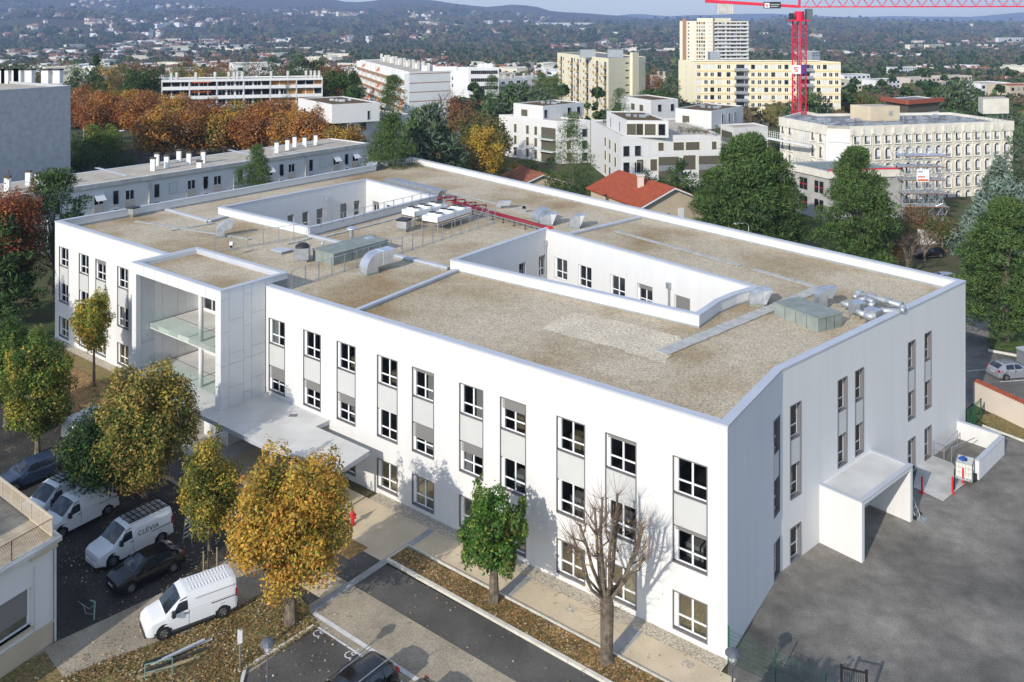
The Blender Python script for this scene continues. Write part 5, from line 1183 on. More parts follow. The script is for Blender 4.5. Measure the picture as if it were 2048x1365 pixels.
# ---------------------------------------------------------------- near trees
def shoots(bl, R, seed, n=26):
    rr = random.Random(seed+50); zs = [b[2] for b in bl]; zm = (min(zs)+max(zs))/2; out = list(bl)
    for i in range(n):
        b = rr.choice(bl); d = Vector((b[0], b[1], (b[2]-zm))); d = (d.normalized() if d.length > .01 else Vector((0, 0, 1)))*1.0+Vector((0, 0, .55)); s = rr.uniform(.07, .12)*R
        q = Vector(b[:3])+d*b[3]*rr.uniform(.75, 1.15); out.append((q.x, q.y, q.z, s, s, s*rr.uniform(1.6, 3.0)))
    return out
def near_tree(label, base, zb, zt, R, n, size, pal, seed, nb=55, tr=.16, name='lime_tree', cnt=18, **kw):
    bk_ = kw.pop('hollow', .35)
    return tree(name, label, (base.x, base.y, Z0), shoots(blobs_round(R, zt-zb, zb, int(nb*1.5), seed=seed, **{k: (tuple(q*.85 for q in kw.pop(k)) if k == 'r' else kw.pop(k)) for k in ('r', 'squash', 'narrow_top') if k in kw}, hollow=bk_), R, seed), int(n*2.5), size*.60, pal, tr, z_split=max(zb+.3, 1.2), cnt=cnt, **kw)
ROWG = 'pollarded street trees in front of the white building'
near_tree('big round orange gold tree at the corner of the disabled bays', GP(582, 1243), 1.6, 9.8, 3.5, 15000, .17, [(GOLD, 4), (ORANGE, 1.5), (YELLOW, 3.2), (OLIVE, 3.0), (LIME, .8), ((.50, .27, .05), 1.5)], 3, 80, tr=.36, cnt=26, r=(.22, .34), outer=((.55, .32, .06), .4))
t2 = near_tree('slender olive yellow tree with wooden stakes behind the sunlit van', GP(418, 1137), 1.9, 8.0, 1.95, 9000, .14, [(OLIVE, 4), (YELLOW, 2.3), (GREEN, 1.5), (GOLD, 1)], 4, 60, tr=.10, cnt=16, r=(.28, .42))
near_tree('large brown gold tree in front of the loggia block', GP(290, 1022), 1.5, 10.3, 3.45, 15000, .17, [(OLIVE, 5), ((.40, .29, .07), 2), (YELLOW, .8), (GREEN, 2.2), (BROWN, 1.2)], 5, 90, tr=.28, cnt=24, r=(.20, .32), outer=((.40, .29, .07), .4))
near_tree('dark green shaded tree overhanging the parked vans', GP(205, 1012), .9, 7.2, 3.0, 10000, .18, [(DGREEN, 4), (GREEN, 1), (OLIVE, .6)], 6, 60, tr=.24, cnt=18)  # shade on this crown is put into its dark leaf colours
near_tree('green tree with yellowing side above the half hidden pale car', GP(75, 905), .9, 9.6, 2.85, 12000, .17, [(GREEN, 4), (OLIVE, 3), (LIME, 1.4), (YELLOW, 1.6)], 8, 70, tr=.22, cnt=18, r=(.22, .34))
near_tree('small yellow green tree by the left wing of the white building', GP(188, 770), 3.0, 8.7, 2.0, 5200, .17, [(LIME, 3), (YELLOW, 3), (OLIVE, 3), (GOLD, .8)], 9, 40, tr=.13, cnt=16, r=(.26, .4))
near_tree('green tree cut by the left edge of the view', GP(12, 850), 1.0, 9.4, 2.7, 9000, .18, [(GREEN, 5), (DGREEN, 2), (LIME, 1)], 10, 60, tr=.22, cnt=14)
near_tree('leafy bright green tree with thick trunk in the planting bed', G(12.35, 4.0), 1.6, 6.6, 2.35, 3900, .20, [((.06, .15, .022), 5), (GREEN, 2.5), (LIME, 2.0), (OLIVE, 1.5)], 12, 30, tr=.30, cnt=40, r=(.20, .34), hollow=.1)
# pollarded bare tree
def pollard(label, loc, seed):
    rr = random.Random(seed); t = thing('bare_tree', label, 'tree', loc); mb = MB(); tw = MB()
    mb.tube((0, 0, -.1), (.02, 0, .3), .46, 12, r2=.32).tube((.02, 0, .3), (.05, .02, 2.9), .32, 12, r2=.36).tube((.05, .02, 2.9), (.02, 0, 3.5), .36, 12, r2=.30)
    for i in range(12):
        a = 2*PI*i/12+rr.uniform(-.3, .3); ro = rr.uniform(.5, 2.4); h = rr.uniform(6.8, 8.5) if ro < 1.6 else rr.uniform(5.2, 7.2)
        p = Vector((.05+.1*math.cos(a), .1*math.sin(a), rr.uniform(3.0, 3.5))); m1 = Vector((math.cos(a)*ro*.55, math.sin(a)*ro*.55, 4.3+rr.uniform(-.3, .4))); e = Vector((math.cos(a)*ro, math.sin(a)*ro, h)); m2 = m1.lerp(e, .5)+Vector((rr.uniform(-.12, .12), rr.uniform(-.12, .12), 0))
        r0 = rr.uniform(.075, .125); mb.tube(p, m1, r0, 7, r2=r0*.85).tube(m1, m2, r0*.85, 7, r2=r0*.65).tube(m2, e, r0*.65, 7, r2=r0*.6)
        mb.tube(e, e+Vector((0, 0, .12)), r0*.85, 7, r2=r0*.5)
        sides = [e]
        for k in range(rr.choice((2, 3, 4))):
            s = m1.lerp(e, rr.uniform(.1, .85)); d = Vector((rr.uniform(-1, 1)+math.cos(a)*.6, rr.uniform(-1, 1)+math.sin(a)*.6, rr.uniform(.2, 1))).normalized(); q = s+d*rr.uniform(.3, .9); mb.tube(s, q, r0*.45, 6, r2=r0*.32); sides.append(q)
        for s in sides:
            for k in range(14):
                d = Vector((rr.uniform(-1, 1)+math.cos(a)*.5, rr.uniform(-1, 1)+math.sin(a)*.5, rr.uniform(-.1, 1.8))).normalized(); l = rr.uniform(.5, 1.35); c = s+d*l*.5+Vector((0, 0, .05)); tw.tube(s, c, .011, 3, r2=.008, caps=False).tube(c, c+(d+Vector((0, 0, .5))).normalized()*l*.5, .008, 3, r2=.004, caps=False)
    for k in range(60):      # epicormic shoots round the trunk
        a = rr.uniform(0, 2*PI); z = rr.uniform(2.2, 3.6); s = Vector((.33*math.cos(a), .33*math.sin(a), z)); d = Vector((math.cos(a), math.sin(a), rr.uniform(-.5, .8))).normalized(); l = rr.uniform(.5, 1.4)
        tw.tube(s, s+d*l*.5, .010, 3, r2=.007, caps=False).tube(s+d*l*.5, s+d*l*.5+(d+Vector((0, 0, .6))).normalized()*l*.5, .007, 3, r2=.004, caps=False)
    link('trunk', mb.mesh('trunk', M['bark']), t); tag(link('twigs', tw.mesh('twigs', M['twig']), t), kind='stuff')
    n = 90; c = np.stack([RNG.normal(0, 1.0, n), RNG.normal(0, 1.0, n), RNG.uniform(3.5, 7.4, n)], 1); col = np.array([GOLD, BROWN, YELLOW])[RNG.integers(0, 3, n)]
    tag(link('leaves', card_mesh('leaves', c, unit(n), .07, .045, col, M['leaf']), t), kind='stuff')
    return t
pollard('bare pollarded tree with knobbly branches beside the building corner', G(4.87, 4.0, Z0), 5)
# wooden stakes
for i, (du, dv) in enumerate(((-11, 8), (16, 0))):
    p = GP(418+du, 1137+dv); tag(link('tree_stake', MB().tube((0, 0, 0), (0, 0, 1.25), .045, 8).mesh('tree_stake', M['wood_post']), None, p), ['wooden stake beside the slender young tree, side of the vans', 'wooden stake beside the slender young tree, side of the orange tree'][i], 'stake', 'stakes around the young tree')
near_tree('small dry shrub shooting up by the foot of the orange tree', GP(600, 1236), .15, 1.1, .5, 260, .06, [(BROWN, 1), (OLIVE, 1)], 21, 8, tr=.02, name='shrub', cnt=6)
# off-frame and edge trees whose shade falls into the view
near_tree('tall tree whose shade falls on the left end of the white building', Vector((-54.5, 80)), 2.5, 12.5, 3.6, 6000, .30, [(RUST, 2), (BROWN, 2), (OLIVE, 2)], 31, 50, tr=.3)
near_tree('rust red tree left of the white building', Vector((-56.5, 97.5)), 4, 14.5, 4.3, 9000, .24, [(RUST, 4), (BROWN, 3), ((.26, .06, .03), 2), (ORANGE, 1.2)], 32, 60, tr=.3)
t = tree('pine_tree', 'dark green pine at the left rear corner of the white building', (-54.0, 103, Z0), blobs_pine(5.6, 13.2, 3, 80, seed=4, top=.4), 9000, .34, [(PINE, 4), ((.045, .09, .02), 3), (DGREEN, 3)], .3, 3, 14, aspect=.16, needle=True)
t = tree('pine_tree', 'dark tree filling the shade beside the left end wall', (-55.5, 95.5, Z0), blobs_pine(4.6, 11.5, .5, 80, seed=14, top=.5), 9000, .34, [(DGREEN, 4), (PINE, 3)], .3, 1, 14, aspect=.2, needle=True)
near_tree('orange tree in front of the camera side, out of view, shading the road', Vector((7.4, 32.5)), 3.5, 7.8, 2.2, 2500, .25, [(GOLD, 1), (OLIVE, 1)], 33, 30, tr=.2)
near_tree('small tree out of view shading the mesh fence', Vector((10.5, 33.5)), 1.5, 5.2, 1.7, 1500, .16, [(GOLD, 1), (OLIVE, 1)], 34, 24, tr=.1)
# upper storey of the terrace house just left of the view; it shades the back of the terrace
uc_ = Vector((-30.9, 41.8)); mb = MB(); mb.prism([uc_, uc_+dE*8, uc_+dE*8+hx_*6, uc_+hx_*6], ZH, ZH+3.9, bottom=True); mb.build('upper_storey', M['render_white'], hs)
# fallen leaves
def scatter(label, polys, n, size, pal, z, seed=1):
    rg = np.random.default_rng(seed); pts_ = []
    for poly, cnt in polys:
        q = np.array([(p[0], p[1]) for p in poly]); lo, hi = q.min(0), q.max(0); got = 0
        while got < cnt:
            c = rg.uniform(lo, hi, (4000, 2)); ins = np.zeros(len(c), bool); j = len(q)-1
            for i in range(len(q)):
                a, b = q[i], q[j]; cond = ((a[1] > c[:, 1]) != (b[1] > c[:, 1])) & (c[:, 0] < (b[0]-a[0])*(c[:, 1]-a[1])/(b[1]-a[1]+1e-12)+a[0]); ins ^= cond; j = i
            c = c[ins]; m = np.array([noise.noise(Vector((x*.5, y*.5, seed))) for x, y in c]) if len(c) else np.zeros(0); c = c[rg.random(len(c)) < .5+m]; c = c[:cnt-got]; got += len(c); pts_.append(c)
    c = np.concatenate(pts_); N = len(c); c3 = np.stack([c[:, 0], c[:, 1], np.full(N, z)+rg.uniform(.0, .03, N)], 1)
    nn = np.stack([rg.normal(0, .25, N), rg.normal(0, .25, N), np.ones(N)], 1); pc = np.array(pal); col = pc[rg.integers(0, len(pc), N)]*(1+rg.normal(size=(N, 1))*.2); col = np.clip(col, .01, .8)
    o = link('fallen_leaves', card_mesh('fallen_leaves', c3, nn, size*rg.uniform(.6, 1.2, N), size*.7*rg.uniform(.6, 1.2, N), col, M['dry_leaf'])); tag(o, label, kind='stuff'); return o
LP = [(.42, .34, .20), (.50, .43, .29), (.36, .22, .08), (.26, .13, .05), (.34, .24, .11), (.24, .18, .09)]
bank = [GP(105, 1365), GP(180, 1330), GP(372, 1262), GP(470, 1213), GP(560, 1165), GP(600, 1190), GP(638, 1250), GP(560, 1300), GP(480, 1345), GP(470, 1400), GP(300, 1460)]
drv = [GP(0, 1400), GP(0, 1345), GP(107, 1283), GP(330, 1150), GP(430, 1060), GP(560, 1165), GP(470, 1213), GP(372, 1262), GP(180, 1330)]
bayp = [G(3, 11.5), G(18.7, 11.5), G(19, 16.5), G(3, 20)]
roadp = [G(0, 5.4), G(24, 5.4), G(24, 11), G(0, 11)]
bedp = [G(-.8, 3.5), G(19.8, 3.5), G(19.8, 5.1), G(-.8, 5.1)]
leftp = [GP(0, 900), GP(150, 780), GP(300, 900), GP(430, 1010), GP(430, 1060), GP(250, 1180), GP(110, 1200), GP(100, 1000)]
bed2p = [G(52.6, 2.8), G(75.5, 2.8), G(75.5, 8.3), G(52.6, 8.3)]
scatter('dry autumn leaves covering the bank, drive and parking bays', [(bank, 2300), (drv, 600), (bayp, 380), (roadp, 170), (bedp, 1300), (leftp, 800), (bed2p, 1800), ([G(-.8, 1), G(19.8, 1), G(19.8, 3.3), G(-.8, 3.3)], 80)], 0, .066, LP, Z0+.12, 3)
scatter('dull brown leaves and grass tufts on the bank and the planting bed', [(bank, 5200), (bedp, 4200), (bed2p, 1500)], 0, .07, [(.20, .12, .045), (.26, .16, .06), (.12, .07, .03), (.09, .11, .03)], Z0+.11, 9)
# ---------------------------------------------------------------- terrain
def lerp_tab(tab, x):
    if x <= tab[0][0]: return tab[0][1]
    for (a, p), (b, q) in zip(tab, tab[1:]):
        if x <= b: return p+(q-p)*(x-a)/(b-a)
    return tab[-1][1]
PROF = [(-400, -.2), (150, -.2), (230, -.6), (300, -4), (400, -10), (650, -24), (900, -34), (1500, -50), (2500, -58), (4200, -48)]
RIDGE = [(-2500, 0), (-600, -30), (0, -26), (350, -22), (560, -14), (640, -6), (690, 4), (725, 5), (790, -4), (860, 0), (910, 8), (974, 14.5), (1000, 12), (1030, 9), (1070, 13), (1107, 24), (1158, 26), (1234, 31.5), (1300, 37), (1500, 41), (1700, 43), (2048, 44), (2600, 40), (4500, 20)]
FARR = [(-2500, 30), (1100, 34), (1230, 32), (1270, 27.5), (1310, 31), (1340, 33), (1380, 30), (1430, 31.5), (1480, 28), (1550, 27), (1600, 30), (1700, 35), (1790, 32), (1850, 33), (1950, 34), (2000, 29), (2048, 25), (2200, 20), (4500, 25)]
def gz(x, y):
    D = max(y, 1.0); u = UC+F*x/max(D, 200)
    z = lerp_tab(PROF, D)
    if D > 200: z += noise.noise(Vector((x*.004, y*.004, 3)))*min(6, (D-200)*.012)
    if D > 3200:
        vr = lerp_tab(RIDGE, u); zr = H+(VH-vr)*8200/F; t = min(1, (D-3200)/5000)
        n = noise.fractal(Vector((x*.0007, y*.0007, 1)), 1.0, 2.0, 5)
        z = z*(1-t)+(zr)*(t**1.7)+min(1, (D-3200)/900)*n*(26+60*max(0, zr/300))*(1-t**6)
        z = max(z, -60)
    return z
mb = MB(); nu = 250; rows = [-350, -150, -40, 20, 60, 100, 130, 160, 190, 220, 250]+[250*(8200/250)**(i/120) for i in range(1, 121)]+[8400, 8900, 9600]
vs = []
for D in rows:
    for i in range(nu+1):
        k = -1.75+3.5*i/nu; x = k*(D+420) if D < 1500 else k*(D+420)
        if D > 8200: z = gz(x*8200/D, 8200)-(D-8200)*.35
        else: z = gz(x, D)
        vs.append((x, D, z))
w = nu+1; mb.add(vs, [(r*w+i, r*w+i+1, (r+1)*w+i+1, (r+1)*w+i) for r in range(len(rows)-1) for i in range(nu)])
def terrain_mat():
    m = bpy.data.materials.new('terrain'); m.use_nodes = True; t = m.node_tree; b = t.nodes['Principled BSDF']; b.inputs['Roughness'].default_value = .95; b.inputs['Specular IOR Level'].default_value = .1
    g = t.nodes.new('ShaderNodeNewGeometry')
    def nz(s, d=6, off=0):
        n = t.nodes.new('ShaderNodeTexNoise'); n.inputs['Scale'].default_value = s; n.inputs['Detail'].default_value = d
        mp = t.nodes.new('ShaderNodeMapping'); mp.inputs['Location'].default_value = (off, off, 0); t.links.new(g.outputs['Position'], mp.inputs[0]); t.links.new(mp.outputs[0], n.inputs['Vector']); return n
    def ramp(n, els):
        r = t.nodes.new('ShaderNodeValToRGB'); e = r.color_ramp.elements
        e[0].position, e[0].color = els[0][0], (*els[0][1], 1); e[1].position, e[1].color = els[-1][0], (*els[-1][1], 1)
        for p, c in els[1:-1]: q = e.new(p); q.color = (*c, 1)
        t.links.new(n.outputs['Fac'], r.inputs[0]); return r
    forest = ramp(nz(.012, 12), [(.3, (.030, .036, .017)), (.48, (.055, .050, .026)), (.6, (.085, .055, .030)), (.72, (.05, .06, .02))])
    field = ramp(nz(.003, 3, 50), [(.3, (.07, .12, .035)), (.5, (.13, .14, .05)), (.7, (.09, .15, .04))])
    msk = t.nodes.new('ShaderNodeValToRGB'); msk.color_ramp.elements[0].position = .56; msk.color_ramp.elements[1].position = .60
    n3 = nz(.0022, 5, 200); t.links.new(n3.outputs['Fac'], msk.inputs[0])
    sp = t.nodes.new('ShaderNodeSeparateXYZ'); t.links.new(g.outputs['Position'], sp.inputs[0])
    far = t.nodes.new('ShaderNodeMapRange'); far.inputs[1].default_value = 3500; far.inputs[2].default_value = 4600; t.links.new(sp.outputs['Y'], far.inputs[0])
    hi = t.nodes.new('ShaderNodeMapRange'); hi.inputs[1].default_value = 60; hi.inputs[2].default_value = 130; hi.inputs[3].default_value = 1; hi.inputs[4].default_value = 0; t.links.new(sp.outputs['Z'], hi.inputs[0])
    m1 = t.nodes.new('ShaderNodeMath'); m1.operation = 'MULTIPLY'; t.links.new(far.outputs[0], m1.inputs[0]); t.links.new(msk.outputs[0], m1.inputs[1])
    m2 = t.nodes.new('ShaderNodeMath'); m2.operation = 'MULTIPLY'; t.links.new(m1.outputs[0], m2.inputs[0]); t.links.new(hi.outputs[0], m2.inputs[1])
    mx = t.nodes.new('ShaderNodeMixRGB'); t.links.new(m2.outputs[0], mx.inputs[0]); t.links.new(forest.outputs[0], mx.inputs[1]); t.links.new(field.outputs[0], mx.inputs[2])
    near = ramp(nz(.08, 8), [(.35, (.06, .085, .03)), (.55, (.11, .095, .055)), (.7, (.07, .10, .03))])
    nr = t.nodes.new('ShaderNodeMapRange'); nr.inputs[1].default_value = 380; nr.inputs[2].default_value = 300; t.links.new(sp.outputs['Y'], nr.inputs[0])
    mx2 = t.nodes.new('ShaderNodeMixRGB'); t.links.new(nr.outputs[0], mx2.inputs[0]); t.links.new(mx.outputs[0], mx2.inputs[1]); t.links.new(near.outputs[0], mx2.inputs[2])
    t.links.new(mx2.outputs[0], b.inputs['Base Color'])
    bp = t.nodes.new('ShaderNodeBump'); bp.inputs['Strength'].default_value = 1.0; bp.inputs['Distance'].default_value = 14
    n4 = nz(.03, 8); n4m = t.nodes.new('ShaderNodeMath'); n4m.operation = 'MULTIPLY'; t.links.new(n4.outputs['Fac'], n4m.inputs[0]); t.links.new(far.outputs[0], n4m.inputs[1]); t.links.new(n4m.outputs[0], bp.inputs['Height']); t.links.new(bp.outputs[0], b.inputs['Normal'])
    return m
M['terrain'] = terrain_mat()
struct('terrain', mb, M['terrain']).data.polygons.foreach_set('use_smooth', [True]*(len(rows)-1)*nu)
mb = MB(); vs = []; R2 = [10500, 12000, 13800, 14200, 15200]
for r, D in enumerate(R2):
    for i in range(161):
        k = -1.2+2.4*i/160; x = k*D; u = UC+F*k; zt = H+(VH-lerp_tab(FARR, u))*13800/F+noise.fractal(Vector((x*.0006, D*.0006, 7)), 1, 2, 4)*14
        vs.append((x, D, [-120, zt*.45-30, zt, zt*.9, -200][r]))
mb.add(vs, [(r*161+i, r*161+i+1, (r+1)*161+i+1, (r+1)*161+i) for r in range(len(R2)-1) for i in range(160)])
M['far_forest'] = mat('far_forest', (.05, .055, .04), .95, var=.3, vs=.002)
o = struct('mountains', mb, M['far_forest']); o.data.polygons.foreach_set('use_smooth', [True]*len(o.data.polygons))

# ---------------------------------------------------------------- background buildings
FOOT = []      # footprints kept clear of woodland
def base_of(pts, zb): return zb if zb is not None else min(gz(p[0], p[1]) for p in pts)-1
class Bld:
    def __init__(s, name, label, cat, L_, C_, R_, zt, zb=None, wall='white_block', roof='roof_felt', par=.5, group=None, parth=.25, coping=None, z_off=0):
        l, c = v2(L_), v2(C_); r = v2(R_); s.pl = [l, c, r, l+r-c]; s.zt = zt; s.zb = base_of(s.pl, zb); FOOT.append(s.pl)
        s.t = thing(name, label, cat, (c.x, c.y, s.zb), 0, group)
        mb = MB(); mb.prism(s.pl, s.zb, zt-par if par else zt, top=False)
        inn = offset_poly(s.pl, parth)
        if par: ring(mb, s.pl, inn, zt-par, zt-par-.1, zt)
        mb.build('wall', M[wall], s.t)
        m2 = MB(); m2.add([(p.x, p.y, zt-par) for p in inn], [(0, 1, 2, 3)]); m2.build('roof', M[roof], s.t)
        if coping: m3 = MB(); ring(m3, offset_poly(s.pl, -.06), offset_poly(s.pl, parth+.04), zt-.08, zt-.08, zt+.05); m3.build('coping', M[coping], s.t)
        s.lf = Wall(l, c); s.rf = Wall(c, r)
    def add(s, nm, mb, m, kind=None, label=None): o = mb.build(nm, M[m] if isinstance(m, str) else m, s.t); tag(o, label, kind=kind); return o
_cache = {}
def win_mesh(w, h, kind):
    key = (round(w, 2), round(h, 2), kind)
    if key in _cache: return _cache[key]
    mb = MB()
    if kind == 'dark':      # recessed dark opening with light frame
        mb.box(-w/2, w/2, -.03, .02, 0, h, 1); g = min(.09, w*.1)
        for a, b, c, d in ((-w/2-g, -w/2, 0, h), (w/2, w/2+g, 0, h), (-w/2-g, w/2+g, -g, 0), (-w/2-g, w/2+g, h, h+g)): mb.box(a, b, -.09, .02, c, d, 0)
        mats = [M['coping'], M['pane']]
    elif kind == 'cas':      # white casement, two leaves
        mb.box(-w/2, w/2, -.02, .02, 0, h, 1)
        for x in (-w/2, -.05, w/2-.1): mb.box(x, x+.1, -.06, .02, 0, h, 0)
        mb.box(-w/2, w/2, -.06, .02, 0, .09, 0); mb.box(-w/2, w/2, -.06, .02, h-.09, h, 0); mats = [M['pvc'], M['pane']]
    elif kind == 'shut': mb.box(-w/2, w/2, -.05, .02, 0, h, 0); mb.box(-w/2-.06, w/2+.06, -.02, .01, -.06, h+.06, 1); mats = [M['shutter_white'], M['membrane']]
    elif kind == 'brown':
        mb.box(-w/2, w/2, -.03, .02, 0, h, 1)
        for a, b, c, d in ((-w/2-.08, -w/2, 0, h), (w/2, w/2+.3, 0, h), (-w/2-.08, w/2+.3, h, h+.08)): mb.box(a, b, -.07, .02, c, d, 0)
        mats = [M['cream_light'], M['shutter_brown']]
    elif kind == 'orange': mb.box(-w/2, w/2, -.05, .02, 0, h, 0); mats = [M['timber_orange']]
    elif kind == 'awning':
        mb.hexa([(-w/2, -.9, h-.5), (w/2, -.9, h-.5), (w/2, -.87, h-.47), (-w/2, -.87, h-.47), (-w/2, .0, h), (w/2, .0, h), (w/2, 0, h+.04), (-w/2, 0, h+.04)]); mats = [M['orange']]
    elif kind == 'arch':
        n = 8; r = w/2; pts_ = [(-r, 0), (r, 0)]+[(r*math.cos(PI*i/n), h-r+r*math.sin(PI*i/n)) for i in range(n+1)]
        pts2 = [(x*1.34, (z-h/2)*1.18+h/2) for x, z in pts_]; m = len(pts_)
        mb.add([(x, -.32, z) for x, z in pts2]+[(x, -.18, z) for x, z in pts_], [(i, (i+1) % m, m+(i+1) % m, m+i) for i in range(m)], 0)
        mb.add([(x, -.32, z) for x, z in pts2]+[(x*1.12, 0, (z-h/2)*1.05+h/2) for x, z in pts2], [(i, (i+1) % m, m+(i+1) % m, m+i) for i in range(m)], 0)
        mb.add([(x, -.02, z) for x, z in pts_], [tuple(range(m))], 1); mb.add([(x, -.18, z) for x, z in pts_]+[(x, -.02, z) for x, z in pts_], [(i, (i+1) % m, m+(i+1) % m, m+i) for i in range(m)], 0)
        mb.box(-r*.15, r*.95, -.06, -.03, .1, h*.86, 2)
        for z in (.15, .32, .48): mb.box(-r, r, -.22, -.18, z, z+.05, 3)
        mats = [M['concrete_arch'], M['pane'], M['shutter_white'], M['galv']]
    _cache[key] = mb.mesh('window', mats); return _cache[key]
def wins(B, wl, xs, zs, w, h, kinds='dark', nm='window', seed=1, y=0.0, joined=False, parent=None):
    rr = random.Random(seed); p0 = B.t.location; out = []
    for z in zs:
        for x in xs:
            k = rr.choice(kinds) if isinstance(kinds, (list, tuple)) else kinds
            if k is None: continue
            p = wl(x, y, z); out.append(link(nm, win_mesh(w, h, k), B.t, (p.x-p0.x, p.y-p0.y, p.z-p0.z), wl.ang))
    return out
def win_stuff(B, wl, xs, zs, w, h, mats=('pane',), seed=1, nm='windows', d=.04):
    rr = random.Random(seed); mb = MB()
    for z in zs:
        for x in xs: mb.box(x-w/2, x+w/2, -d, .05, z, z+h, rr.randrange(len(mats)), fn=wl)
    tag(mb.build(nm, [M[m] for m in mats], B.t), kind='stuff')
def ar(a, b, n): return [a+(b-a)*i/(n-1) for i in range(n)] if n > 1 else [a]
def chimney(B, u, v, zr, h=1.9, w=.62, cap=True, d=None):
    p = P(u, v, zr); mb = MB().box(p.x-w/2, p.x+w/2, p.y-w*.35, p.y+w*.35, zr, zr+h); c = B.add('chimney', mb, 'white_block')
    m2 = MB().box(p.x-w*.58, p.x+w*.58, p.y-w*.42, p.y+w*.42, zr+h, zr+h+.28); o = m2.build('chimney_cap', M['cap_dark'], c)
    return c

# B1 blind grey block at the far left
dB1 = Vector((.55, .835)); c_ = v2(P(141, 172, 21)); 
b = Bld('apartment_block', 'tall blind grey gable block at the left edge with white chimneys', 'building', c_-dB1*55, c_, c_+Vector((-.835, .55))*42, 21, None, 'grey_render', 'roof_felt', par=.4, coping='coping')  # unseen length and depth enlarged to cast shade on the lawn
b.t['label'] = 'tall blind grey gable block at the left edge with white chimneys'
for i, u in enumerate((8, 36, 40, 62, 95, 118, 15)): 
    p = P(u, 163, 21); MB().box(p.x-.9, p.x+.5, p.y-.7, p.y+.7, 20.6, 23.2).build('chimney', M['white_block'], b.t); MB().box(p.x-1.0, p.x+.6, p.y-.8, p.y+.8, 23.2, 23.5).build('chimney_cap', M['dark_metal'], b.t)
# B2 long low terrace behind the school, eave 9 m
pe0, pe1 = P(111, 379.5, 9), P(736, 286, 9); dr2 = (v2(pe1)-v2(pe0)).normalized(); L0 = v2(pe0)-dr2*38
nr2 = Vector((-dr2.y, dr2.x))
pl_ = v2(pe1)
b = Bld('terrace_block', 'long low pale housing block with a row of chimneys behind the school', 'building', L0, pl_, pl_+nr2*11.0, 9, -.5, 'stucco_beige' if False else 'white_block', 'roof_felt', par=.12, parth=.35)
b.add('eave_band', MB().box(-.1, b.lf.L+.1, -.35, 0, 8.35, 9.02, fn=b.lf), 'concrete')
wl = b.lf; x0 = wl.L
k = 0
bay = [(3.4, 'w'), (5.6, 'n'), (8.2, 's'), (11.4, 'b'), (14.2, 'n')]
for base in ar(4, x0-2, 1)+[i*15.2 for i in range(int(x0/15.2)+1)]:
    if base == 4: continue
    for off_, kd in bay:
        x = x0-base-off_
        if x < 1: continue
        for z in (5.75, 3.0, .4):
            if kd == 'w' or kd == 's': wins(b, wl, [x], [z], 1.5, 1.55, 'cas', seed=int(x*7+z)); b.add('spandrel', MB().box(x-.8, x+.8, -.05, .0, z-1.2, z-.12, fn=wl), 'stucco_pink') if z > 3 else None
            elif kd == 'n': wins(b, wl, [x], [z-.3], .8, 2.0, 'dark', seed=3)
            elif kd == 'b': wins(b, wl, [x], [z-.1], 1.3, 1.6, ['shut', 'cas'], seed=int(x))
        if kd in 'ws' and random.random() < .5:      # awning shutter pushed open
            b.add('open_shutter', MB().hexa([wl(x-.75, -1.0, 6.5), wl(x+.75, -1.0, 6.5), wl(x+.75, -.95, 6.5), wl(x-.75, -.95, 6.5), wl(x-.75, -.02, 7.35), wl(x+.75, -.02, 7.35), wl(x+.75, .0, 7.4), wl(x-.75, .0, 7.4)]), 'shutter_white')
    xx = x0-base-.2
    if xx > 1: b.add('pilaster', MB().box(xx-.15, xx+.15, -.22, 0, -.5, 8.34, fn=wl), 'concrete')
for u, v in ((15, 383), (57, 371), (74.5, 374), (112, 371), (306, 342), (314, 331.5), (333.5, 336.6), (358, 324.7), (378, 329.8), (406.7, 326.4), (553.6, 306), (575, 300.7), (589.5, 294), (609.4, 295.6), (631.6, 290.5)): chimney(b, u, v, 8.9, 1.9, .72)
for u, v in ((399, 336.6), (92, 377)): chimney(b, u, v, 8.9, 1.0, .8)
for u in (255, 520): p0, p1 = P(u, 352-(u-255)*.145, 8.92), P(u-62, 336-(u-255)*.135, 8.92); b.add('roof_seam', MB().box(0, (v2(p1)-v2(p0)).length, -.3, .3, 8.9, 8.96, fn=Wall(p0, p1)), 'coping')
p = P(548, 300, 10); b.add('satellite_dish', MB().lathe((p.x, p.y-.3, 10), [(0, 0), (.3, .05), (.55, .2)], 14).tube((p.x, p.y, 8.9), (p.x, p.y, 10.1), .04, 6), 'white_block')

# B3 long white block with loggias
L_, R_ = P(324, 160.5, 15.5), P(645, 155.5, 15.5); d3 = (v2(R_)-v2(L_)).normalized()
b = Bld('apartment_block', 'long white block with horizontal balconies behind the orange plane trees', 'building', v2(L_)+Vector((-d3.y, d3.x))*11, L_, R_, 15.5, None, 'white_block', 'roof_felt', par=.3)
wl = b.rf; Lx = wl.L
for i in range(5):
    z = 15.5-2.8*(i+1)
    b.add('balcony_band', MB().box(.3, Lx-.3, -1.5, -1.35, z-.15, z+.85, fn=wl), 'white_block'); b.add('balcony_floor', MB().box(.3, Lx-.3, -1.35, 0, z-.15, z, fn=wl), 'white_block')
    nb_ = 6; kinds = [['cas', 'dark'], ['cas', 'dark'], ['cas'], ['cas', 'dark'], ['orange', 'cas'] if i else ['orange'], ['orange', 'dark']]
    for j in range(nb_):
        xs = [Lx*(j+.5+dx)/nb_ for dx in (-.32, 0, .32)]; wins(b, wl, xs, [z+.15], 2.1, 2.2, kinds[j], seed=i*9+j)
b.add('roof_band', MB().box(.0, Lx, -1.5, 0, 14.9, 15.5, fn=wl), 'white_block')
for j in range(7): x = .15+(Lx-.3)*j/6; b.add('partition', MB().box(x-.12, x+.12, -1.5, 0, b.zb, 14.9, fn=wl), 'white_block')
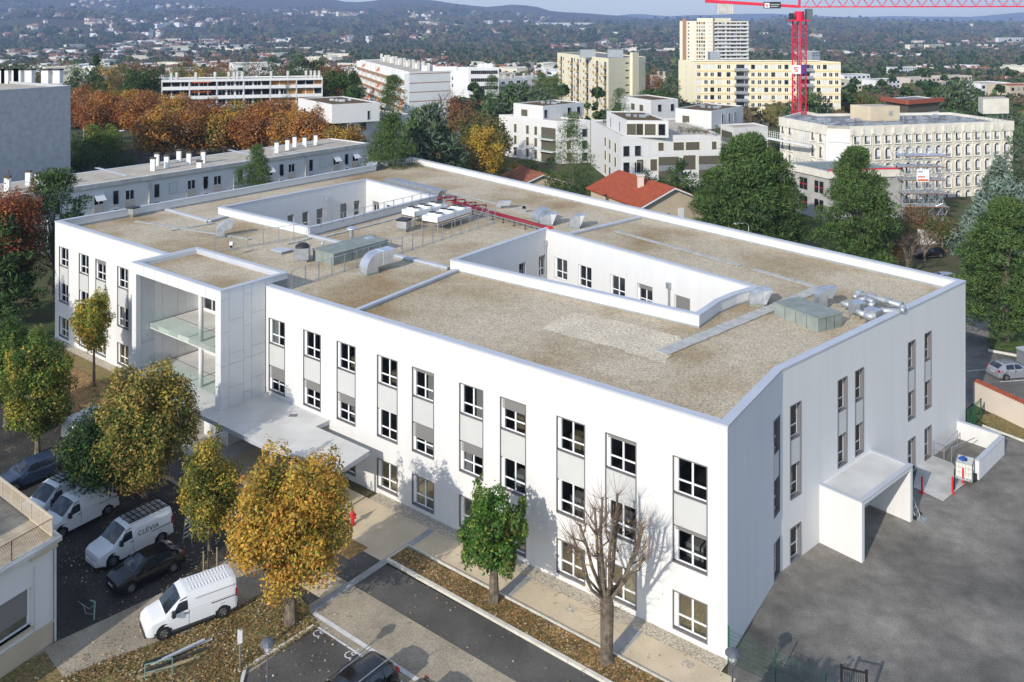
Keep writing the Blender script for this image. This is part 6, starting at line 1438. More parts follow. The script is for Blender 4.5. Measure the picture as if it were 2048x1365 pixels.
for x in (Lx*.19, ): 
    for z in (12.9, 10.1): b.add('awning', MB().box(Lx*.185, Lx*.30, -1.9, -1.2, z+1.7, z+1.85, fn=wl), 'orange')
for i, x in enumerate((2, 3.5, 9, 14.5, 18.5, 20, 21, 22.5, 31, 36, 41.5, 43, 44.2, 45.5, 53.5, 58, 64, 65.2)):
    if x < Lx: p = wl(x, 5, 15.2); b.add('chimney', MB().box(p.x-.35, p.x+.35, p.y-.35, p.y+.35, 15.2, 17.4), 'concrete')
# B4 block with brown bands and orange awnings
b = Bld('apartment_block', 'white block with brown striped gable and orange awnings, pine in front', 'building', P(720.5, 120, 17.5), P(818.5, 144.4, 17.5), P(901, 141.5, 17.5), 17.5, None, 'white_block', 'roof_felt', par=.35)
wl, wr = b.lf, b.rf
for i in range(6):
    z = 17.0-2.8*i
    b.add('brown_band', MB().box(0, wr.L, -.04, 0, z-2.8+1.9 if False else z-.25, z, fn=wr), 'brown_trim')
    zz = z-2.8
    b.add('balcony_band', MB().box(.3, wl.L-.2, -1.5, -1.38, zz-.2, zz+.65, fn=wl), 'brown_trim' if i % 1 == 0 else 'white_block', label=None); b.add('balcony_floor', MB().box(.3, wl.L-.2, -1.38, 0, zz-.2, zz, fn=wl), 'white_block')
    nb_ = 9; wins(b, wl, [wl.L*(j+.5)/nb_ for j in range(nb_)], [zz+.1], 2.6, 2.2, ['cas', 'shut', 'dark', 'shut'], seed=i)
    rr = random.Random(i+4)
    for j in range(nb_):
        if rr.random() < .13: x = wl.L*(j+.5)/nb_; b.add('awning', MB().hexa([wl(x-2, -1.6, zz+1.2), wl(x+2, -1.6, zz+1.2), wl(x+2, -1.55, zz+1.2), wl(x-2, -1.55, zz+1.2), wl(x-2, -.6, zz+2.5), wl(x+2, -.6, zz+2.5), wl(x+2, -.5, zz+2.5), wl(x-2, -.5, zz+2.5)]), 'orange')
for j in range(10): x = wl.L*j/9; b.add('partition', MB().box(max(0, x-.12), min(wl.L, x+.12), -1.5, 0, b.zb, 17.1, fn=wl), 'white_block')
for i in range(6):
    x = wl.L*(.12+.155*i); q = wl(x, 6.5, 17.2)
    b.add('chimney', MB().box(q.x-.5, q.x+.5, q.y-.5, q.y+.5, 17.2, 20.2), 'concrete'); q = wl(x+3, 7.5, 17.2); b.add('chimney', MB().box(q.x-.5, q.x+.5, q.y-.5, q.y+.5, 17.2, 19.8), 'concrete'); q = wl(x+1.5, 8.5, 17.2); b.add('roof_box', MB().box(q.x-1.6, q.x+1.6, q.y-1, q.y+1, 17.2, 19.0), 'white_block')
q = wl(wl.L-8, 9, 17); b.add('roof_box', MB().box(q.x-3, q.x+8, q.y-1.5, q.y+1.5, 17.2, 18.6), 'white_block')
# white house roof at far left of B4
b = Bld('office_block', 'plain white low block peeking out left of the orange awning block', 'building', P(694, 133, 12), P(697, 134, 12), P(722, 134, 12), 12, None, 'white_block')
# B5 office with three domes
b = Bld('office_block', 'white office block with three white roof domes', 'building', P(906, 134.5, 12), P(937, 135.5, 12), P(998, 135, 12), 12, None, 'white_block', 'roof_felt')
win_stuff(b, b.rf, ar(1.5, b.rf.L-1, 14), (9, 5.5, 2), .8, 1.6)
for i, f in enumerate((.45, .6, .75)): q = b.rf(b.rf.L*f, 3, 12); b.add('roof_dome', MB().lathe((q.x, q.y, 11.5), [(2.0, 0), (1.8, 1.2), (1.0, 2.0), (0, 2.3)], 12), 'white_block')
b = Bld('office_block', 'low white annex with a dark porch left of the domed office', 'building', P(880, 146, 7.5), P(902, 147, 7.5), P(937, 147.5, 7.5), 7.5, None, 'white_block'); win_stuff(b, b.rf, ar(.8, 4.5, 4), (4.2, .8), .7, 1.6)
# B6 low white block with balconies
b = Bld('apartment_block', 'low white block with balconies and orange blinds left of the beige tower', 'building', P(967.5, 156, 5.5), P(984, 159.5, 5.5), P(1115, 152, 5.5), 5.5, None, 'white_block', 'roof_felt')
wl = b.rf
for i in range(4):
    z = 5.0-2.8*(i+1); b.add('balcony_band', MB().box(.5, wl.L-.3, -1.3, -1.2, z-.1, z+.9, fn=wl), 'white_block'); wins(b, wl, ar(2, wl.L-2, 9), [z+.1], 2.2, 2.0, ['cas', 'dark', 'dark', 'orange'], seed=i+30)
b.add('awning', MB().box(wl.L*.78, wl.L*.98, -1.5, -1.3, 3.2, 4.6, fn=wl), 'orange')
for f in (.06, .25, .36, .40, .55, .68, .82, .9): q = wl(wl.L*f, 4, 5); b.add('chimney', MB().box(q.x-.6, q.x+.6, q.y-.5, q.y+.5, 5, 7.4), 'concrete')
b = Bld('apartment_block', 'small white balcony block between the beige tower and yellow block', 'building', P(1300, 150, 6), P(1303, 152, 6), P(1332, 153, 6), 6, None, 'white_block'); wins(b, b.rf, [3, 6], [-2, 1.2], 2.2, 1.8, 'dark')
for f in (.3, .7): q = b.rf(b.rf.L*f, 3, 6); b.add('chimney', MB().box(q.x-.5, q.x+.5, q.y-.5, q.y+.5, 5.5, 8.2), 'concrete')
# B7 beige balcony tower
b = Bld('apartment_tower', 'beige ten storey tower with staggered balconies on its left face', 'building', P(1114.7, 105.6, 19), P(1217, 117, 19), P(1290.8, 113.5, 19), 19, None, 'cream', 'roof_grey', par=.4)
wl, wr = b.lf, b.rf
b.add('stair_rib', MB().box(wr.px(1260), wr.px(1273), -1.2, 0, b.zb, 20.8, fn=wr), 'cream'); b.add('dark_recess', MB().box(wr.px(1273.4), wr.px(1275.6), -.02, 0, b.zb, 18.5, fn=wr), 'shutter_brown')
cx = [wl.px(1040+x/5.85) for x in (485, 610, 680, 790, 905, 1000)]
for i in range(10):
    z = 19-1.0-2.82*(i+1)
    b.add('joint_line', MB().box(0, wr.L, -.02, 0, z+.0, z+.08, fn=wr), 'ochre_band')
    b.add('slot_window', MB().box(wr.px(1251), wr.px(1258), -.03, 0, z+1.4, z+1.9, fn=wr), 'pane')
    for j, x in enumerate(cx):
        if x < 0 or x > wl.L: continue
        rr = random.Random(i*7+j); w_ = 3.0
        bc = b.add('balcony', MB().box(x-w_/2, x+w_/2, -1.3, 0, z, z+.15, fn=wl).box(x-w_/2, x+w_/2, -1.3, -1.2, z+.15, z+1.05, fn=wl), 'ochre_band')
        if rr.random() < .8: MB().box(x-w_/2-.1, x-w_/2+1.1, -1.35, -1.25, z+.1, z+1.15, fn=wl).build('balcony_screen', M['brown_trim'], bc)
    wins(b, wl, cx, [z+.2], 2.2, 2.1, ['cas', 'dark'], seed=i); wins(b, wl, [x+3.0 for x in cx[:-1]], [z+.9], 1.0, 1.3, ['cas', 'dark', 'shut'], seed=i+50)
for u in (1175, 1230):
    p = P(u, 113, 19); b.add('lift_housing', MB().box(p.x-3, p.x+3, p.y-2, p.y+2, 18.5, 21.6), 'galv')
# B8 yellow slab
b = Bld('apartment_block', 'long yellow eight storey slab block behind the crane', 'building', P(1357, 120.5, 18), P(1391, 124, 18), P(1681.5, 124.5, 18), 18, None, 'yellow_wall', 'roof_grey', par=.4)
wl = b.rf; U = lambda x: wl.px(1350+x/5.85)
xs = [278, 362, 435, 518, 625, 833, 912, 988, 1066, 1148, 1225, 1303, 1385, 1455, 1600, 1680, 1752, 1822, 1892]
for i in range(9):
    z = 18-2.0-2.78*i-.6
    wins(b, wl, [U(x) for x in xs], [z], 1.35, 1.55, ['cas', 'cas', 'cas', 'dark', 'shut'], seed=i+3)
    b.add('floor_band', MB().box(0, wl.L, -.05, 0, z+1.75, z+1.75+.55, fn=wl), 'ochre_band')
    wins(b, b.lf, [b.lf.L*.45], [z], .8, 1.5, 'shut')
    for xb in (765, 1530):
        x = U(xb); bc = b.add('balcony', MB().box(x-2.4, x+2.4, -1.4, 0, z-.7, z-.5, fn=wl).box(x-2.4, x+2.4, -1.4, -1.33, z-.5, z+.35, fn=wl), 'galv')
        wins(b, wl, [x], [z-.5], 3.0, 2.1, 'dark', seed=i)
b.add('joint_line', MB().box(U(1108), U(1114), -.06, 0, b.zb, 18, fn=wl), 'cream_light'); b.add('joint_line', MB().box(U(240), U(250), -.06, 0, b.zb, 18, fn=wl), 'cream_light')
b.add('end_panel', MB().box(0, U(238), -.03, 0, b.zb, 17.9, fn=wl), 'cream_light')
for u in (1428, 1610): p = P(u, 118, 18); b.add('lift_housing', MB().box(p.x-2, p.x+2, p.y-2, p.y+2, 17.5, 20.8), 'galv')
# B9 white high rise
D9 = 650; zt9 = 33-.5*D9/F
b = Bld('tower_block', 'white high rise with brown vertical stripe, tallest building on the skyline', 'building', Q(1359.4, 42.7, D9+14), Q(1426, 42.7, D9), Q(1497, 44, D9+6), zt9, -30, 'cream_light', 'roof_grey', par=.5)
wl, wr = b.lf, b.rf
b.add('brown_stripe', MB().box(wl.L*(90-55)/(440-55), wl.L*(133-55)/(440-55), -.15, 0, -30, zt9+1.8, fn=wl), 'brown_trim')
b.add('raised_bay', MB().box(wl.L*.53, wl.L, -.4, 6, -30, zt9+2.2, fn=wl), 'cream_light'); b.add('raised_bay', MB().box(wr.L*.1, wr.L*.52, 1, 6, zt9, zt9+2.2, fn=wr), 'cream_light'); b.add('shadow_gap', MB().box(0, .7, -.45, .0, -30, zt9, fn=wr), 'membrane')
zs = [zt9-2.4-2.79*i for i in range(13)]
win_stuff(b, wl, [wl.L*f for f in (.27,)], zs, 1.0, 1.2, ('pane', 'shutter_brown')); win_stuff(b, wl, [wl.L*f for f in (.54, .61, .68, .745)], zs, 1.2, 1.7, ('pane', 'shutter_brown', 'timber_orange', 'membrane'), d=.5)
win_stuff(b, wl, [wl.L*.92], [z+1 for z in zs], 3.4, .2, ('membrane',), nm='slots', d=.5)
for z in zs: b.add('balcony_band', MB().box(1, wr.L-.4, -1.3, -1.1, z-1.1, z+.05, fn=wr), 'white_block')
xr = [wr.L*(x-445)/415 for x in (478, 525, 565, 622, 665, 700, 742, 785, 820)]
win_stuff(b, wr, xr, [z+.05 for z in zs], 2.4, 1.3, ('pane', 'pane', 'membrane', 'shutter_brown'), nm='window_recesses')
# B10 modern white apartments
MG = 'modern white apartment buildings'
def modern(label, *a, **k): return Bld('apartment_building', label, 'building', *a, wall='render_white', roof=k.pop('roof', 'sedum'), coping=None, **k)
b = modern('modern white four storey building with balconies, tall pine in front', P(998, 229.6, 9.6), P(1114, 242.4, 9.6), P(1181, 240.5, 9.6), 9.6, -2.5, par=.3, roof='roof_felt')
wl, wr = b.lf, b.rf; U = lambda x: wl.px(980+x/5.85)
zz = [wl.pz(1040, 180+v/5.85) for v in (505, 640, 775, 905)]
for k_, x in enumerate((160, 298, 440, 537)): wins(b, wl, [U(x)], zz, .9, 2.05, 'brown', seed=x)
bx = (U(600), U(768))
for i, z in enumerate(zz):
    b.add('loggia', MB().box(bx[0], bx[1], -.02, .02, z-.5, z+2.1, fn=wl), 'shutter_brown'); bc = b.add('balcony', MB().box(bx[0]-.1, bx[1]+.1, -1.1, 0, z-.75, z-.55, fn=wl), 'render_white'); MB().box(bx[0], bx[1], -1.08, -1.03, z-.5, z+.5, fn=wl).build('glass_balustrade', M['glass_green'], bc)
wins(b, wr, [wr.L*.35], zz, 1.1, 2.0, 'brown', seed=2); wins(b, wr, [wr.L*.82], zz, 1.2, 1.9, 'dark', seed=2)
ph = lambda B, L_, C_, R_, zt, zb, roof='sedum': None
def penthouse(B, L_, C_, R_, zt, zb, wn_l=(), wn_r=(), roof='sedum', hh=1.6, zw=None):
    l, c, r = v2(L_), v2(C_), v2(R_); pl = [l, c, r, l+r-c]; mb = MB(); mb.prism(pl, zb, zt-.25, top=False); inn = offset_poly(pl, .25); ring(mb, pl, inn, zt-.25, zt-.35, zt); o = B.add('penthouse', mb, 'render_white')
    m2 = MB(); m2.add([(p.x, p.y, zt-.22) for p in inn], [(0, 1, 2, 3)]); m2.build('roof', M[roof], o)
    q = (inn[0]+inn[2])/2
    for dx, dy, s in ((-1.5, 1, .5), (1.2, -.8, .7), (2.5, 1.5, .4), (-.2, -.2, .35)): MB().box(q.x+dx-s, q.x+dx+s, q.y+dy-s, q.y+dy+s, zt-.22, zt+.25).build('roof_light', M['galv'], o)
    wl_, wr_ = Wall(l, c), Wall(c, r); zw = zw if zw is not None else zb+.5
    for u, w_ in wn_l: wins(B, wl_, [wl_.px(u)], [zw], w_, hh, 'brown' if w_ > 1.4 else 'dark')
    for u, w_ in wn_r: wins(B, wr_, [wr_.px(u)], [zw], w_, hh+.3, 'dark' if w_ < 1.5 else 'brown')
    return o
penthouse(b, P(1027, 206.5, 12.7), P(1086, 212.4, 12.7), P(1167.7, 204.8, 12.7), 12.7, 9.3, [(1049, 2.2)], [(1091, 1.0), (1138, 1.2), (1157, 1.2)])
b = modern('modern white building with slanted left corner behind the red tiled house', P(1182, 240, 10.1), P(1242, 273, 10.1), P(1441, 268.5, 10.1), 10.1, -2.5, par=.3, roof='roof_felt')
wl, wr = b.lf, b.rf; z1, z0 = wr.pz(1380, 180+705/5.85), wr.pz(1380, 180+935/5.85); z_1 = z0-2.8
for x, w_ in ((245, 1.1), (455, 2.3), (607, 3.2), (867, 1.0)): wins(b, wr, [wr.px(1280+x/5.85)], [z1], w_, 1.6, 'brown')
for x, w_, k in ((0, 1.4, 'brown'), (160, 1.4, 'brown'), (578, 2.6, 'brown')): wins(b, wr, [wr.px(1280+x/5.85)], [z0], w_, 2.9 if x == 578 else 2.3, k)
for x, w_ in ((335, 4.2), (823, 4.9)):
    xx = wr.px(1280+x/5.85)
    for z in (z0+.0, z_1): lo_ = b.add('loggia', MB().box(xx-w_/2, xx+w_/2, -.02, .02, z+1.0, z+2.9-.2, fn=wr), 'shutter_brown'); MB().box(xx-w_/2, xx+w_/2, -.10, -.05, z, z+1.0, fn=wr).build('glass_balustrade', M['galv'], lo_)
for x in (1025, 1410-600): pass
for u, vv in ((1245+180*0, 0),): pass
for x in (175+0,): pass
for u in (1252, 1275): wins(b, wr, [wr.px(u+.5)], [z1-.9, z0-.2], 1.2, 2.0, 'dark')
for u in (1211, 1220, 1231): wins(b, wl, [wl.px(u)], [6.2, 3.3, .4], 1.4, 1.9, ['dark', 'brown'], seed=int(u))
b.add('facade_line', MB().box(0, wr.L, -.015, 0, z0+3.05, z0+3.09, fn=wr), 'coping'); b.add('facade_line', MB().box(0, wr.L, -.015, 0, z1+2.2, z1+2.24, fn=wr), 'coping')
penthouse(b, P(1213, 222.7, 13.2), P(1253.5, 241, 13.2), P(1337, 241.7, 13.2), 13.2, 9.8, [(1222, .8), (1240, .8)], [(1270, 3.2), (1292, 3.8), (1323.5, 1.3)], hh=1.9, zw=10.3)
b = modern('modern white building with dark loggias beside the concrete building', P(1441, 249, 9.7), P(1467, 256.2, 9.7), P(1536, 252.6, 9.7), 9.7, -2.5, par=.3, roof='roof_felt')
wl, wr = b.lf, b.rf
for z in (6.3, 3.1, .1): lo_ = b.add('loggia', MB().box(wl.L*.1, wl.L*.9, -.03, .02, z, z+2.3, fn=wl), 'shutter_brown'); MB().box(wl.L*.1, wl.L*.9, -.12, -.07, z-.2, z+.8, fn=wl).build('glass_balustrade', M['galv'], lo_)
wins(b, wr, [wr.px(1496)], [wr.pz(1496, 287), wr.pz(1496, 287)-3], 1.1, 2.0, 'brown')
penthouse(b, P(1351, 216.8, 13), P(1423, 222.9, 13), P(1486.5, 211.8, 13), 13, 9.0, [(1372, 1.9)], [(1445, .8), (1458, .9), (1469.5, .8)], zw=9.9)
b = modern('modern white building further back with a dish on its terrace', P(1242.5, 192, 11.3), P(1302, 200.8, 11.3), P(1356, 198, 11.3), 11.3, -3, par=.3); wl, wr = b.lf, b.rf
wins(b, wl, [wl.px(1266), wl.px(1283)], [wl.pz(1266, 220)], 1.9, 1.8, 'brown'); wins(b, wr, [wr.px(1319), wr.px(1344.5)], [wr.pz(1330, 223)], 1.2, 1.9, 'dark')
b = modern('modern white building left of the big cedar, behind the orange plane trees', P(600, 228, 10.8), P(700, 243, 10.8), P(822, 228, 10.8), 10.8, -2, par=.3, roof='roof_felt'); wl, wr = b.lf, b.rf
wins(b, wr, [wr.px(702), wr.px(726)], [wr.pz(705, 263)], 1.8, 1.6, 'brown'); wins(b, wl, [wl.px(620), wl.px(640), wl.px(660)], [6.0, 3], 1.0, 2, 'dark')
penthouse(b, P(596, 196.5, 14.7), P(664, 209.5, 14.7), P(759, 205, 14.7), 14.7, 10.5, [(610, 1.0)], [(737, .5)])
b = modern('white gable end showing between the cedar and the golden tree', P(905, 262, 8), P(912, 255, 8), P(921, 251, 8), 8, -2, par=0)

# red tiled house and small brown roofed house
def gable_house(label, pk, r, hw_, Lr, ze, zp, zb, wall, roof, over=.5, name='house', fascia=True, chim=None):
    t = thing(name, label, 'house', (pk.x, pk.y, zb)); q = Vector((-r.y, r.x)); FOOT.append([pk+q*hw_, pk-q*hw_, pk-q*hw_+r*Lr, pk+q*hw_+r*Lr])
    def T(a, s, z): p = pk+r*a+q*s; return Vector((p.x, p.y, z))
    mb = MB(); zp2 = ze+(zp-ze)*.98
    mb.add([T(0, -hw_, zb), T(0, hw_, zb), T(0, hw_, ze), T(0, 0, zp2), T(0, -hw_, ze)], [(0, 1, 2, 3, 4)]); mb.add([T(Lr, -hw_, zb), T(Lr, hw_, zb), T(Lr, hw_, ze), T(Lr, 0, zp2), T(Lr, -hw_, ze)], [(0, 1, 2, 3, 4)])
    for s in (-1, 1): mb.quad(T(0, s*hw_, zb), T(Lr, s*hw_, zb), T(Lr, s*hw_, ze), T(0, s*hw_, ze))
    mb.build('wall', M[wall], t)
    sl = (zp-ze)/hw_
    for s in (-1, 1):
        e = hw_+over; ro = MB().hexa([T(-over, 0, zp), T(Lr+over, 0, zp), T(Lr+over, s*e, zp-sl*e), T(-over, s*e, zp-sl*e), T(-over, 0, zp+.16), T(Lr+over, 0, zp+.16), T(Lr+over, s*e, zp-sl*e+.16), T(-over, s*e, zp-sl*e+.16)]).build('roof', M[roof], t)
        if fascia: MB().hexa([T(-over-.04, 0, zp-.12), T(-over, 0, zp-.12), T(-over, s*e, zp-sl*e-.12), T(-over-.04, s*e, zp-sl*e-.12), T(-over-.04, 0, zp+.1), T(-over, 0, zp+.1), T(-over, s*e, zp-sl*e+.1), T(-over-.04, s*e, zp-sl*e+.1)]).build('fascia', M['white_paint'], ro)
        if name == 'house' and fascia:      # courses of tiles
            for k in range(1, 22):
                a = k/22; MB().hexa([T(-over, s*e*a, zp-sl*e*a+.15), T(Lr+over, s*e*a, zp-sl*e*a+.15), T(Lr+over, s*e*(a+.012), zp-sl*e*(a+.012)+.15), T(-over, s*e*(a+.012), zp-sl*e*(a+.012)+.15), T(-over, s*e*a, zp-sl*e*a+.19), T(Lr+over, s*e*a, zp-sl*e*a+.19), T(Lr+over, s*e*(a+.012), zp-sl*e*(a+.012)+.18), T(-over, s*e*(a+.012), zp-sl*e*(a+.012)+.18)]).build('tile_course', M[roof], ro)
    return t, T
pk = v2(P(1346, 376, 9.1)); pr_ = v2(P(1241, 343, 9.1)); r_ = (pr_-pk).normalized()
hs2, T = gable_house('beige house with a bright red tiled roof and white chimney', pk, r_, 5.3, (pr_-pk).length, 6.9, 9.1, -1, 'stucco_beige', 'tile_red', .6)
q = P(1281, 371, 8.6); MB().box(q.x-.45, q.x+.45, q.y-.4, q.y+.4, 6.5, 10.0).build('chimney', M['stucco_pink'], hs2); MB().box(q.x-.6, q.x+.6, q.y-.55, q.y+.55, 10.0, 10.2).build('chimney_cap', M['stucco_pink'], hs2)
gw2 = Wall(T(0, 5.3, 0), T(0, -5.3, 0)) if (T(0, 5.3, 0).x < T(0, -5.3, 0).x) else Wall(T(0, -5.3, 0), T(0, 5.3, 0))
for u, w_, z0_, z1_ in ((1334, .9, 4.4, 5.5), (1362, 1.0, 4.0, 6.1)): x = gw2.px(u); MB().box(x-w_/2, x+w_/2, -.05, .02, z0_, z1_, fn=gw2).build('window', M['pane'] if u < 1350 else M['white_paint'], hs2)
pk = v2(P(1084, 350, 5.5)); pr_ = v2(P(1064, 342, 5.5)); r_ = (pr_-pk).normalized()
hs3, T = gable_house('small cream house with a faded brown tile roof behind the parapet', pk, r_, 4.2, 9, 4.0, 5.5, -1, 'stucco_beige', 'tile_old', .5)

# B11 concrete building with arched windows
LA, CA, CB, RA = P(1560, 234.7, 13.7), P(1654.5, 251.8, 13.7), P(1700, 253.5, 13.7), P(2026, 242.4, 13.7)
hpoly = [v2(LA), v2(CA), v2(CB), v2(RA), v2(RA)+Vector((-4, 16)), v2(CB)+Vector((2, 22)), v2(LA)+Vector((9, 12))]
FOOT.append(hpoly)
t = thing('concrete_building', 'old pale concrete building with rows of arched windows under renovation', 'building', (CB.x, CB.y, -2))
class _B: pass
b = _B(); b.t = t; b.zb = -2; b.add = lambda nm, mb, m, kind=None, label=None: tag(mb.build(nm, M[m], t), label, kind=kind)
mb = MB(); mb.prism(hpoly, -2, 13.7, top=False); ring(mb, hpoly, offset_poly(hpoly, .5), 13.2, 13.0, 13.7); b.add('wall', mb, 'concrete_arch')
mb = MB(); mb.sheet(offset_poly(hpoly, .5), [], 13.2); b.add('roof', mb, 'roof_grey')
fl, fm, fr = Wall(LA, CA), Wall(CA, CB), Wall(CB, RA)
b.add('grey_panel', MB().box(-.2, fm.L-.1, -.06, 0, 2, 12.6, fn=fm), 'white_block'); b.add('joint_line', MB().box(0, fm.L, -.09, -.06, 10.6, 10.75, fn=fm), 'concrete_grey')
c4 = [1540+x/5.85 for x in (1010, 1130, 1250, 1370, 1495, 1615, 1738, 1860, 1980)]; c5 = [1750+x/4.55 for x in (670, 757, 845, 932, 1018, 1105, 1190)]
xsf = [fr.px(u) for u in c4]+[fr.px(u) for u in c5]; sp_ = (xsf[-1]-xsf[0])/(len(xsf)-1); xsf = [xsf[0]+i*sp_ for i in range(len(xsf))]
zr_ = [fr.pz(1891, 160+v/4.55) for v in (555, 695, 835, 975, 1115)]; pit = (zr_[0]-zr_[4])/4; zr_ = [zr_[0]-i*pit for i in range(5)]
wins(b, fr, xsf, zr_, 1.05, 2.05, 'arch'); 
for i in range(5):
    z = zr_[i]-.62; b.add('sill_band', MB().box(0, fr.L, -.14, 0, z, z+.16, fn=fr), 'concrete_arch')
for x in xsf: b.add('rib', MB().box(x-sp_/2-.10, x-sp_/2+.10, -.2, 0, -2, 11.9, fn=fr), 'concrete_arch'); b.add('gargoyle', MB().box(x-sp_/2-.22, x-sp_/2+.22, -.55, 0, 12.2, 13.3, fn=fr), 'concrete_arch')
b.add('fascia', MB().box(0, fr.L, -.3, 0, 11.9, 13.75, fn=fr), 'concrete_arch'); b.add('fascia', MB().box(0, fl.L, -.3, 0, 12.0, 13.75, fn=fl), 'concrete_arch')
xl = [fl.px(u) for u in (1567, 1581.5, 1627, 1643)]; wins(b, fl, xl, [zr_[0]+.1, zr_[1], zr_[2]], 1.05, 2.0, 'arch'); wins(b, fl, [fl.px(1607)], [zr_[0]], 1.0, 1.6, 'shut')
for x in xl: b.add('gargoyle', MB().box(x-.7, x-.35, -.55, 0, 12.2, 13.3, fn=fl), 'concrete_arch')
def roof_cube(lab, u0, u1, um, v, z0, z1, m='concrete_arch', dd=7):
    l, c, r = v2(P(u0, v-4, z1)), v2(P(um, v, z1)), v2(P(u1, v-1, z1)); pl = [l, c, r, l+r-c]; mb = MB(); mb.prism(pl, z0, z1, top=False); o = b.add('roof_block', mb, m); m2 = MB(); m2.add([(p.x, p.y, z1-.02) for p in offset_poly(pl, .02)], [(0, 1, 2, 3)]); m2.build('roof', M['roof_felt'], o); return Wall(c, r)
w_ = roof_cube('', 1700.7, 1799.5, 1741, 213.5, 13.1, 16.1, 'stucco_beige'); b.add('door', MB().box(-3.3, -1.9, -.04, 0, 13.3, 15.9, fn=w_), 'white_block') if False else None; b.add('window', MB().box(w_.L*.62, w_.L*.76, -.04, 0, 14.2, 15.2, fn=w_), 'membrane')
roof_cube('', 1956.6, 2018, 1966, 198.5, 13.1, 16.3, 'concrete_arch')
rr = random.Random(3)
mb = MB()
for i in range(60):
    q = fr(rr.uniform(2, fr.L-3), rr.uniform(1.5, 13), 13.2); s = rr.uniform(.15, .9); k = rr.uniform(.05, .5); mb.box(q.x-s, q.x+s, q.y-s*.5, q.y+s*.5, 13.2, 13.2+k*1.3)
for i in range(14):
    q = fl(rr.uniform(0, fl.L), rr.uniform(1, 6), 13.2); s = rr.uniform(.2, .8); mb.box(q.x-s, q.x+s, q.y-s, q.y+s, 13.2, 13.2+rr.uniform(.1, .6))
b.add('roof_clutter', mb, 'galv', kind='stuff')
def lattice_rail(o0, o1, z, h=1.0, parent=None, m='galv', n=14):
    wl_ = Wall(o0, o1); mb = MB()
    for i in range(n+1): x = wl_.L*i/n; mb.box(x-.03, x+.03, -.03, .03, z, z+h, fn=wl_)
    for k in (.5, 1): mb.box(0, wl_.L, -.02, .02, z+h*k-.03, z+h*k, fn=wl_)
    return mb
b.add('roof_railing', lattice_rail(fr(0, .3, 0), fr(fr.L, .3, 0), 13.7, n=34), 'galv', kind='stuff')
# hanging work platform on the left wing
t = thing('work_platform', 'long white suspended work platform along the concrete building', 'scaffold', fl(0, -1.5, 7)); pwl = Wall(v2(P(1520, 273, 9.9)), v2(P(1617, 291, 9.9)))
MB().box(0, pwl.L, 0, .9, 9.6, 9.9, fn=pwl).build('deck', M['white_block'], t)
mb = MB()
for i in range(25): x = pwl.L*i/24; mb.box(x-.03, x+.03, 0, .06, 9.9, 11.3, fn=pwl)
for k in (10.4, 10.9, 11.3): mb.box(0, pwl.L, 0, .05, k-.04, k, fn=pwl)
tag(mb.build('railing', M['white_block'], t), kind='stuff')
# front concrete annex
b2_ = Bld('concrete_building', 'raw grey concrete annex under construction with red edge protection', 'building', P(1572.5, 324.4, 8.1), P(1656, 342.6, 8.1), P(1806, 338, 8.1), 8.1, -1, 'concrete_grey', 'deck_teal', par=.15)
wl = b2_.lf
b2_.add('cornice', MB().box(-.2, b2_.lf.L+.3, -.35, 0, 6.9, 8.0, fn=b2_.lf).box(-.3, b2_.rf.L, -.35, 0, 6.9, 8.0, fn=b2_.rf), 'concrete_arch')
for u in (1603, 1611, 1633, 1643):
    for z in (4.1, 1.0): x = wl.px(u); o = b2_.add('opening', MB().box(x-.45, x+.45, -.03, .02, z, z+2.0, fn=wl), 'black'); MB().box(x-.45, x+.45, -.08, -.03, z+.9, z+1.0, fn=wl).build('red_barrier', M['crane_red'], o)
mb = lattice_rail(b2_.rf(0, .1, 0), b2_.rf(b2_.rf.L, .1, 0), 8.1, 1.0, n=18); b2_.add('edge_posts', mb, 'galv', kind='stuff'); b2_.add('red_barrier', MB().box(0, b2_.rf.L, -.02, .02, 8.1, 8.35, fn=b2_.rf), 'crane_red'); b2_.add('edge_posts', lattice_rail(b2_.lf(0, .1, 0), b2_.lf(b2_.lf.L, .1, 0), 8.1, 1.0, n=12), 'galv', kind='stuff')
# scaffold tower with banner
t = thing('scaffold', 'tall tube scaffold tower with white banner against the concrete building', 'scaffold', P(1838, 440, 0)); rr = random.Random(8); mb = MB(); c0 = v2(Q(1838, 300, 146))
lv = [0, 2.2, 4.4, 6.6, 8.8, 10.6]
for ix in range(5):
    for iy in range(3): x, y = c0.x-3.2+ix*1.6, c0.y-1.6+iy*1.5; mb.tube((x, y, -1.5), (x, y, lv[5]-(abs(ix-1.5)*1.2)), .04, 5)
for z in lv:
    for iy in range(3): y = c0.y-1.6+iy*1.5; mb.tube((c0.x-3.4, y, z), (c0.x+3.4, y, z), .035, 5).tube((c0.x-3.4, y, z+1), (c0.x+3.4, y, z+1), .03, 5)
    for ix in range(5): x = c0.x-3.2+ix*1.6; mb.tube((x, c0.y-1.8, z), (x, c0.y+1.6, z), .035, 5)
    for k in range(22): a = rr.uniform(-4.6, 4.2); mb.tube((c0.x+a, c0.y+rr.uniform(-1.9, 1), z), (c0.x+a+rr.uniform(-1.6, 1.6), c0.y+rr.uniform(-1.9, 1), z+rr.uniform(-.6, 2.6)), .04, 5)
    for k in range(5): x = c0.x-3.2+1.6*(k % 4); mb.tube((x, c0.y-1.6, z), (x+1.6, c0.y-1.6, z+2.2), .03, 5); a = rr.uniform(-4, 4); mb.tube((c0.x+a, c0.y-1.7, z), (c0.x+a+rr.uniform(-1, 3), c0.y-1.9, z-rr.uniform(1, 4)), .035, 5)
tag(mb.build('tubes', M['galv_bright'], t), kind='stuff')
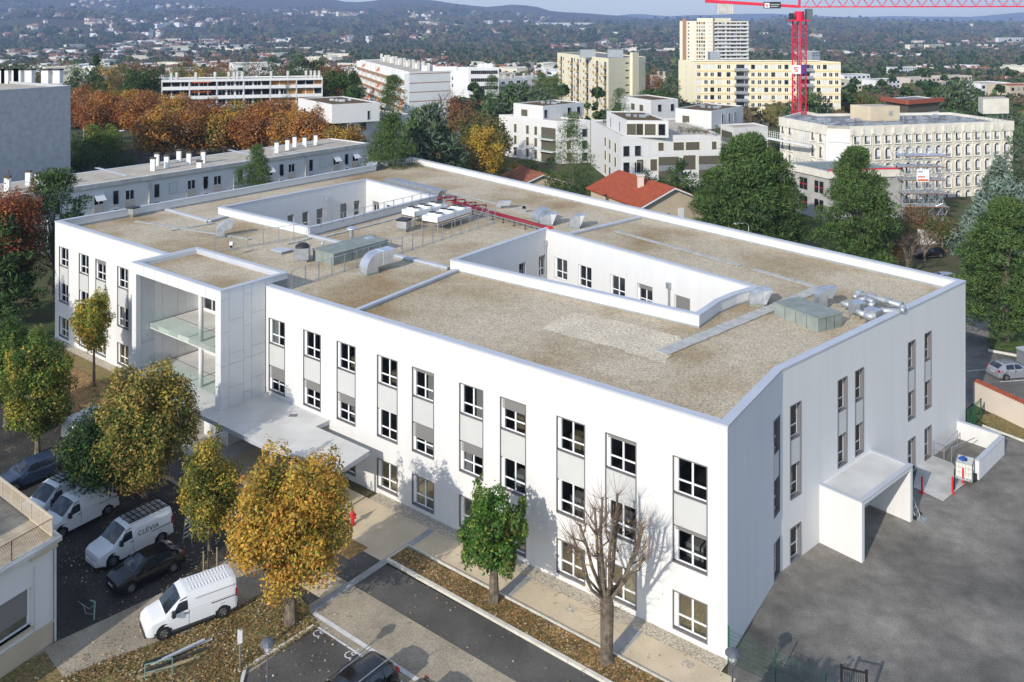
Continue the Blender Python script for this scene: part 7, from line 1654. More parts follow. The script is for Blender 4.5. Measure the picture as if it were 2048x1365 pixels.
for z in lv[1:]: MB().box(c0.x-3.3+rr.uniform(-.6, .4), c0.x+3.3+rr.uniform(-.5, 1.4), c0.y-1.7, c0.y+1.5, z-.06, z).build('deck', M['galv'], t); MB().box(c0.x-3.3, c0.x+3.8, c0.y-1.82, c0.y-1.76, z-.05, z+.06).build('toe_board', M['rust'], t)
bn = MB().box(c0.x-1.3, c0.x+.8, c0.y-1.95, c0.y-1.92, 6.4, 8.5).build('banner', M['white_paint'], t)
MB().box(c0.x-1.15, c0.x+.65, c0.y-1.97, c0.y-1.955, 6.55, 6.85).box(c0.x-1.1, c0.x+.1, c0.y-1.97, c0.y-1.955, 7.15, 7.35).build('banner_print', M['orange'], bn); MB().box(c0.x-1.1, c0.x-.3, c0.y-1.97, c0.y-1.955, 8.0, 8.2).build('banner_print', M['membrane'], bn)
# stairway / hoarding
t = thing('site_hoarding', 'white corrugated site hoarding between the trees beyond the far roof corner', 'fence', Q(1850, 480, 130)); wl = Wall(P(1835, 488, 0), P(1912, 484, 0)); 
for i in range(16): x = wl.L*i/16; MB().box(x+.02, x+wl.L/16-.02, 0, .05, -.2, 2.1, fn=wl).build('panel', M['white_block'], t)
# house with rust red flat roof
b = Bld('house', 'white house with a rust red flat roof behind the concrete building', 'house', P(1772, 197, 11), P(1815, 203, 11), P(1878, 198, 11), 11, None, 'white_block', 'roof_grey', par=.2)
b.add('roof_fascia', MB().box(-1, b.rf.L+1, -1, 0, 10.2, 11.4, fn=b.rf).box(-1, b.lf.L+.0, -1, 0, 10.2, 11.4, fn=b.lf), 'rust_roof'); b.add('upper_storey', MB().box(0, b.rf.L, -.1, 0, 7.6, 10.2, fn=b.rf).box(0, b.lf.L, -.1, 0, 7.6, 10.2, fn=b.lf), 'shutter_brown')
wins(b, b.lf, [b.lf.L*.3, b.lf.L*.75], [4.6], 1.2, 1.8, 'dark')

# tower crane
cz = v2(Q(1598.5, 200, 185)); t = thing('tower_crane', 'red tower crane rising behind the concrete building', 'crane', (cz.x, cz.y, -2)); ca = .72
def CR(x, y, z): return Vector((cz.x+x*math.cos(ca)-y*math.sin(ca), cz.y+x*math.sin(ca)+y*math.cos(ca), z))
s = 1.0; ztop = H+(VH-25)*185/F
for sx in (-s, s):
    for sy in (-s, s): MB().box(-.10+sx, .10+sx, -.10+sy, .10+sy, -2, ztop-1.5, fn=CR).build('leg', M['crane_red'], t)
mb = MB(); z = -2; k = 0
while z < ztop-3:
    for a, b_ in (((-s, -s), (s, -s)), ((s, -s), (s, s)), ((s, s), (-s, s)), ((-s, s), (-s, -s))):
        mb.tube(CR(*a, z), CR(*b_, z+1.5), .06, 4).tube(CR(*b_, z+1.5), CR(*a, z+3), .06, 4).tube(CR(*a, z), CR(*b_, z), .05, 4).tube(CR(*b_, z), CR(*a, z+1.5), .06, 4)
    z += 3.0
tag(mb.build('lattice', M['crane_red'], t), kind='stuff')
MB().box(-.3, .3, -.3, .3, -2, ztop-2, fn=CR).build('ladder', M['crane_red'], t) if False else MB().box(-.25, .25, -.05, .05, -2, ztop-2, fn=CR).build('ladder', M['galv'], t)
q = Vector((cz.x, cz.y, 0)); MB().tube((cz.x, cz.y, ztop-1.6), (cz.x, cz.y, ztop+.2), 1.0, 14).build('slewing_ring', M['crane_red'], t); MB().box(cz.x-2.2, cz.x+1.9, cz.y-1.4, cz.y+1.4, ztop-1.9, ztop-1.6).build('platform', M['crane_red'], t)
MB().box(cz.x+1.1, cz.x+2.3, cz.y-1.6, cz.y-.2, ztop-1.5, ztop+.7).build('cab', M['cab_glass'], t); MB().box(cz.x-2.3, cz.x-1.5, cz.y-1.3, cz.y-.3, ztop-1.5, ztop-.2).build('control_box', M['dark_metal'], t)
zj = H+(VH-14.5)*185/F; jd = Vector((.985, -.17)).normalized(); jn = Vector((-jd.y, jd.x))
def J(a, b_, z): return Vector((cz.x+jd.x*a+jn.x*b_, cz.y+jd.y*a+jn.y*b_, z))
def J2_(a, b_, z): return J(a, b_, z+.0*a)
jl = 58
for sy in (-.7, .7): MB().box(0, jl, sy-.09, sy+.09, zj-.12, zj+.12, fn=J).build('jib_chord', M['crane_red'], t)
MB().box(1, jl, -.09, .09, zj+1.9, zj+2.08, fn=J).build('jib_chord', M['crane_red'], t)
mb = MB(); a = 1.0; k = 0
while a < jl-2.6:
    for sy in (-.7, .7): mb.tube(J(a, sy, zj), J(a+1.3, 0, zj+2), .05, 4).tube(J(a+1.3, 0, zj+2), J(a+2.6, sy, zj), .05, 4)
    mb.tube(J(a, -.7, zj), J(a+2.6, .7, zj), .035, 4); a += 2.6
tag(mb.build('jib_lattice', M['crane_red'], t), kind='stuff')
MB().hexa([J(-19.5, -.8, zj+1.0), J(0, -.8, zj-.2), J(0, .8, zj-.2), J(-19.5, .8, zj+1.0), J(-19.5, -.8, zj+1.7), J(0, -.8, zj+.35), J(0, .8, zj+.35), J(-19.5, .8, zj+1.7)]).build('counter_jib', M['crane_red'], t)
for i in range(8): x = -17.0+i*.42; MB().box(x, x+.36, -.8, .8, zj-1.4-i*-.0, zj+.7, fn=J).build('counterweight', M['concrete'], t)
rw_ = MB()
for sy in (-.8, .8):
    for zz in (1.0, 1.7): rw_.box(-17, -10, sy-.03, sy+.03, zj+.8+zz-.1, zj+.85+zz-.1, fn=J)
rw_.build('railing', M['galv'], t)
MB().tube(J(0, 0, zj), J(.2, 0, zj+7), .25, 6).build('apex', M['crane_red'], t); MB().tube(J(.2, 0, zj+6.8), J(-18, 0, zj+1.6), .05, 5).tube(J(.2, 0, zj+6.8), J(30, 0, zj+2), .05, 5).build('tie_bar', M['crane_red'], t)
sg = MB().box(-7.4, -3.9, -1.0, -.92, zj-.3, zj+1.1, fn=J).build('sign_board', M['dark_metal'], t)
def glyph(mb, fn, x, z, s):
    mb.box(x, x+s, -.04, 0, z+s*.8, z+s, fn=fn); mb.box(x, x+s*.22, -.04, 0, z+s*.5, z+s*.8, fn=fn); mb.box(x, x+s*.8, -.04, 0, z+s*.42, z+s*.6, fn=fn); mb.box(x+s*.6, x+s*.8, -.04, 0, z+s*.1, z+s*.42, fn=fn); mb.box(x+.1*s, x+s*.8, -.04, 0, z, z+s*.16, fn=fn); return mb
f1 = lambda x, y, z: J(x, y-1.0, z)
MB().box(-7.2, -6.2, -.03, 0, zj-.15, zj+.85, fn=f1).build('logo_plate', M['white_paint'], sg); glyph(MB(), lambda x, y, z: J(x, y-1.04, z), -7.0, zj+.0, .6).build('logo_mark', M['crane_red'], sg)
lt = MB()
for r, n_ in ((0, 11), (1, 9)):
    for i in range(n_): lt.box(-5.95+i*.17, -5.84+i*.17, -.03, 0, zj+.45-r*.4, zj+.58-r*.4, fn=f1)
lt.build('sign_lettering', M['white_paint'], sg)
zb_ = H-(420/5.85*.0+ (139-42))*185/F
for sgn, m_, m2_ in ((-1, 'white_paint', 'crane_red'), (1, 'logo_purple', 'crane_red')):
    fn_ = (lambda x, y, z: CR(-1.12-y*0, -x, z)) if sgn < 0 else (lambda x, y, z: CR(x, -1.12, z))
    if sgn < 0: pan = MB().hexa([CR(-1.13, 1.05, zb_-.9), CR(-1.13, -1.0, zb_-.9), CR(-1.10, -1.0, zb_-.9), CR(-1.10, 1.05, zb_-.9), CR(-1.13, 1.05, zb_+.9), CR(-1.13, -1.0, zb_+.9), CR(-1.10, -1.0, zb_+.9), CR(-1.10, 1.05, zb_+.9)]).build('logo_panel', M[m_], t); g_ = lambda x, y, z: CR(-1.14+y, -x, z)
    else: pan = MB().hexa([CR(-1.0, -1.13, zb_-.9), CR(1.05, -1.13, zb_-.9), CR(1.05, -1.10, zb_-.9), CR(-1.0, -1.10, zb_-.9), CR(-1.0, -1.13, zb_+.9), CR(1.05, -1.13, zb_+.9), CR(1.05, -1.10, zb_+.9), CR(-1.0, -1.10, zb_+.9)]).build('logo_panel', M[m_], t); g_ = lambda x, y, z: CR(x, -1.14+y, z)
    glyph(MB(), g_, -.5, zb_-.5, 1.0).build('logo_mark', M[m2_], pan)
# ---------------------------------------------------------------- trees behind the school
def crown_kit(kind, seed, h):
    """unit crowns (radius 1, height 1) reused at several sizes"""
    if kind == 'plane': bl = blobs_round(1, h*.80, h*.2, 46, r=(.22, .34), seed=seed); pal = [[(ORANGE, 3), (BROWN, 3), (GOLD, 2), (OLIVE, 1)], [(BROWN, 4), (RUST, 1.5), (ORANGE, 2)], [(GOLD, 3), (OLIVE, 2), (ORANGE, 2), (BROWN, 1)], [(ORANGE, 2), (RUST, 2.5), (BROWN, 2)]][(seed-1) % 4]; return bl, pal, dict(size=.040, aspect=.6)
    if kind == 'oak': bl = blobs_round(1, h*.85, h*.15, 42, r=(.22, .36), seed=seed); pal = [(OLIVE, 3), (OLIVEBROWN, 3), (BROWN, 1.5), (GREEN, 1)]; return bl, pal, dict(size=.055, aspect=.6)
    if kind == 'brown': bl = blobs_round(1, h*.85, h*.15, 42, r=(.22, .36), seed=seed); pal = [(BROWN, 3), (RUST, 1), (OLIVEBROWN, 3)]; return bl, pal, dict(size=.055, aspect=.55)
    if kind == 'gold': bl = blobs_round(1, h*.85, h*.15, 42, r=(.24, .36), seed=seed); pal = [(YELLOW, 3), (GOLD, 4), (OLIVE, 1)]; return bl, pal, dict(size=.055, aspect=.6)
    if kind == 'lime': bl = blobs_round(1, h*.92, h*.08, 40, r=(.24, .38), seed=seed); pal = [(LIME, 3), (OLIVE, 2), (GREEN, 1)]; return bl, pal, dict(size=.055, aspect=.6)
    if kind == 'green': bl = blobs_round(1, h*.92, h*.08, 42, r=(.22, .36), seed=seed); pal = [(GREEN, 3), (DGREEN, 2), (OLIVE, .6)]; return bl, pal, dict(size=.055, aspect=.6)
    if kind == 'pine': bl = blobs_pine(1, h, h*.12, 170, seed=seed, top=.45); pal = [(PINE, 4), ((.09, .135, .035), 3), (DGREEN, 1.5)]; return bl, pal, dict(size=.052, aspect=.20, needle=True)
    if kind == 'cedar': bl = blobs_cedar(1, h*.78, h*.2, 8, 9, seed=seed, top=.35); pal = [(CEDAR, 3), (PINE, 2), ((.06, .09, .05), 2)]; return bl, pal, dict(size=.075, aspect=.25, needle=True)
    if kind == 'blue': bl = blobs_cedar(1, h*.95, h*.03, 13, 10, seed=seed, top=.1); pal = [(BLUECEDAR, 5), (CEDAR, 2)]; return bl, pal, dict(size=.075, aspect=.28, needle=True)
    if kind == 'spire': bl = blobs_pine(1, h, h*.04, 60, seed=seed, top=.06, layer=.5); pal = [(DGREEN, 3), (PINE, 3)]; return bl, pal, dict(size=.09, aspect=.25, needle=True)
KITS = {}
def kit(kind, seed, n, h):
    key = (kind, seed, n, h)
    if key not in KITS:
        bl, pal, kw = crown_kit(kind, seed, h)
        mt = MB(); limbs(mt, bl, 0, .045, h*.3 if kind in ('plane', 'oak', 'brown', 'gold') else h*.2, 18, seed=seed)
        KITS[key] = (mt.mesh('trunk', M['bark_pale' if kind == 'plane' else 'bark']), foliage(bl, int(n*(3.0 if kind == 'pine' else 2.2 if kind == 'plane' else 1.5)), kw.pop('size')*.88, pal, **kw))
    return KITS[key]
NMS = dict(plane='plane_tree', oak='oak_tree', brown='bare_brown_tree', gold='golden_tree', lime='lime_tree', green='leafy_tree', pine='pine_tree', cedar='cedar_tree', blue='blue_cedar', spire='spruce_tree')
def bt(label, u, vt, D, R, kind, seed=1, n=3000, zb=None, group=None, name=None):
    zt = H-(vt-VH)*D/F; x = (u-UC)*D/F; g = gz(x, D) if zb is None else zb; hh = max(1.0, zt-g)
    rt = max(1.0, min(4.0, round(hh/R*2.5)/2.5)); tr, cr_ = kit(kind, seed, n, rt); sc_ = (R, R, hh/rt); t = thing(name or NMS[kind], label, 'tree' if name != 'shrub' else 'shrub', (x, D, g), rnd(0, 6.28), group)
    t['_h'] = 0; del t['_h']
    link('trunk', tr, t, scale=sc_); link('crown', cr_, t, scale=sc_); FOOT.append([(x-R*.5, D-R*.5), (x+R*.5, D-R*.5), (x+R*.5, D+R*.5), (x-R*.5, D+R*.5)])
    return t
bt('flat topped dark pine in front of the orange awning block', 786, 168, 200, 6.2, 'pine', 1, 3600)
bt('large grey green cedar behind the rear roof corner', 852, 218, 140, 9.0, 'cedar', 1, 9000)
bt('dark pine low left of the large grey green cedar', 782, 252, 131, 5.6, 'pine', 2, 5000)
bt('olive bushy tree between terrace block end and dark pine', 752, 290, 140, 2.8, 'oak', 3, 2200)
bt('golden yellow tree left of the four storey modern building', 963, 243, 168, 4.6, 'gold', 1, 5200)
bt('brown grey tree standing left of the golden tree, upper one', 922, 190, 215, 6, 'brown', 1, 3000); bt('brown grey tree rising left behind the golden tree', 945, 212, 195, 5.2, 'oak', 1, 3000); bt('brown tree right beside the big cedar crown', 900, 235, 165, 4.5, 'brown', 2, 3200); bt('dark olive tree behind the golden tree', 985, 232, 185, 5.5, 'oak', 2, 3000); bt('dim olive tree at the foot of the golden tree', 930, 275, 152, 4.2, 'oak', 3, 3000)
bt('wide grey cedar above the modern building penthouse', 1032, 178, 235, 11.5, 'cedar', 2, 7000); bt('grey green cedar lower right of the wide grey cedar', 1075, 182, 225, 8.5, 'cedar', 3, 5000)
bt('dark pine at the left end of the low orange blind block', 985, 160, 262, 5, 'pine', 3, 2600); bt('dark pine left of the beige tower foot', 1083, 158, 250, 4.6, 'pine', 1, 2600); bt('dark pine right against the beige tower foot', 1112, 162, 248, 4.8, 'pine', 2, 2600)
bt('tall open pine standing in front of the four storey modern building', 1146, 243, 152, 4.9, 'pine', 5, 2600)
bt('thin topped pine between the two modern penthouses', 1240, 190, 218, 5.0, 'pine', 6, 1800); bt('dark small conifer beside the slanted penthouse', 1214, 222, 198, 2.0, 'spire', 1, 1200)
PG = 'orange plane trees in the park'
k = 0
spots = [(325, 214, 200), (388, 204, 203), (452, 216, 205), (517, 206, 203), (580, 218, 200), (640, 212, 196), (690, 240, 190), (290, 182, 228), (352, 184, 226), (420, 196, 222), (487, 190, 222), (552, 198, 220), (618, 196, 214), (168, 168, 255), (232, 170, 250), (205, 182, 238), (268, 176, 246), (318, 186, 240)]
lab = ['nearest the low terrace, first from the shaded lawn', 'nearest the low terrace, second from the shaded lawn', 'nearest the low terrace, third from the shaded lawn', 'nearest the low terrace, fourth from the shaded lawn', 'nearest the low terrace, fifth from the shaded lawn', 'nearest the low terrace, beside the modern white building', 'thin one at the white building wall', 'in the second row above the lamp posts', 'in the second row, second from the lamps', 'in the second row, middle of the row', 'in the second row under the orange blinds', 'in the second row under the white balconies', 'in the second row next to the white penthouse', 'at the grey block edge, back row', 'in the back row left of the white block', 'between grey block and lamp posts', 'in the back row touching the white block end', 'behind the second row at the white block corner']
for (u, v, D), l_ in zip(spots, lab): bt('rust orange plane tree '+l_, u, v, D, 8.0 if D > 195 else 5.5, 'plane', 1+k % 4, 5200, group=PG); k += 1
bt('bright yellow green tree by the shaded lawn', 203, 243, 212, 4.6, 'lime', 1, 3200); bt('low bright green bush right of the yellow green tree', 228, 252, 208, 3.2, 'lime', 2, 2000)
bt('dark slim conifer standing above the orange trees at left', 192, 112, 330, 5.0, 'spire', 2, 2400); bt('broad dark green cedar left of the long white block', 283, 127, 300, 9, 'green', 1, 4500); bt('second dark green tree beside the broad cedar', 262, 138, 292, 5, 'green', 2, 3000)
bt('pale green ball shaped tree behind the long white block', 450, 124, 330, 6.5, 'lime', 3, 2600); bt('large dark cedar behind the right part of the white block', 598, 112, 320, 9, 'cedar', 4, 4500); bt('dark cedar left neighbour of the large dark cedar', 545, 120, 315, 7.5, 'cedar', 5, 4000); bt('dark cedar right neighbour of the large dark cedar', 632, 114, 325, 8, 'green', 4, 3800)
bt('brown tree above the right end of the long white block', 657, 112, 300, 7.5, 'brown', 3, 3400); bt('dark tall tree filling the gap before the orange awning block', 680, 130, 275, 7.2, 'green', 5, 4200); bt('dark blue green conifer left of the orange awning block', 708, 145, 245, 5.2, 'spire', 3, 3400)
bt('small pale conifer in front of the long white block', 575, 178, 236, 3.0, 'pine', 7, 1600)
ORD = 'first second third fourth fifth sixth seventh eighth ninth tenth eleventh twelfth'.split(); CNT = {}
kinds = ['brown', 'oak', 'lime', 'green', 'brown', 'plane', 'oak', 'cedar', 'gold']; rr = random.Random(12)
for i in range(34):
    u = -20+i*21.5+rr.uniform(-8, 8); D = rr.uniform(330, 460); v = 112+rr.uniform(-8, 10)+(D < 380)*6; kd = kinds[rr.randrange(9)]
    if 318 < u < 650 and D < 345: D = 360
    cl = dict(brown='brown', oak='olive brown', lime='yellow green', green='dark green', plane='rust orange', cedar='grey green', gold='golden')[kd]
    CNT[cl] = CNT.get(cl, -1)+1; bt('%s %s tree from the left in the belt behind the left apartment blocks' % (ORD[CNT[cl]], cl), u, v, D, rr.uniform(6, 9), kd, 1+i % 3, 1800, group='trees behind the left apartment blocks, %s' % cl)
CNT = {}
for i in range(20):
    u = 900+i*22+rr.uniform(-8, 8); D = rr.uniform(400, 520); kd = ['oak', 'brown', 'green', 'oak', 'lime'][rr.randrange(5)]; cl = dict(brown='brown', oak='olive brown', lime='yellow green', green='dark green')[kd]
    CNT[cl] = CNT.get(cl, -1)+1; bt('%s %s tree from the left in the belt behind the beige tower' % (ORD[CNT[cl]], cl), u, 140+rr.uniform(-8, 6), D, rr.uniform(6, 9), kd, 1+i % 3, 1600, group='trees behind the beige tower, %s' % cl)
bt('huge round pine rising behind the red tiled house', 1500, 292, 122, 8.2, 'pine', 8, 16000); bt('shorter pine joined to the left of the huge round pine', 1428, 352, 124, 4.2, 'pine', 9, 7000); bt('dark pine right of the huge pine, at the annex wall', 1572, 380, 120, 3.8, 'pine', 10, 6500)
for i, (u, v) in enumerate(((1292, 335), (1318, 338), (1345, 330), (1362, 318), (1384, 340), (1408, 352), (1300, 352), (1338, 352))):
    bt(['bushy juniper just behind the red roof ridge', 'juniper second from the red roof ridge', 'juniper in the middle of the hedge row', 'pointed tallest juniper of the hedge row', 'juniper right of the pointed one', 'juniper next to the huge pine', 'low juniper touching the red roof', 'low juniper in front of the middle one'][i], u, v, 136+(i % 3)*2, 2.9, 'spire' if i == 3 else 'green', 2+i % 2, 2600, name='juniper_bush')
bt('round topped dark pine between annex and far parapet', 1712, 322, 112, 5.9, 'pine', 11, 13000)
bt('silvery blue cedar at the right edge below the arched windows', 1998, 322, 124, 6.4, 'blue', 1, 15000); bt('second silvery blue cedar cut by the right edge', 2062, 345, 118, 5.0, 'blue', 2, 9000)
bt('bright green pine beside the far roof corner', 2014, 425, 90, 5.6, 'pine', 12, 15000); bt('drooping dark conifer at the upper right edge', 2052, 232, 145, 4.5, 'cedar', 6, 4200)
bt('wide dark cedar at the foot of the red crane', 1622, 190, 206, 9.5, 'cedar', 7, 5200); bt('grey green cedar behind the rust roofed house', 1915, 170, 262, 12, 'cedar', 8, 5200); bt('second grey green cedar right of the flat concrete block', 2005, 205, 255, 8, 'cedar', 3, 3200); bt('olive tree right of the yellow slab block', 1703, 183, 335, 7, 'oak', 4, 2600); bt('yellow green tree right of the yellow slab block', 1730, 187, 345, 7, 'lime', 4, 2600)
bt('dark tree between beige tower and yellow block, nearer one', 1310, 170, 275, 7.5, 'green', 6, 3400); bt('dark tree between beige tower and yellow block, further one', 1340, 150, 300, 7, 'cedar', 2, 3000); bt('rust brown tree behind the beige tower edge', 1308, 135, 420, 8, 'plane', 2, 1800)
bt('pine beside the low terrace block behind the school parapet', 515, 311, 124, 3.6, 'pine', 13, 7000); bt('small pine lobe left of the terrace block pine', 478, 352, 122, 1.9, 'pine', 14, 2600)
bt('broad leaved evergreen bush by the small brown roof', 1104, 340, 128, 2.7, 'green', 7, 2600, name='shrub'); bt('pointed young conifer by the concrete post', 1152, 352, 124, 1.9, 'spire', 5, 2000); bt('small orange shrub at the modern building corner', 1028, 320, 190, 1.8, 'gold', 2, 900, name='shrub'); bt('dark shrub under the first modern balcony', 1062, 315, 188, 2.2, 'green', 8, 1400, name='shrub')
for i, (u, v) in enumerate(((1362, 250), (1378, 254), (1388, 252), (1399, 251), (1412, 258), (1432, 250))): 
    t = bt(['terrace shrub beside the penthouse wall', 'second terrace shrub on the white roof', 'terrace shrub with green top', 'palm like terrace plant', 'low reddish terrace plant', 'pointed terrace conifer at the roof corner'][i], u, v, 176, 1.1, ['green', 'oak', 'green', 'lime', 'brown', 'spire'][i], 1, 500, zb=9.9, name='shrub')
x_ = (883-UC)*235/F; bare_tree('bare_tree', 'thin bare tree in front of the striped gable', (x_, 235, gz(x_, 235)), 15.5, .26, 9, levels=4, spread=.5, first=.40)
x_ = (1815-UC)*113/F; bare_tree('bare_tree', 'spreading leafless tree between annex and blue cedar', (x_, 113, -.2), 8.2, .26, 12, levels=4, spread=.85, first=.30, nb=8)
x_ = (1850-UC)*120/F; bare_tree('bare_tree', 'smaller leafless tree beside the site hoarding', (x_, 120, -.2), 6.5, .18, 13, levels=4, spread=.9, first=.30, nb=7)
for i, (u, v, D, R) in enumerate(((1770, 470, 116, 3), (1885, 430, 128, 3.2), (1838, 405, 133, 3), (1790, 425, 128, 2.6))): bt(['dry brown brush right of the round topped pine', 'dry brush at the foot of the arched building', 'tangled brown brush under the scaffold', 'olive brush behind the leafless tree'][i], u, v, D, R, ['brown', 'oak'][i % 2], 1+i % 3, 1500, name='shrub')
o = poly_sheet('lawn', [Q(930, 335, 185)*1, Q(1040, 340, 180)*1, Q(1030, 360, 160)*1, Q(960, 352, 160)*1], 0, 'grass')
o.data.transform(Matrix.Translation((0, 0, .35)))
o = poly_sheet('lawn', [(-100, 178), (-96, 235), (-160, 245), (-170, 178)], .25, 'painted_shade_lawn')  # the grey block's shade is painted here as dark ground colour
park = poly_sheet('park_path', [(-96, 178), (-60, 215), (-70, 262), (-97, 238)], .3, 'dark_tar')  # dark surface colour stands in for the grey block's shade
for i, (u, v, D, R) in enumerate(((160, 262, 206, 4), (182, 285, 196, 3.4), (215, 292, 190, 3), (160, 300, 186, 3.6), (252, 300, 186, 2.4))): bt(['dark shrub against the grey gable wall, top one', 'dark shrub below the yellow green tree', 'low dark shrub nearest the first park lamp', 'dark shrub against the grey gable wall, lower one', 'low dark shrub just above the terrace chimneys'][i], u, v, D, R, 'green', 2+i % 3, 1500, name='shrub')  # shrubs added to darken the lawn beside its painted shade
for u, v, D, l_ in ((243, 262, 212, 'left of the two pale plane trunks'), (280, 268, 205, 'right between the two pale plane trunks'), (328, 282, 196, 'nearest the terrace chimneys')):
    x = (u-UC)*D/F; zt = H-(v-VH)*D/F; t = thing('park_lamp', 'white disc topped park lamp '+l_, 'street lamp', (x, D, gz(x, D)), 0, 'park lamps by the orange trees'); h = zt-gz(x, D)
    link('pole', MB().tube((0, 0, 0), (0, 0, h), .07, 8).mesh('pole', M['dark_metal']), t); link('lamp_head', MB().lathe((0, 0, h), [(.12, -.3), (.8, 0), (.75, .1), (0, .15)], 14).mesh('lamp_head', M['white_paint']), t)

for i, (u, v, D, R, kd) in enumerate(((1000, 322, 182, 2.2, 'oak'), (1046, 336, 176, 1.9, 'gold'), (1082, 330, 170, 2.4, 'green'), (1120, 342, 158, 2.2, 'oak'), (1172, 345, 150, 2.4, 'green'), (1190, 355, 142, 2.0, 'oak'), (1205, 362, 138, 1.8, 'brown'), (1020, 345, 160, 1.6, 'lime'))):
    bt(['olive shrub at the lawn end under the modern building', 'yellowish shrub on the garden slope', 'green shrub on the garden slope below the balconies', 'olive shrub behind the small brown roof', 'green shrub under the tall open pine', 'olive shrub between pine and slanted building', 'brown shrub at the foot of the slanted building', 'lime green shrub on the lawn edge'][i], u, v, D, R, kd, 1+i % 3, 1300, name='shrub')
# ---------------------------------------------------------------- valley town: larger blocks
def far_block(label, u0, u1, v, D, hgt, m='white_block', dep=14, sk=.2, rows_=4, roof='roof_felt', name='apartment_block'):
    a = v2(Q(u0, v, D)); c = v2(Q(u1, v, D*(1+sk*.1))); zt = H-(v-VH)*D/F; n = Vector((-(c-a).normalized().y, (c-a).normalized().x))
    b = Bld(name, label, 'building', a+n*dep, a, c, zt, zt-hgt-8, m, roof, par=.4); w_ = b.rf; nx = max(3, min(14, int(w_.L/4)))
    win_stuff(b, w_, ar(2, w_.L-2, nx), [zt-2.6-2.9*i for i in range(rows_)], max(1.8, w_.L/nx*.45), 1.5, ('pane', 'pane', 'membrane')); return b
far_block('pale yellow block low in the valley right of the slab block', 1681, 1724, 162, 520, 16, 'cream', rows_=5); far_block('white stepped block behind the pale yellow valley block', 1688, 1740, 151, 640, 12, 'white_block', rows_=3)
far_block('white slab with long balconies in the valley', 1752, 1800, 161, 600, 16, 'white_block', rows_=5); far_block('salmon apartment block, left one of the pair', 1820, 1880, 157, 640, 16, 'stucco_pink'); far_block('salmon apartment block, right one of the pair', 1884, 1944, 154, 660, 17, 'stucco_pink')
far_block('white hall building behind the grey green cedars', 1962, 2022, 168, 470, 15, 'white_block', rows_=2); far_block('red roofed low building at the right edge of the valley', 2020, 2090, 172, 450, 10, 'stucco_beige', roof='tile_red', rows_=2); far_block('long white block above the salmon blocks', 1782, 1834, 136, 1050, 12, 'white_block', rows_=3)
far_block('yellow twin tower in the far woods, left one', 1820, 1845, 90, 2400, 25, 'cream', rows_=8); far_block('yellow twin tower in the far woods, right one', 1858, 1888, 90, 2400, 22, 'cream', rows_=7); far_block('long white stepped block on the far right slope', 1998, 2062, 76, 3000, 30, 'white_block', rows_=9)
far_block('white terraced office half hidden in the left valley woods', 440, 502, 91, 2450, 14, 'white_block', rows_=4); far_block('white block left of two in the far left suburb', 124, 146, 77, 3200, 24, 'cream_light', rows_=6); far_block('white block right of two in the far left suburb', 154, 172, 79, 3200, 20, 'white_block', rows_=5); far_block('white point block in the middle of the far left suburb', 186, 206, 76, 3200, 24, 'white_block', rows_=6)
far_block('white shed with a grey roof behind the left apartment block', 472, 560, 131, 400, 9, 'white_block', rows_=1, roof='roof_felt', dep=30); far_block('small white cube house among trees above the plane trees', 206, 226, 134, 380, 8, 'white_block', rows_=1); far_block('low grey roofed pavilion behind the grey gable block', 95, 165, 138, 350, 6, 'cream_light', rows_=1, dep=20)
far_block('white industrial hall strip on the far plain, left piece', 985, 1062, 41.5, 5200, 30, 'white_block', rows_=0, dep=200); far_block('white industrial hall strip on the far plain, right piece', 1075, 1190, 46, 5000, 25, 'white_block', rows_=0, dep=200)
far_block('white villa in the woods above the tower crane', 1622, 1640, 104, 1000, 12, 'white_block', rows_=2)
# ---------------------------------------------------------------- houses
def house_mesh(w, d, h, rh, wall, roof, flat=False):
    mb = MB(); mb.box(-w/2, w/2, -d/2, d/2, -12, h, 0)
    if flat: mb.box(-w/2-.3, w/2+.3, -d/2-.3, d/2+.3, h, h+.35, 0)
    else:
        o = .5; mb.add([(-w/2, -d/2, h), (-w/2, d/2, h), (-w/2, 0, h+rh), (w/2, -d/2, h), (w/2, d/2, h), (w/2, 0, h+rh)], [(0, 1, 2), (3, 4, 5)], 0)
        for s in (-1, 1): mb.hexa([(-w/2-o, 0, h+rh), (w/2+o, 0, h+rh), (w/2+o, s*(d/2+o), h-rh*o/d*2), (-w/2-o, s*(d/2+o), h-rh*o/d*2), (-w/2-o, 0, h+rh+.2), (w/2+o, 0, h+rh+.2), (w/2+o, s*(d/2+o), h-rh*o/d*2+.2), (-w/2-o, s*(d/2+o), h-rh*o/d*2+.2)], 1)
        mb.box(w*.2, w*.2+.7, d*.1, d*.1+.7, h, h+rh+.9, 0)
    for s in (-1, 1):
        for x in (-w*.3, 0, w*.3):
            for z in (.8, 3.6):
                if z+1.4 < h: mb.box(x-.5, x+.5, s*d/2-.03, s*d/2+.03, z, z+1.4, 2)
    return mb.mesh('house', [M[wall], M[roof], M['pane']])
HK = [('white', 'red tiled', house_mesh(14, 10, 6, 2.6, 'white_block', 'tile_red')), ('cream', 'red tiled', house_mesh(12, 9, 6, 2.4, 'cream_light', 'tile_red')), ('pinkish', 'old tiled', house_mesh(16, 10, 5.8, 2.6, 'stucco_pink', 'tile_old')), ('beige', 'old tiled', house_mesh(11, 9, 6.2, 2.3, 'stucco_beige', 'tile_old')), ('white', 'flat', house_mesh(20, 11, 8.5, 0, 'white_block', 'roof_felt', True)), ('cream', 'flat', house_mesh(30, 12, 11, 0, 'cream_light', 'roof_felt', True))]
rr = random.Random(77); cand = []
def dens(x, y): return noise.fractal(Vector((x*.0016, y*.0011, 9)), 1.0, 2.0, 3)
tries = 0
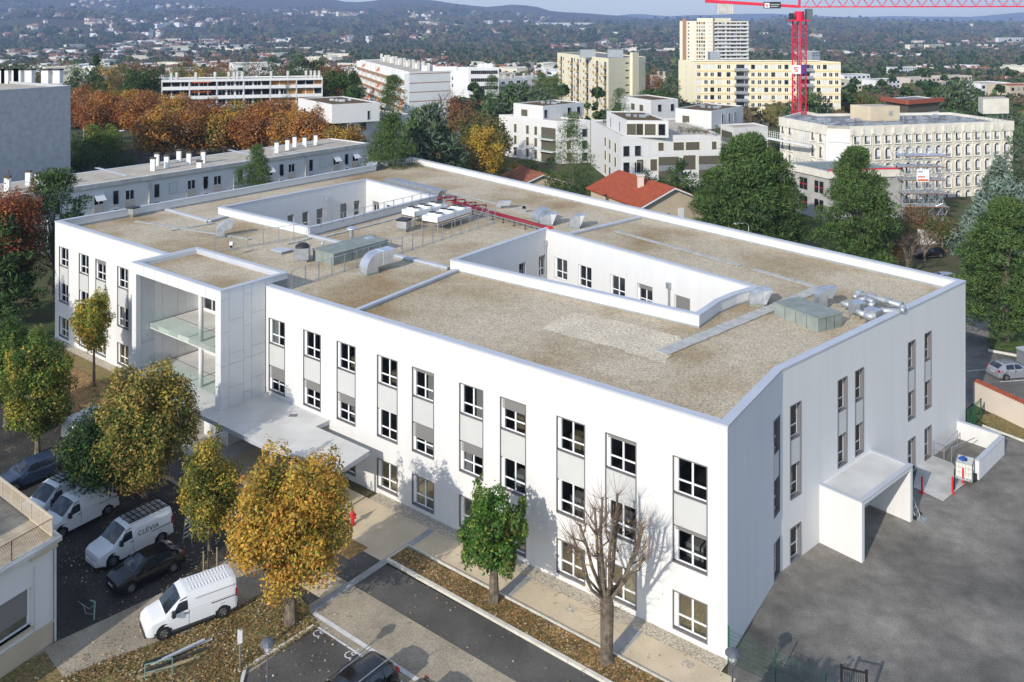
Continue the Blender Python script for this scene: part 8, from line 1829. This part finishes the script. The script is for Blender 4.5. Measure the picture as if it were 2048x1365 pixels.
while len(cand) < 3600 and tries < 80000:
    tries += 1; D = 430*(6600/430)**(rr.random()**.62); k = rr.uniform(-.66, .66); x = k*D; u = UC+F*k
    d_ = dens(x, D)+(.10 if u < 720 else 0)+(.34 if D < 1300 and u > 1640 else 0)+(.10 if u > 1000 and u < 1330 and D < 1300 else 0)-(.25 if 900 < u < 1350 and D > 1200 and D < 4000 else 0)
    if d_ < (.10 if D < 1400 and u < 720 else .02): continue
    if D < 900 and 600 < u < 900: continue
    if any(abs(x-a) < 16 and abs(D-b_) < 20 for a, b_, _ in cand[-60:]): continue
    cand.append((x, D, d_))
cand.sort(key=lambda c: c[1])
def hits(x, y, m=6):
    for pl in FOOT:
        xs = [p[0] for p in pl]; ys = [p[1] for p in pl]
        if min(xs)-m < x < max(xs)+m and min(ys)-m-4 < y < max(ys)+m: return True
    return False
HP = []; first = 0; fb = {}
for i, (x, D, _) in enumerate(cand):
    if D < 900 and hits(x, D, 14): continue
    ki = rr.choice((0, 0, 1, 1, 2, 3, 4) if D > 700 else (0, 1, 2, 3, 1)); ki = 5 if rr.random() < .05 and D > 800 else ki
    z = gz(x, D)+1.0; rot = rr.uniform(0, 3.14); sc = rr.uniform(.75, 1.15)*(1+min(1.0, D/4500)); HP.append((x, D))
    if first < 290:
        o = link('house', HK[ki][2], None, (x, D, z), rot, (sc, sc, sc)); side = 'left' if x < -.2*D else ('right' if x > .2*D else 'middle'); far_ = 'nearer' if D < 800 else ('middle' if D < 1200 else 'farther')
        lb = '%s house with %s roof among valley trees, %s part, %s belt' % (HK[ki][0], HK[ki][1], side, far_)
        tag(o, lb, 'house', 'valley houses: '+lb); first += 1
    else: fb.setdefault(ki, []).append((x, D, z, rot, sc))
M['house_far'] = None
allv, allf, allm, base = [], [], [], 0
M['far_tile'] = mat('far_tile', (.26, .13, .085), .9)
mats_ = [M['white_block'], M['far_tile'], M['pane'], M['cream_light'], M['stucco_pink'], M['tile_old'], M['stucco_beige']]; nm_ = [m.name for m in mats_]
for ki, lst in fb.items():
    me = HK[ki][2]; V = np.array([v.co[:] for v in me.vertices]); Fc = [tuple(p.vertices) for p in me.polygons if p.material_index < 2]; Mi = [nm_.index(me.materials[p.material_index].name.replace('tile_red', 'far_tile')) if me.materials[p.material_index].name.replace('tile_red', 'far_tile') in nm_ else 0 for p in me.polygons if p.material_index < 2]
    for x, D, z, rot, sc in lst:
        c, s = math.cos(rot), math.sin(rot); q = V*sc; allv.append(np.stack([q[:, 0]*c-q[:, 1]*s+x, q[:, 0]*s+q[:, 1]*c+D, q[:, 2]+z], 1)); allf += [tuple(i+base for i in f) for f in Fc]; allm += Mi; base += len(V)
if allv:
    me = bpy.data.meshes.new('distant_houses'); me.from_pydata(np.concatenate(allv).tolist(), [], allf); [me.materials.append(m) for m in mats_]; me.polygons.foreach_set('material_index', allm); me.update()
    tag(link('distant_houses', me), 'tiny pale houses scattered over the far plain and hills', kind='stuff')
# ---------------------------------------------------------------- woodland
def wood_mesh(seed, pal, kind='round'):
    bl = blobs_round(1, 1.5, .0, 16, r=(.34, .5), seed=seed) if kind == 'round' else blobs_pine(.8, 2.2, .05, 18, seed=seed, top=.12)
    me = foliage(bl, 230, .17, pal, aspect=.75, shell=(.8, 1.05)); bm_v = []; 
    core = MB()
    for b in bl[:9]: core.lathe((b[0], b[1], b[2]), [(0, -b[5]*.85), (b[3]*.75, -b[5]*.4), (b[3]*.85, b[5]*.1), (b[3]*.5, b[5]*.65), (0, b[5]*.82)], 6)
    cm = bpy.data.meshes.new('core'); cm.from_pydata([tuple(v) for v in core.v], [], core.f)
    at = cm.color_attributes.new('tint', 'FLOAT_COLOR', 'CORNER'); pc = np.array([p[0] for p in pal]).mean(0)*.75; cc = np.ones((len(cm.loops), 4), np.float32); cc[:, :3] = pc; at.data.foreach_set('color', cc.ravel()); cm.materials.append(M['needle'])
    return me, cm
SRC = bpy.data.collections.new('woodland_kit')
wk = []
PALS = [([(OLIVEBROWN, 3), (OLIVE, 1)], 'round'), ([(OLIVE, 1), (OLIVEBROWN, 2), (GREEN, 1)], 'round'), ([(GREEN, 1), (DGREEN, 3)], 'round'), ([(DGREEN, 3), (PINE, 2)], 'spire'), ([((.17, .11, .06), 1), (OLIVEBROWN, 2)], 'round'), ([(OLIVEBROWN, 1), ((.09, .07, .045), 3)], 'round'), ([(DGREEN, 2), (CEDAR, 2)], 'round'), ([((.12, .10, .06), 2), (OLIVEBROWN, 2)], 'round'), ([(OLIVE, 2), (LIME, .5)], 'round')]
for i, (pal, kd) in enumerate(PALS):
    a, c = wood_mesh(i+1, pal, kd); a.materials.clear(); a.materials.append(M['needle'])
    import bmesh
    bm = bmesh.new(); bm.from_mesh(a); bm.from_mesh(c); me = bpy.data.meshes.new('wood_crown'); bm.to_mesh(me); bm.free(); me.materials.append(M['needle'])
    o = bpy.data.objects.new('wood_crown', me); SRC.objects.link(o); wk.append(o)
rg = np.random.default_rng(5); PT = []; HPn = np.array(HP)
def band(d0, d1, sp_, r0, r1, mgn):
    area = .68*(d1*d1-d0*d0); n = int(area/(sp_*sp_)); D = np.sqrt(rg.uniform(d0*d0, d1*d1, n)); k = rg.uniform(-.68, .68, n); x = k*D
    for xx, dd in zip(x, D):
        if dd < 900 and hits(xx, dd, 3): continue
        if dd < 330 and not (xx < -30 or True): continue
        kx = 1 if dd < 1300 else (1.8 if dd < 3000 else 3.6); hm = len(HPn) and (np.abs(HPn[:, 0]-xx) < 7*kx) & (HPn[:, 1]-dd > -8*kx) & (HPn[:, 1]-dd < 16*kx)
        if len(HPn) and hm.any(): continue
        nn = noise.noise(Vector((xx*.006, dd*.006, 4)))
        if dd > 3500:
            if noise.noise(Vector((xx*.0022, dd*.0022, 0))) > .12: continue
        PT.append((xx, dd, gz(xx, dd)-.8, rg.uniform(r0, r1), int(np.clip((nn*.5+.5)*len(PALS)+rg.normal(0, 2.2), 0, len(PALS)-1))))
band(300, 620, 11.5, 5.0, 7.5, 3); band(620, 1300, 15, 6, 9, 3); band(1300, 3000, 26, 9, 14, 3); band(3000, 6500, 55, 20, 30, 3)
me = bpy.data.meshes.new('woodland'); me.from_pydata([p[:3] for p in PT], [], [])
a_ = me.attributes.new('sz', 'FLOAT', 'POINT'); a_.data.foreach_set('value', [p[3] for p in PT]); a_ = me.attributes.new('pick', 'INT', 'POINT'); a_.data.foreach_set('value', [p[4] for p in PT]); a_ = me.attributes.new('turn', 'FLOAT', 'POINT'); a_.data.foreach_set('value', [float(rg.uniform(0, 6.28)) for p in PT])
wo_ = tag(link('woodland', me), 'mixed autumn woodland covering the valley floor between the houses', kind='stuff')
ng = bpy.data.node_groups.new('wood', 'GeometryNodeTree'); ng.interface.new_socket('Geometry', in_out='INPUT', socket_type='NodeSocketGeometry'); ng.interface.new_socket('Geometry', in_out='OUTPUT', socket_type='NodeSocketGeometry')
N_ = ng.nodes; gi = N_.new('NodeGroupInput'); go = N_.new('NodeGroupOutput'); ip = N_.new('GeometryNodeInstanceOnPoints'); ci = N_.new('GeometryNodeCollectionInfo'); ci.inputs['Collection'].default_value = SRC; ci.inputs['Separate Children'].default_value = True; ci.inputs['Reset Children'].default_value = True
def na(nm, dt): n = N_.new('GeometryNodeInputNamedAttribute'); n.data_type = dt; n.inputs['Name'].default_value = nm; return n
ip.inputs['Pick Instance'].default_value = True; K_ = ng.links.new
s1, s2, s3 = na('sz', 'FLOAT'), na('pick', 'INT'), na('turn', 'FLOAT'); cb = N_.new('ShaderNodeCombineXYZ'); K_(s3.outputs[0], cb.inputs[2]); er = N_.new('FunctionNodeEulerToRotation'); K_(cb.outputs[0], er.inputs[0])
K_(gi.outputs[0], ip.inputs['Points']); K_(ci.outputs[0], ip.inputs['Instance']); K_(s2.outputs[0], ip.inputs['Instance Index']); K_(er.outputs[0], ip.inputs['Rotation']); K_(s1.outputs[0], ip.inputs['Scale']); K_(ip.outputs[0], go.inputs[0])
md = wo_.modifiers.new('wood', 'NODES'); md.node_group = ng
# ---------------------------------------------------------------- haze
hz = MB().box(-19000, 19000, -420, 15600, -230, 620).build('haze', bpy.data.materials.new('haze')); hm_ = hz.data.materials[0]; hm_.use_nodes = True; t_ = hm_.node_tree; t_.nodes.clear()
pv = t_.nodes.new('ShaderNodeVolumePrincipled'); pv.inputs['Color'].default_value = (.48, .64, 1.0, 1); pv.inputs['Density'].default_value = 1.05e-4; pv.inputs['Anisotropy'].default_value = .0
t_.links.new(pv.outputs[0], t_.nodes.new('ShaderNodeOutputMaterial').inputs['Volume']); tag(hz, 'thin bluish air haze over the valley', kind='stuff')
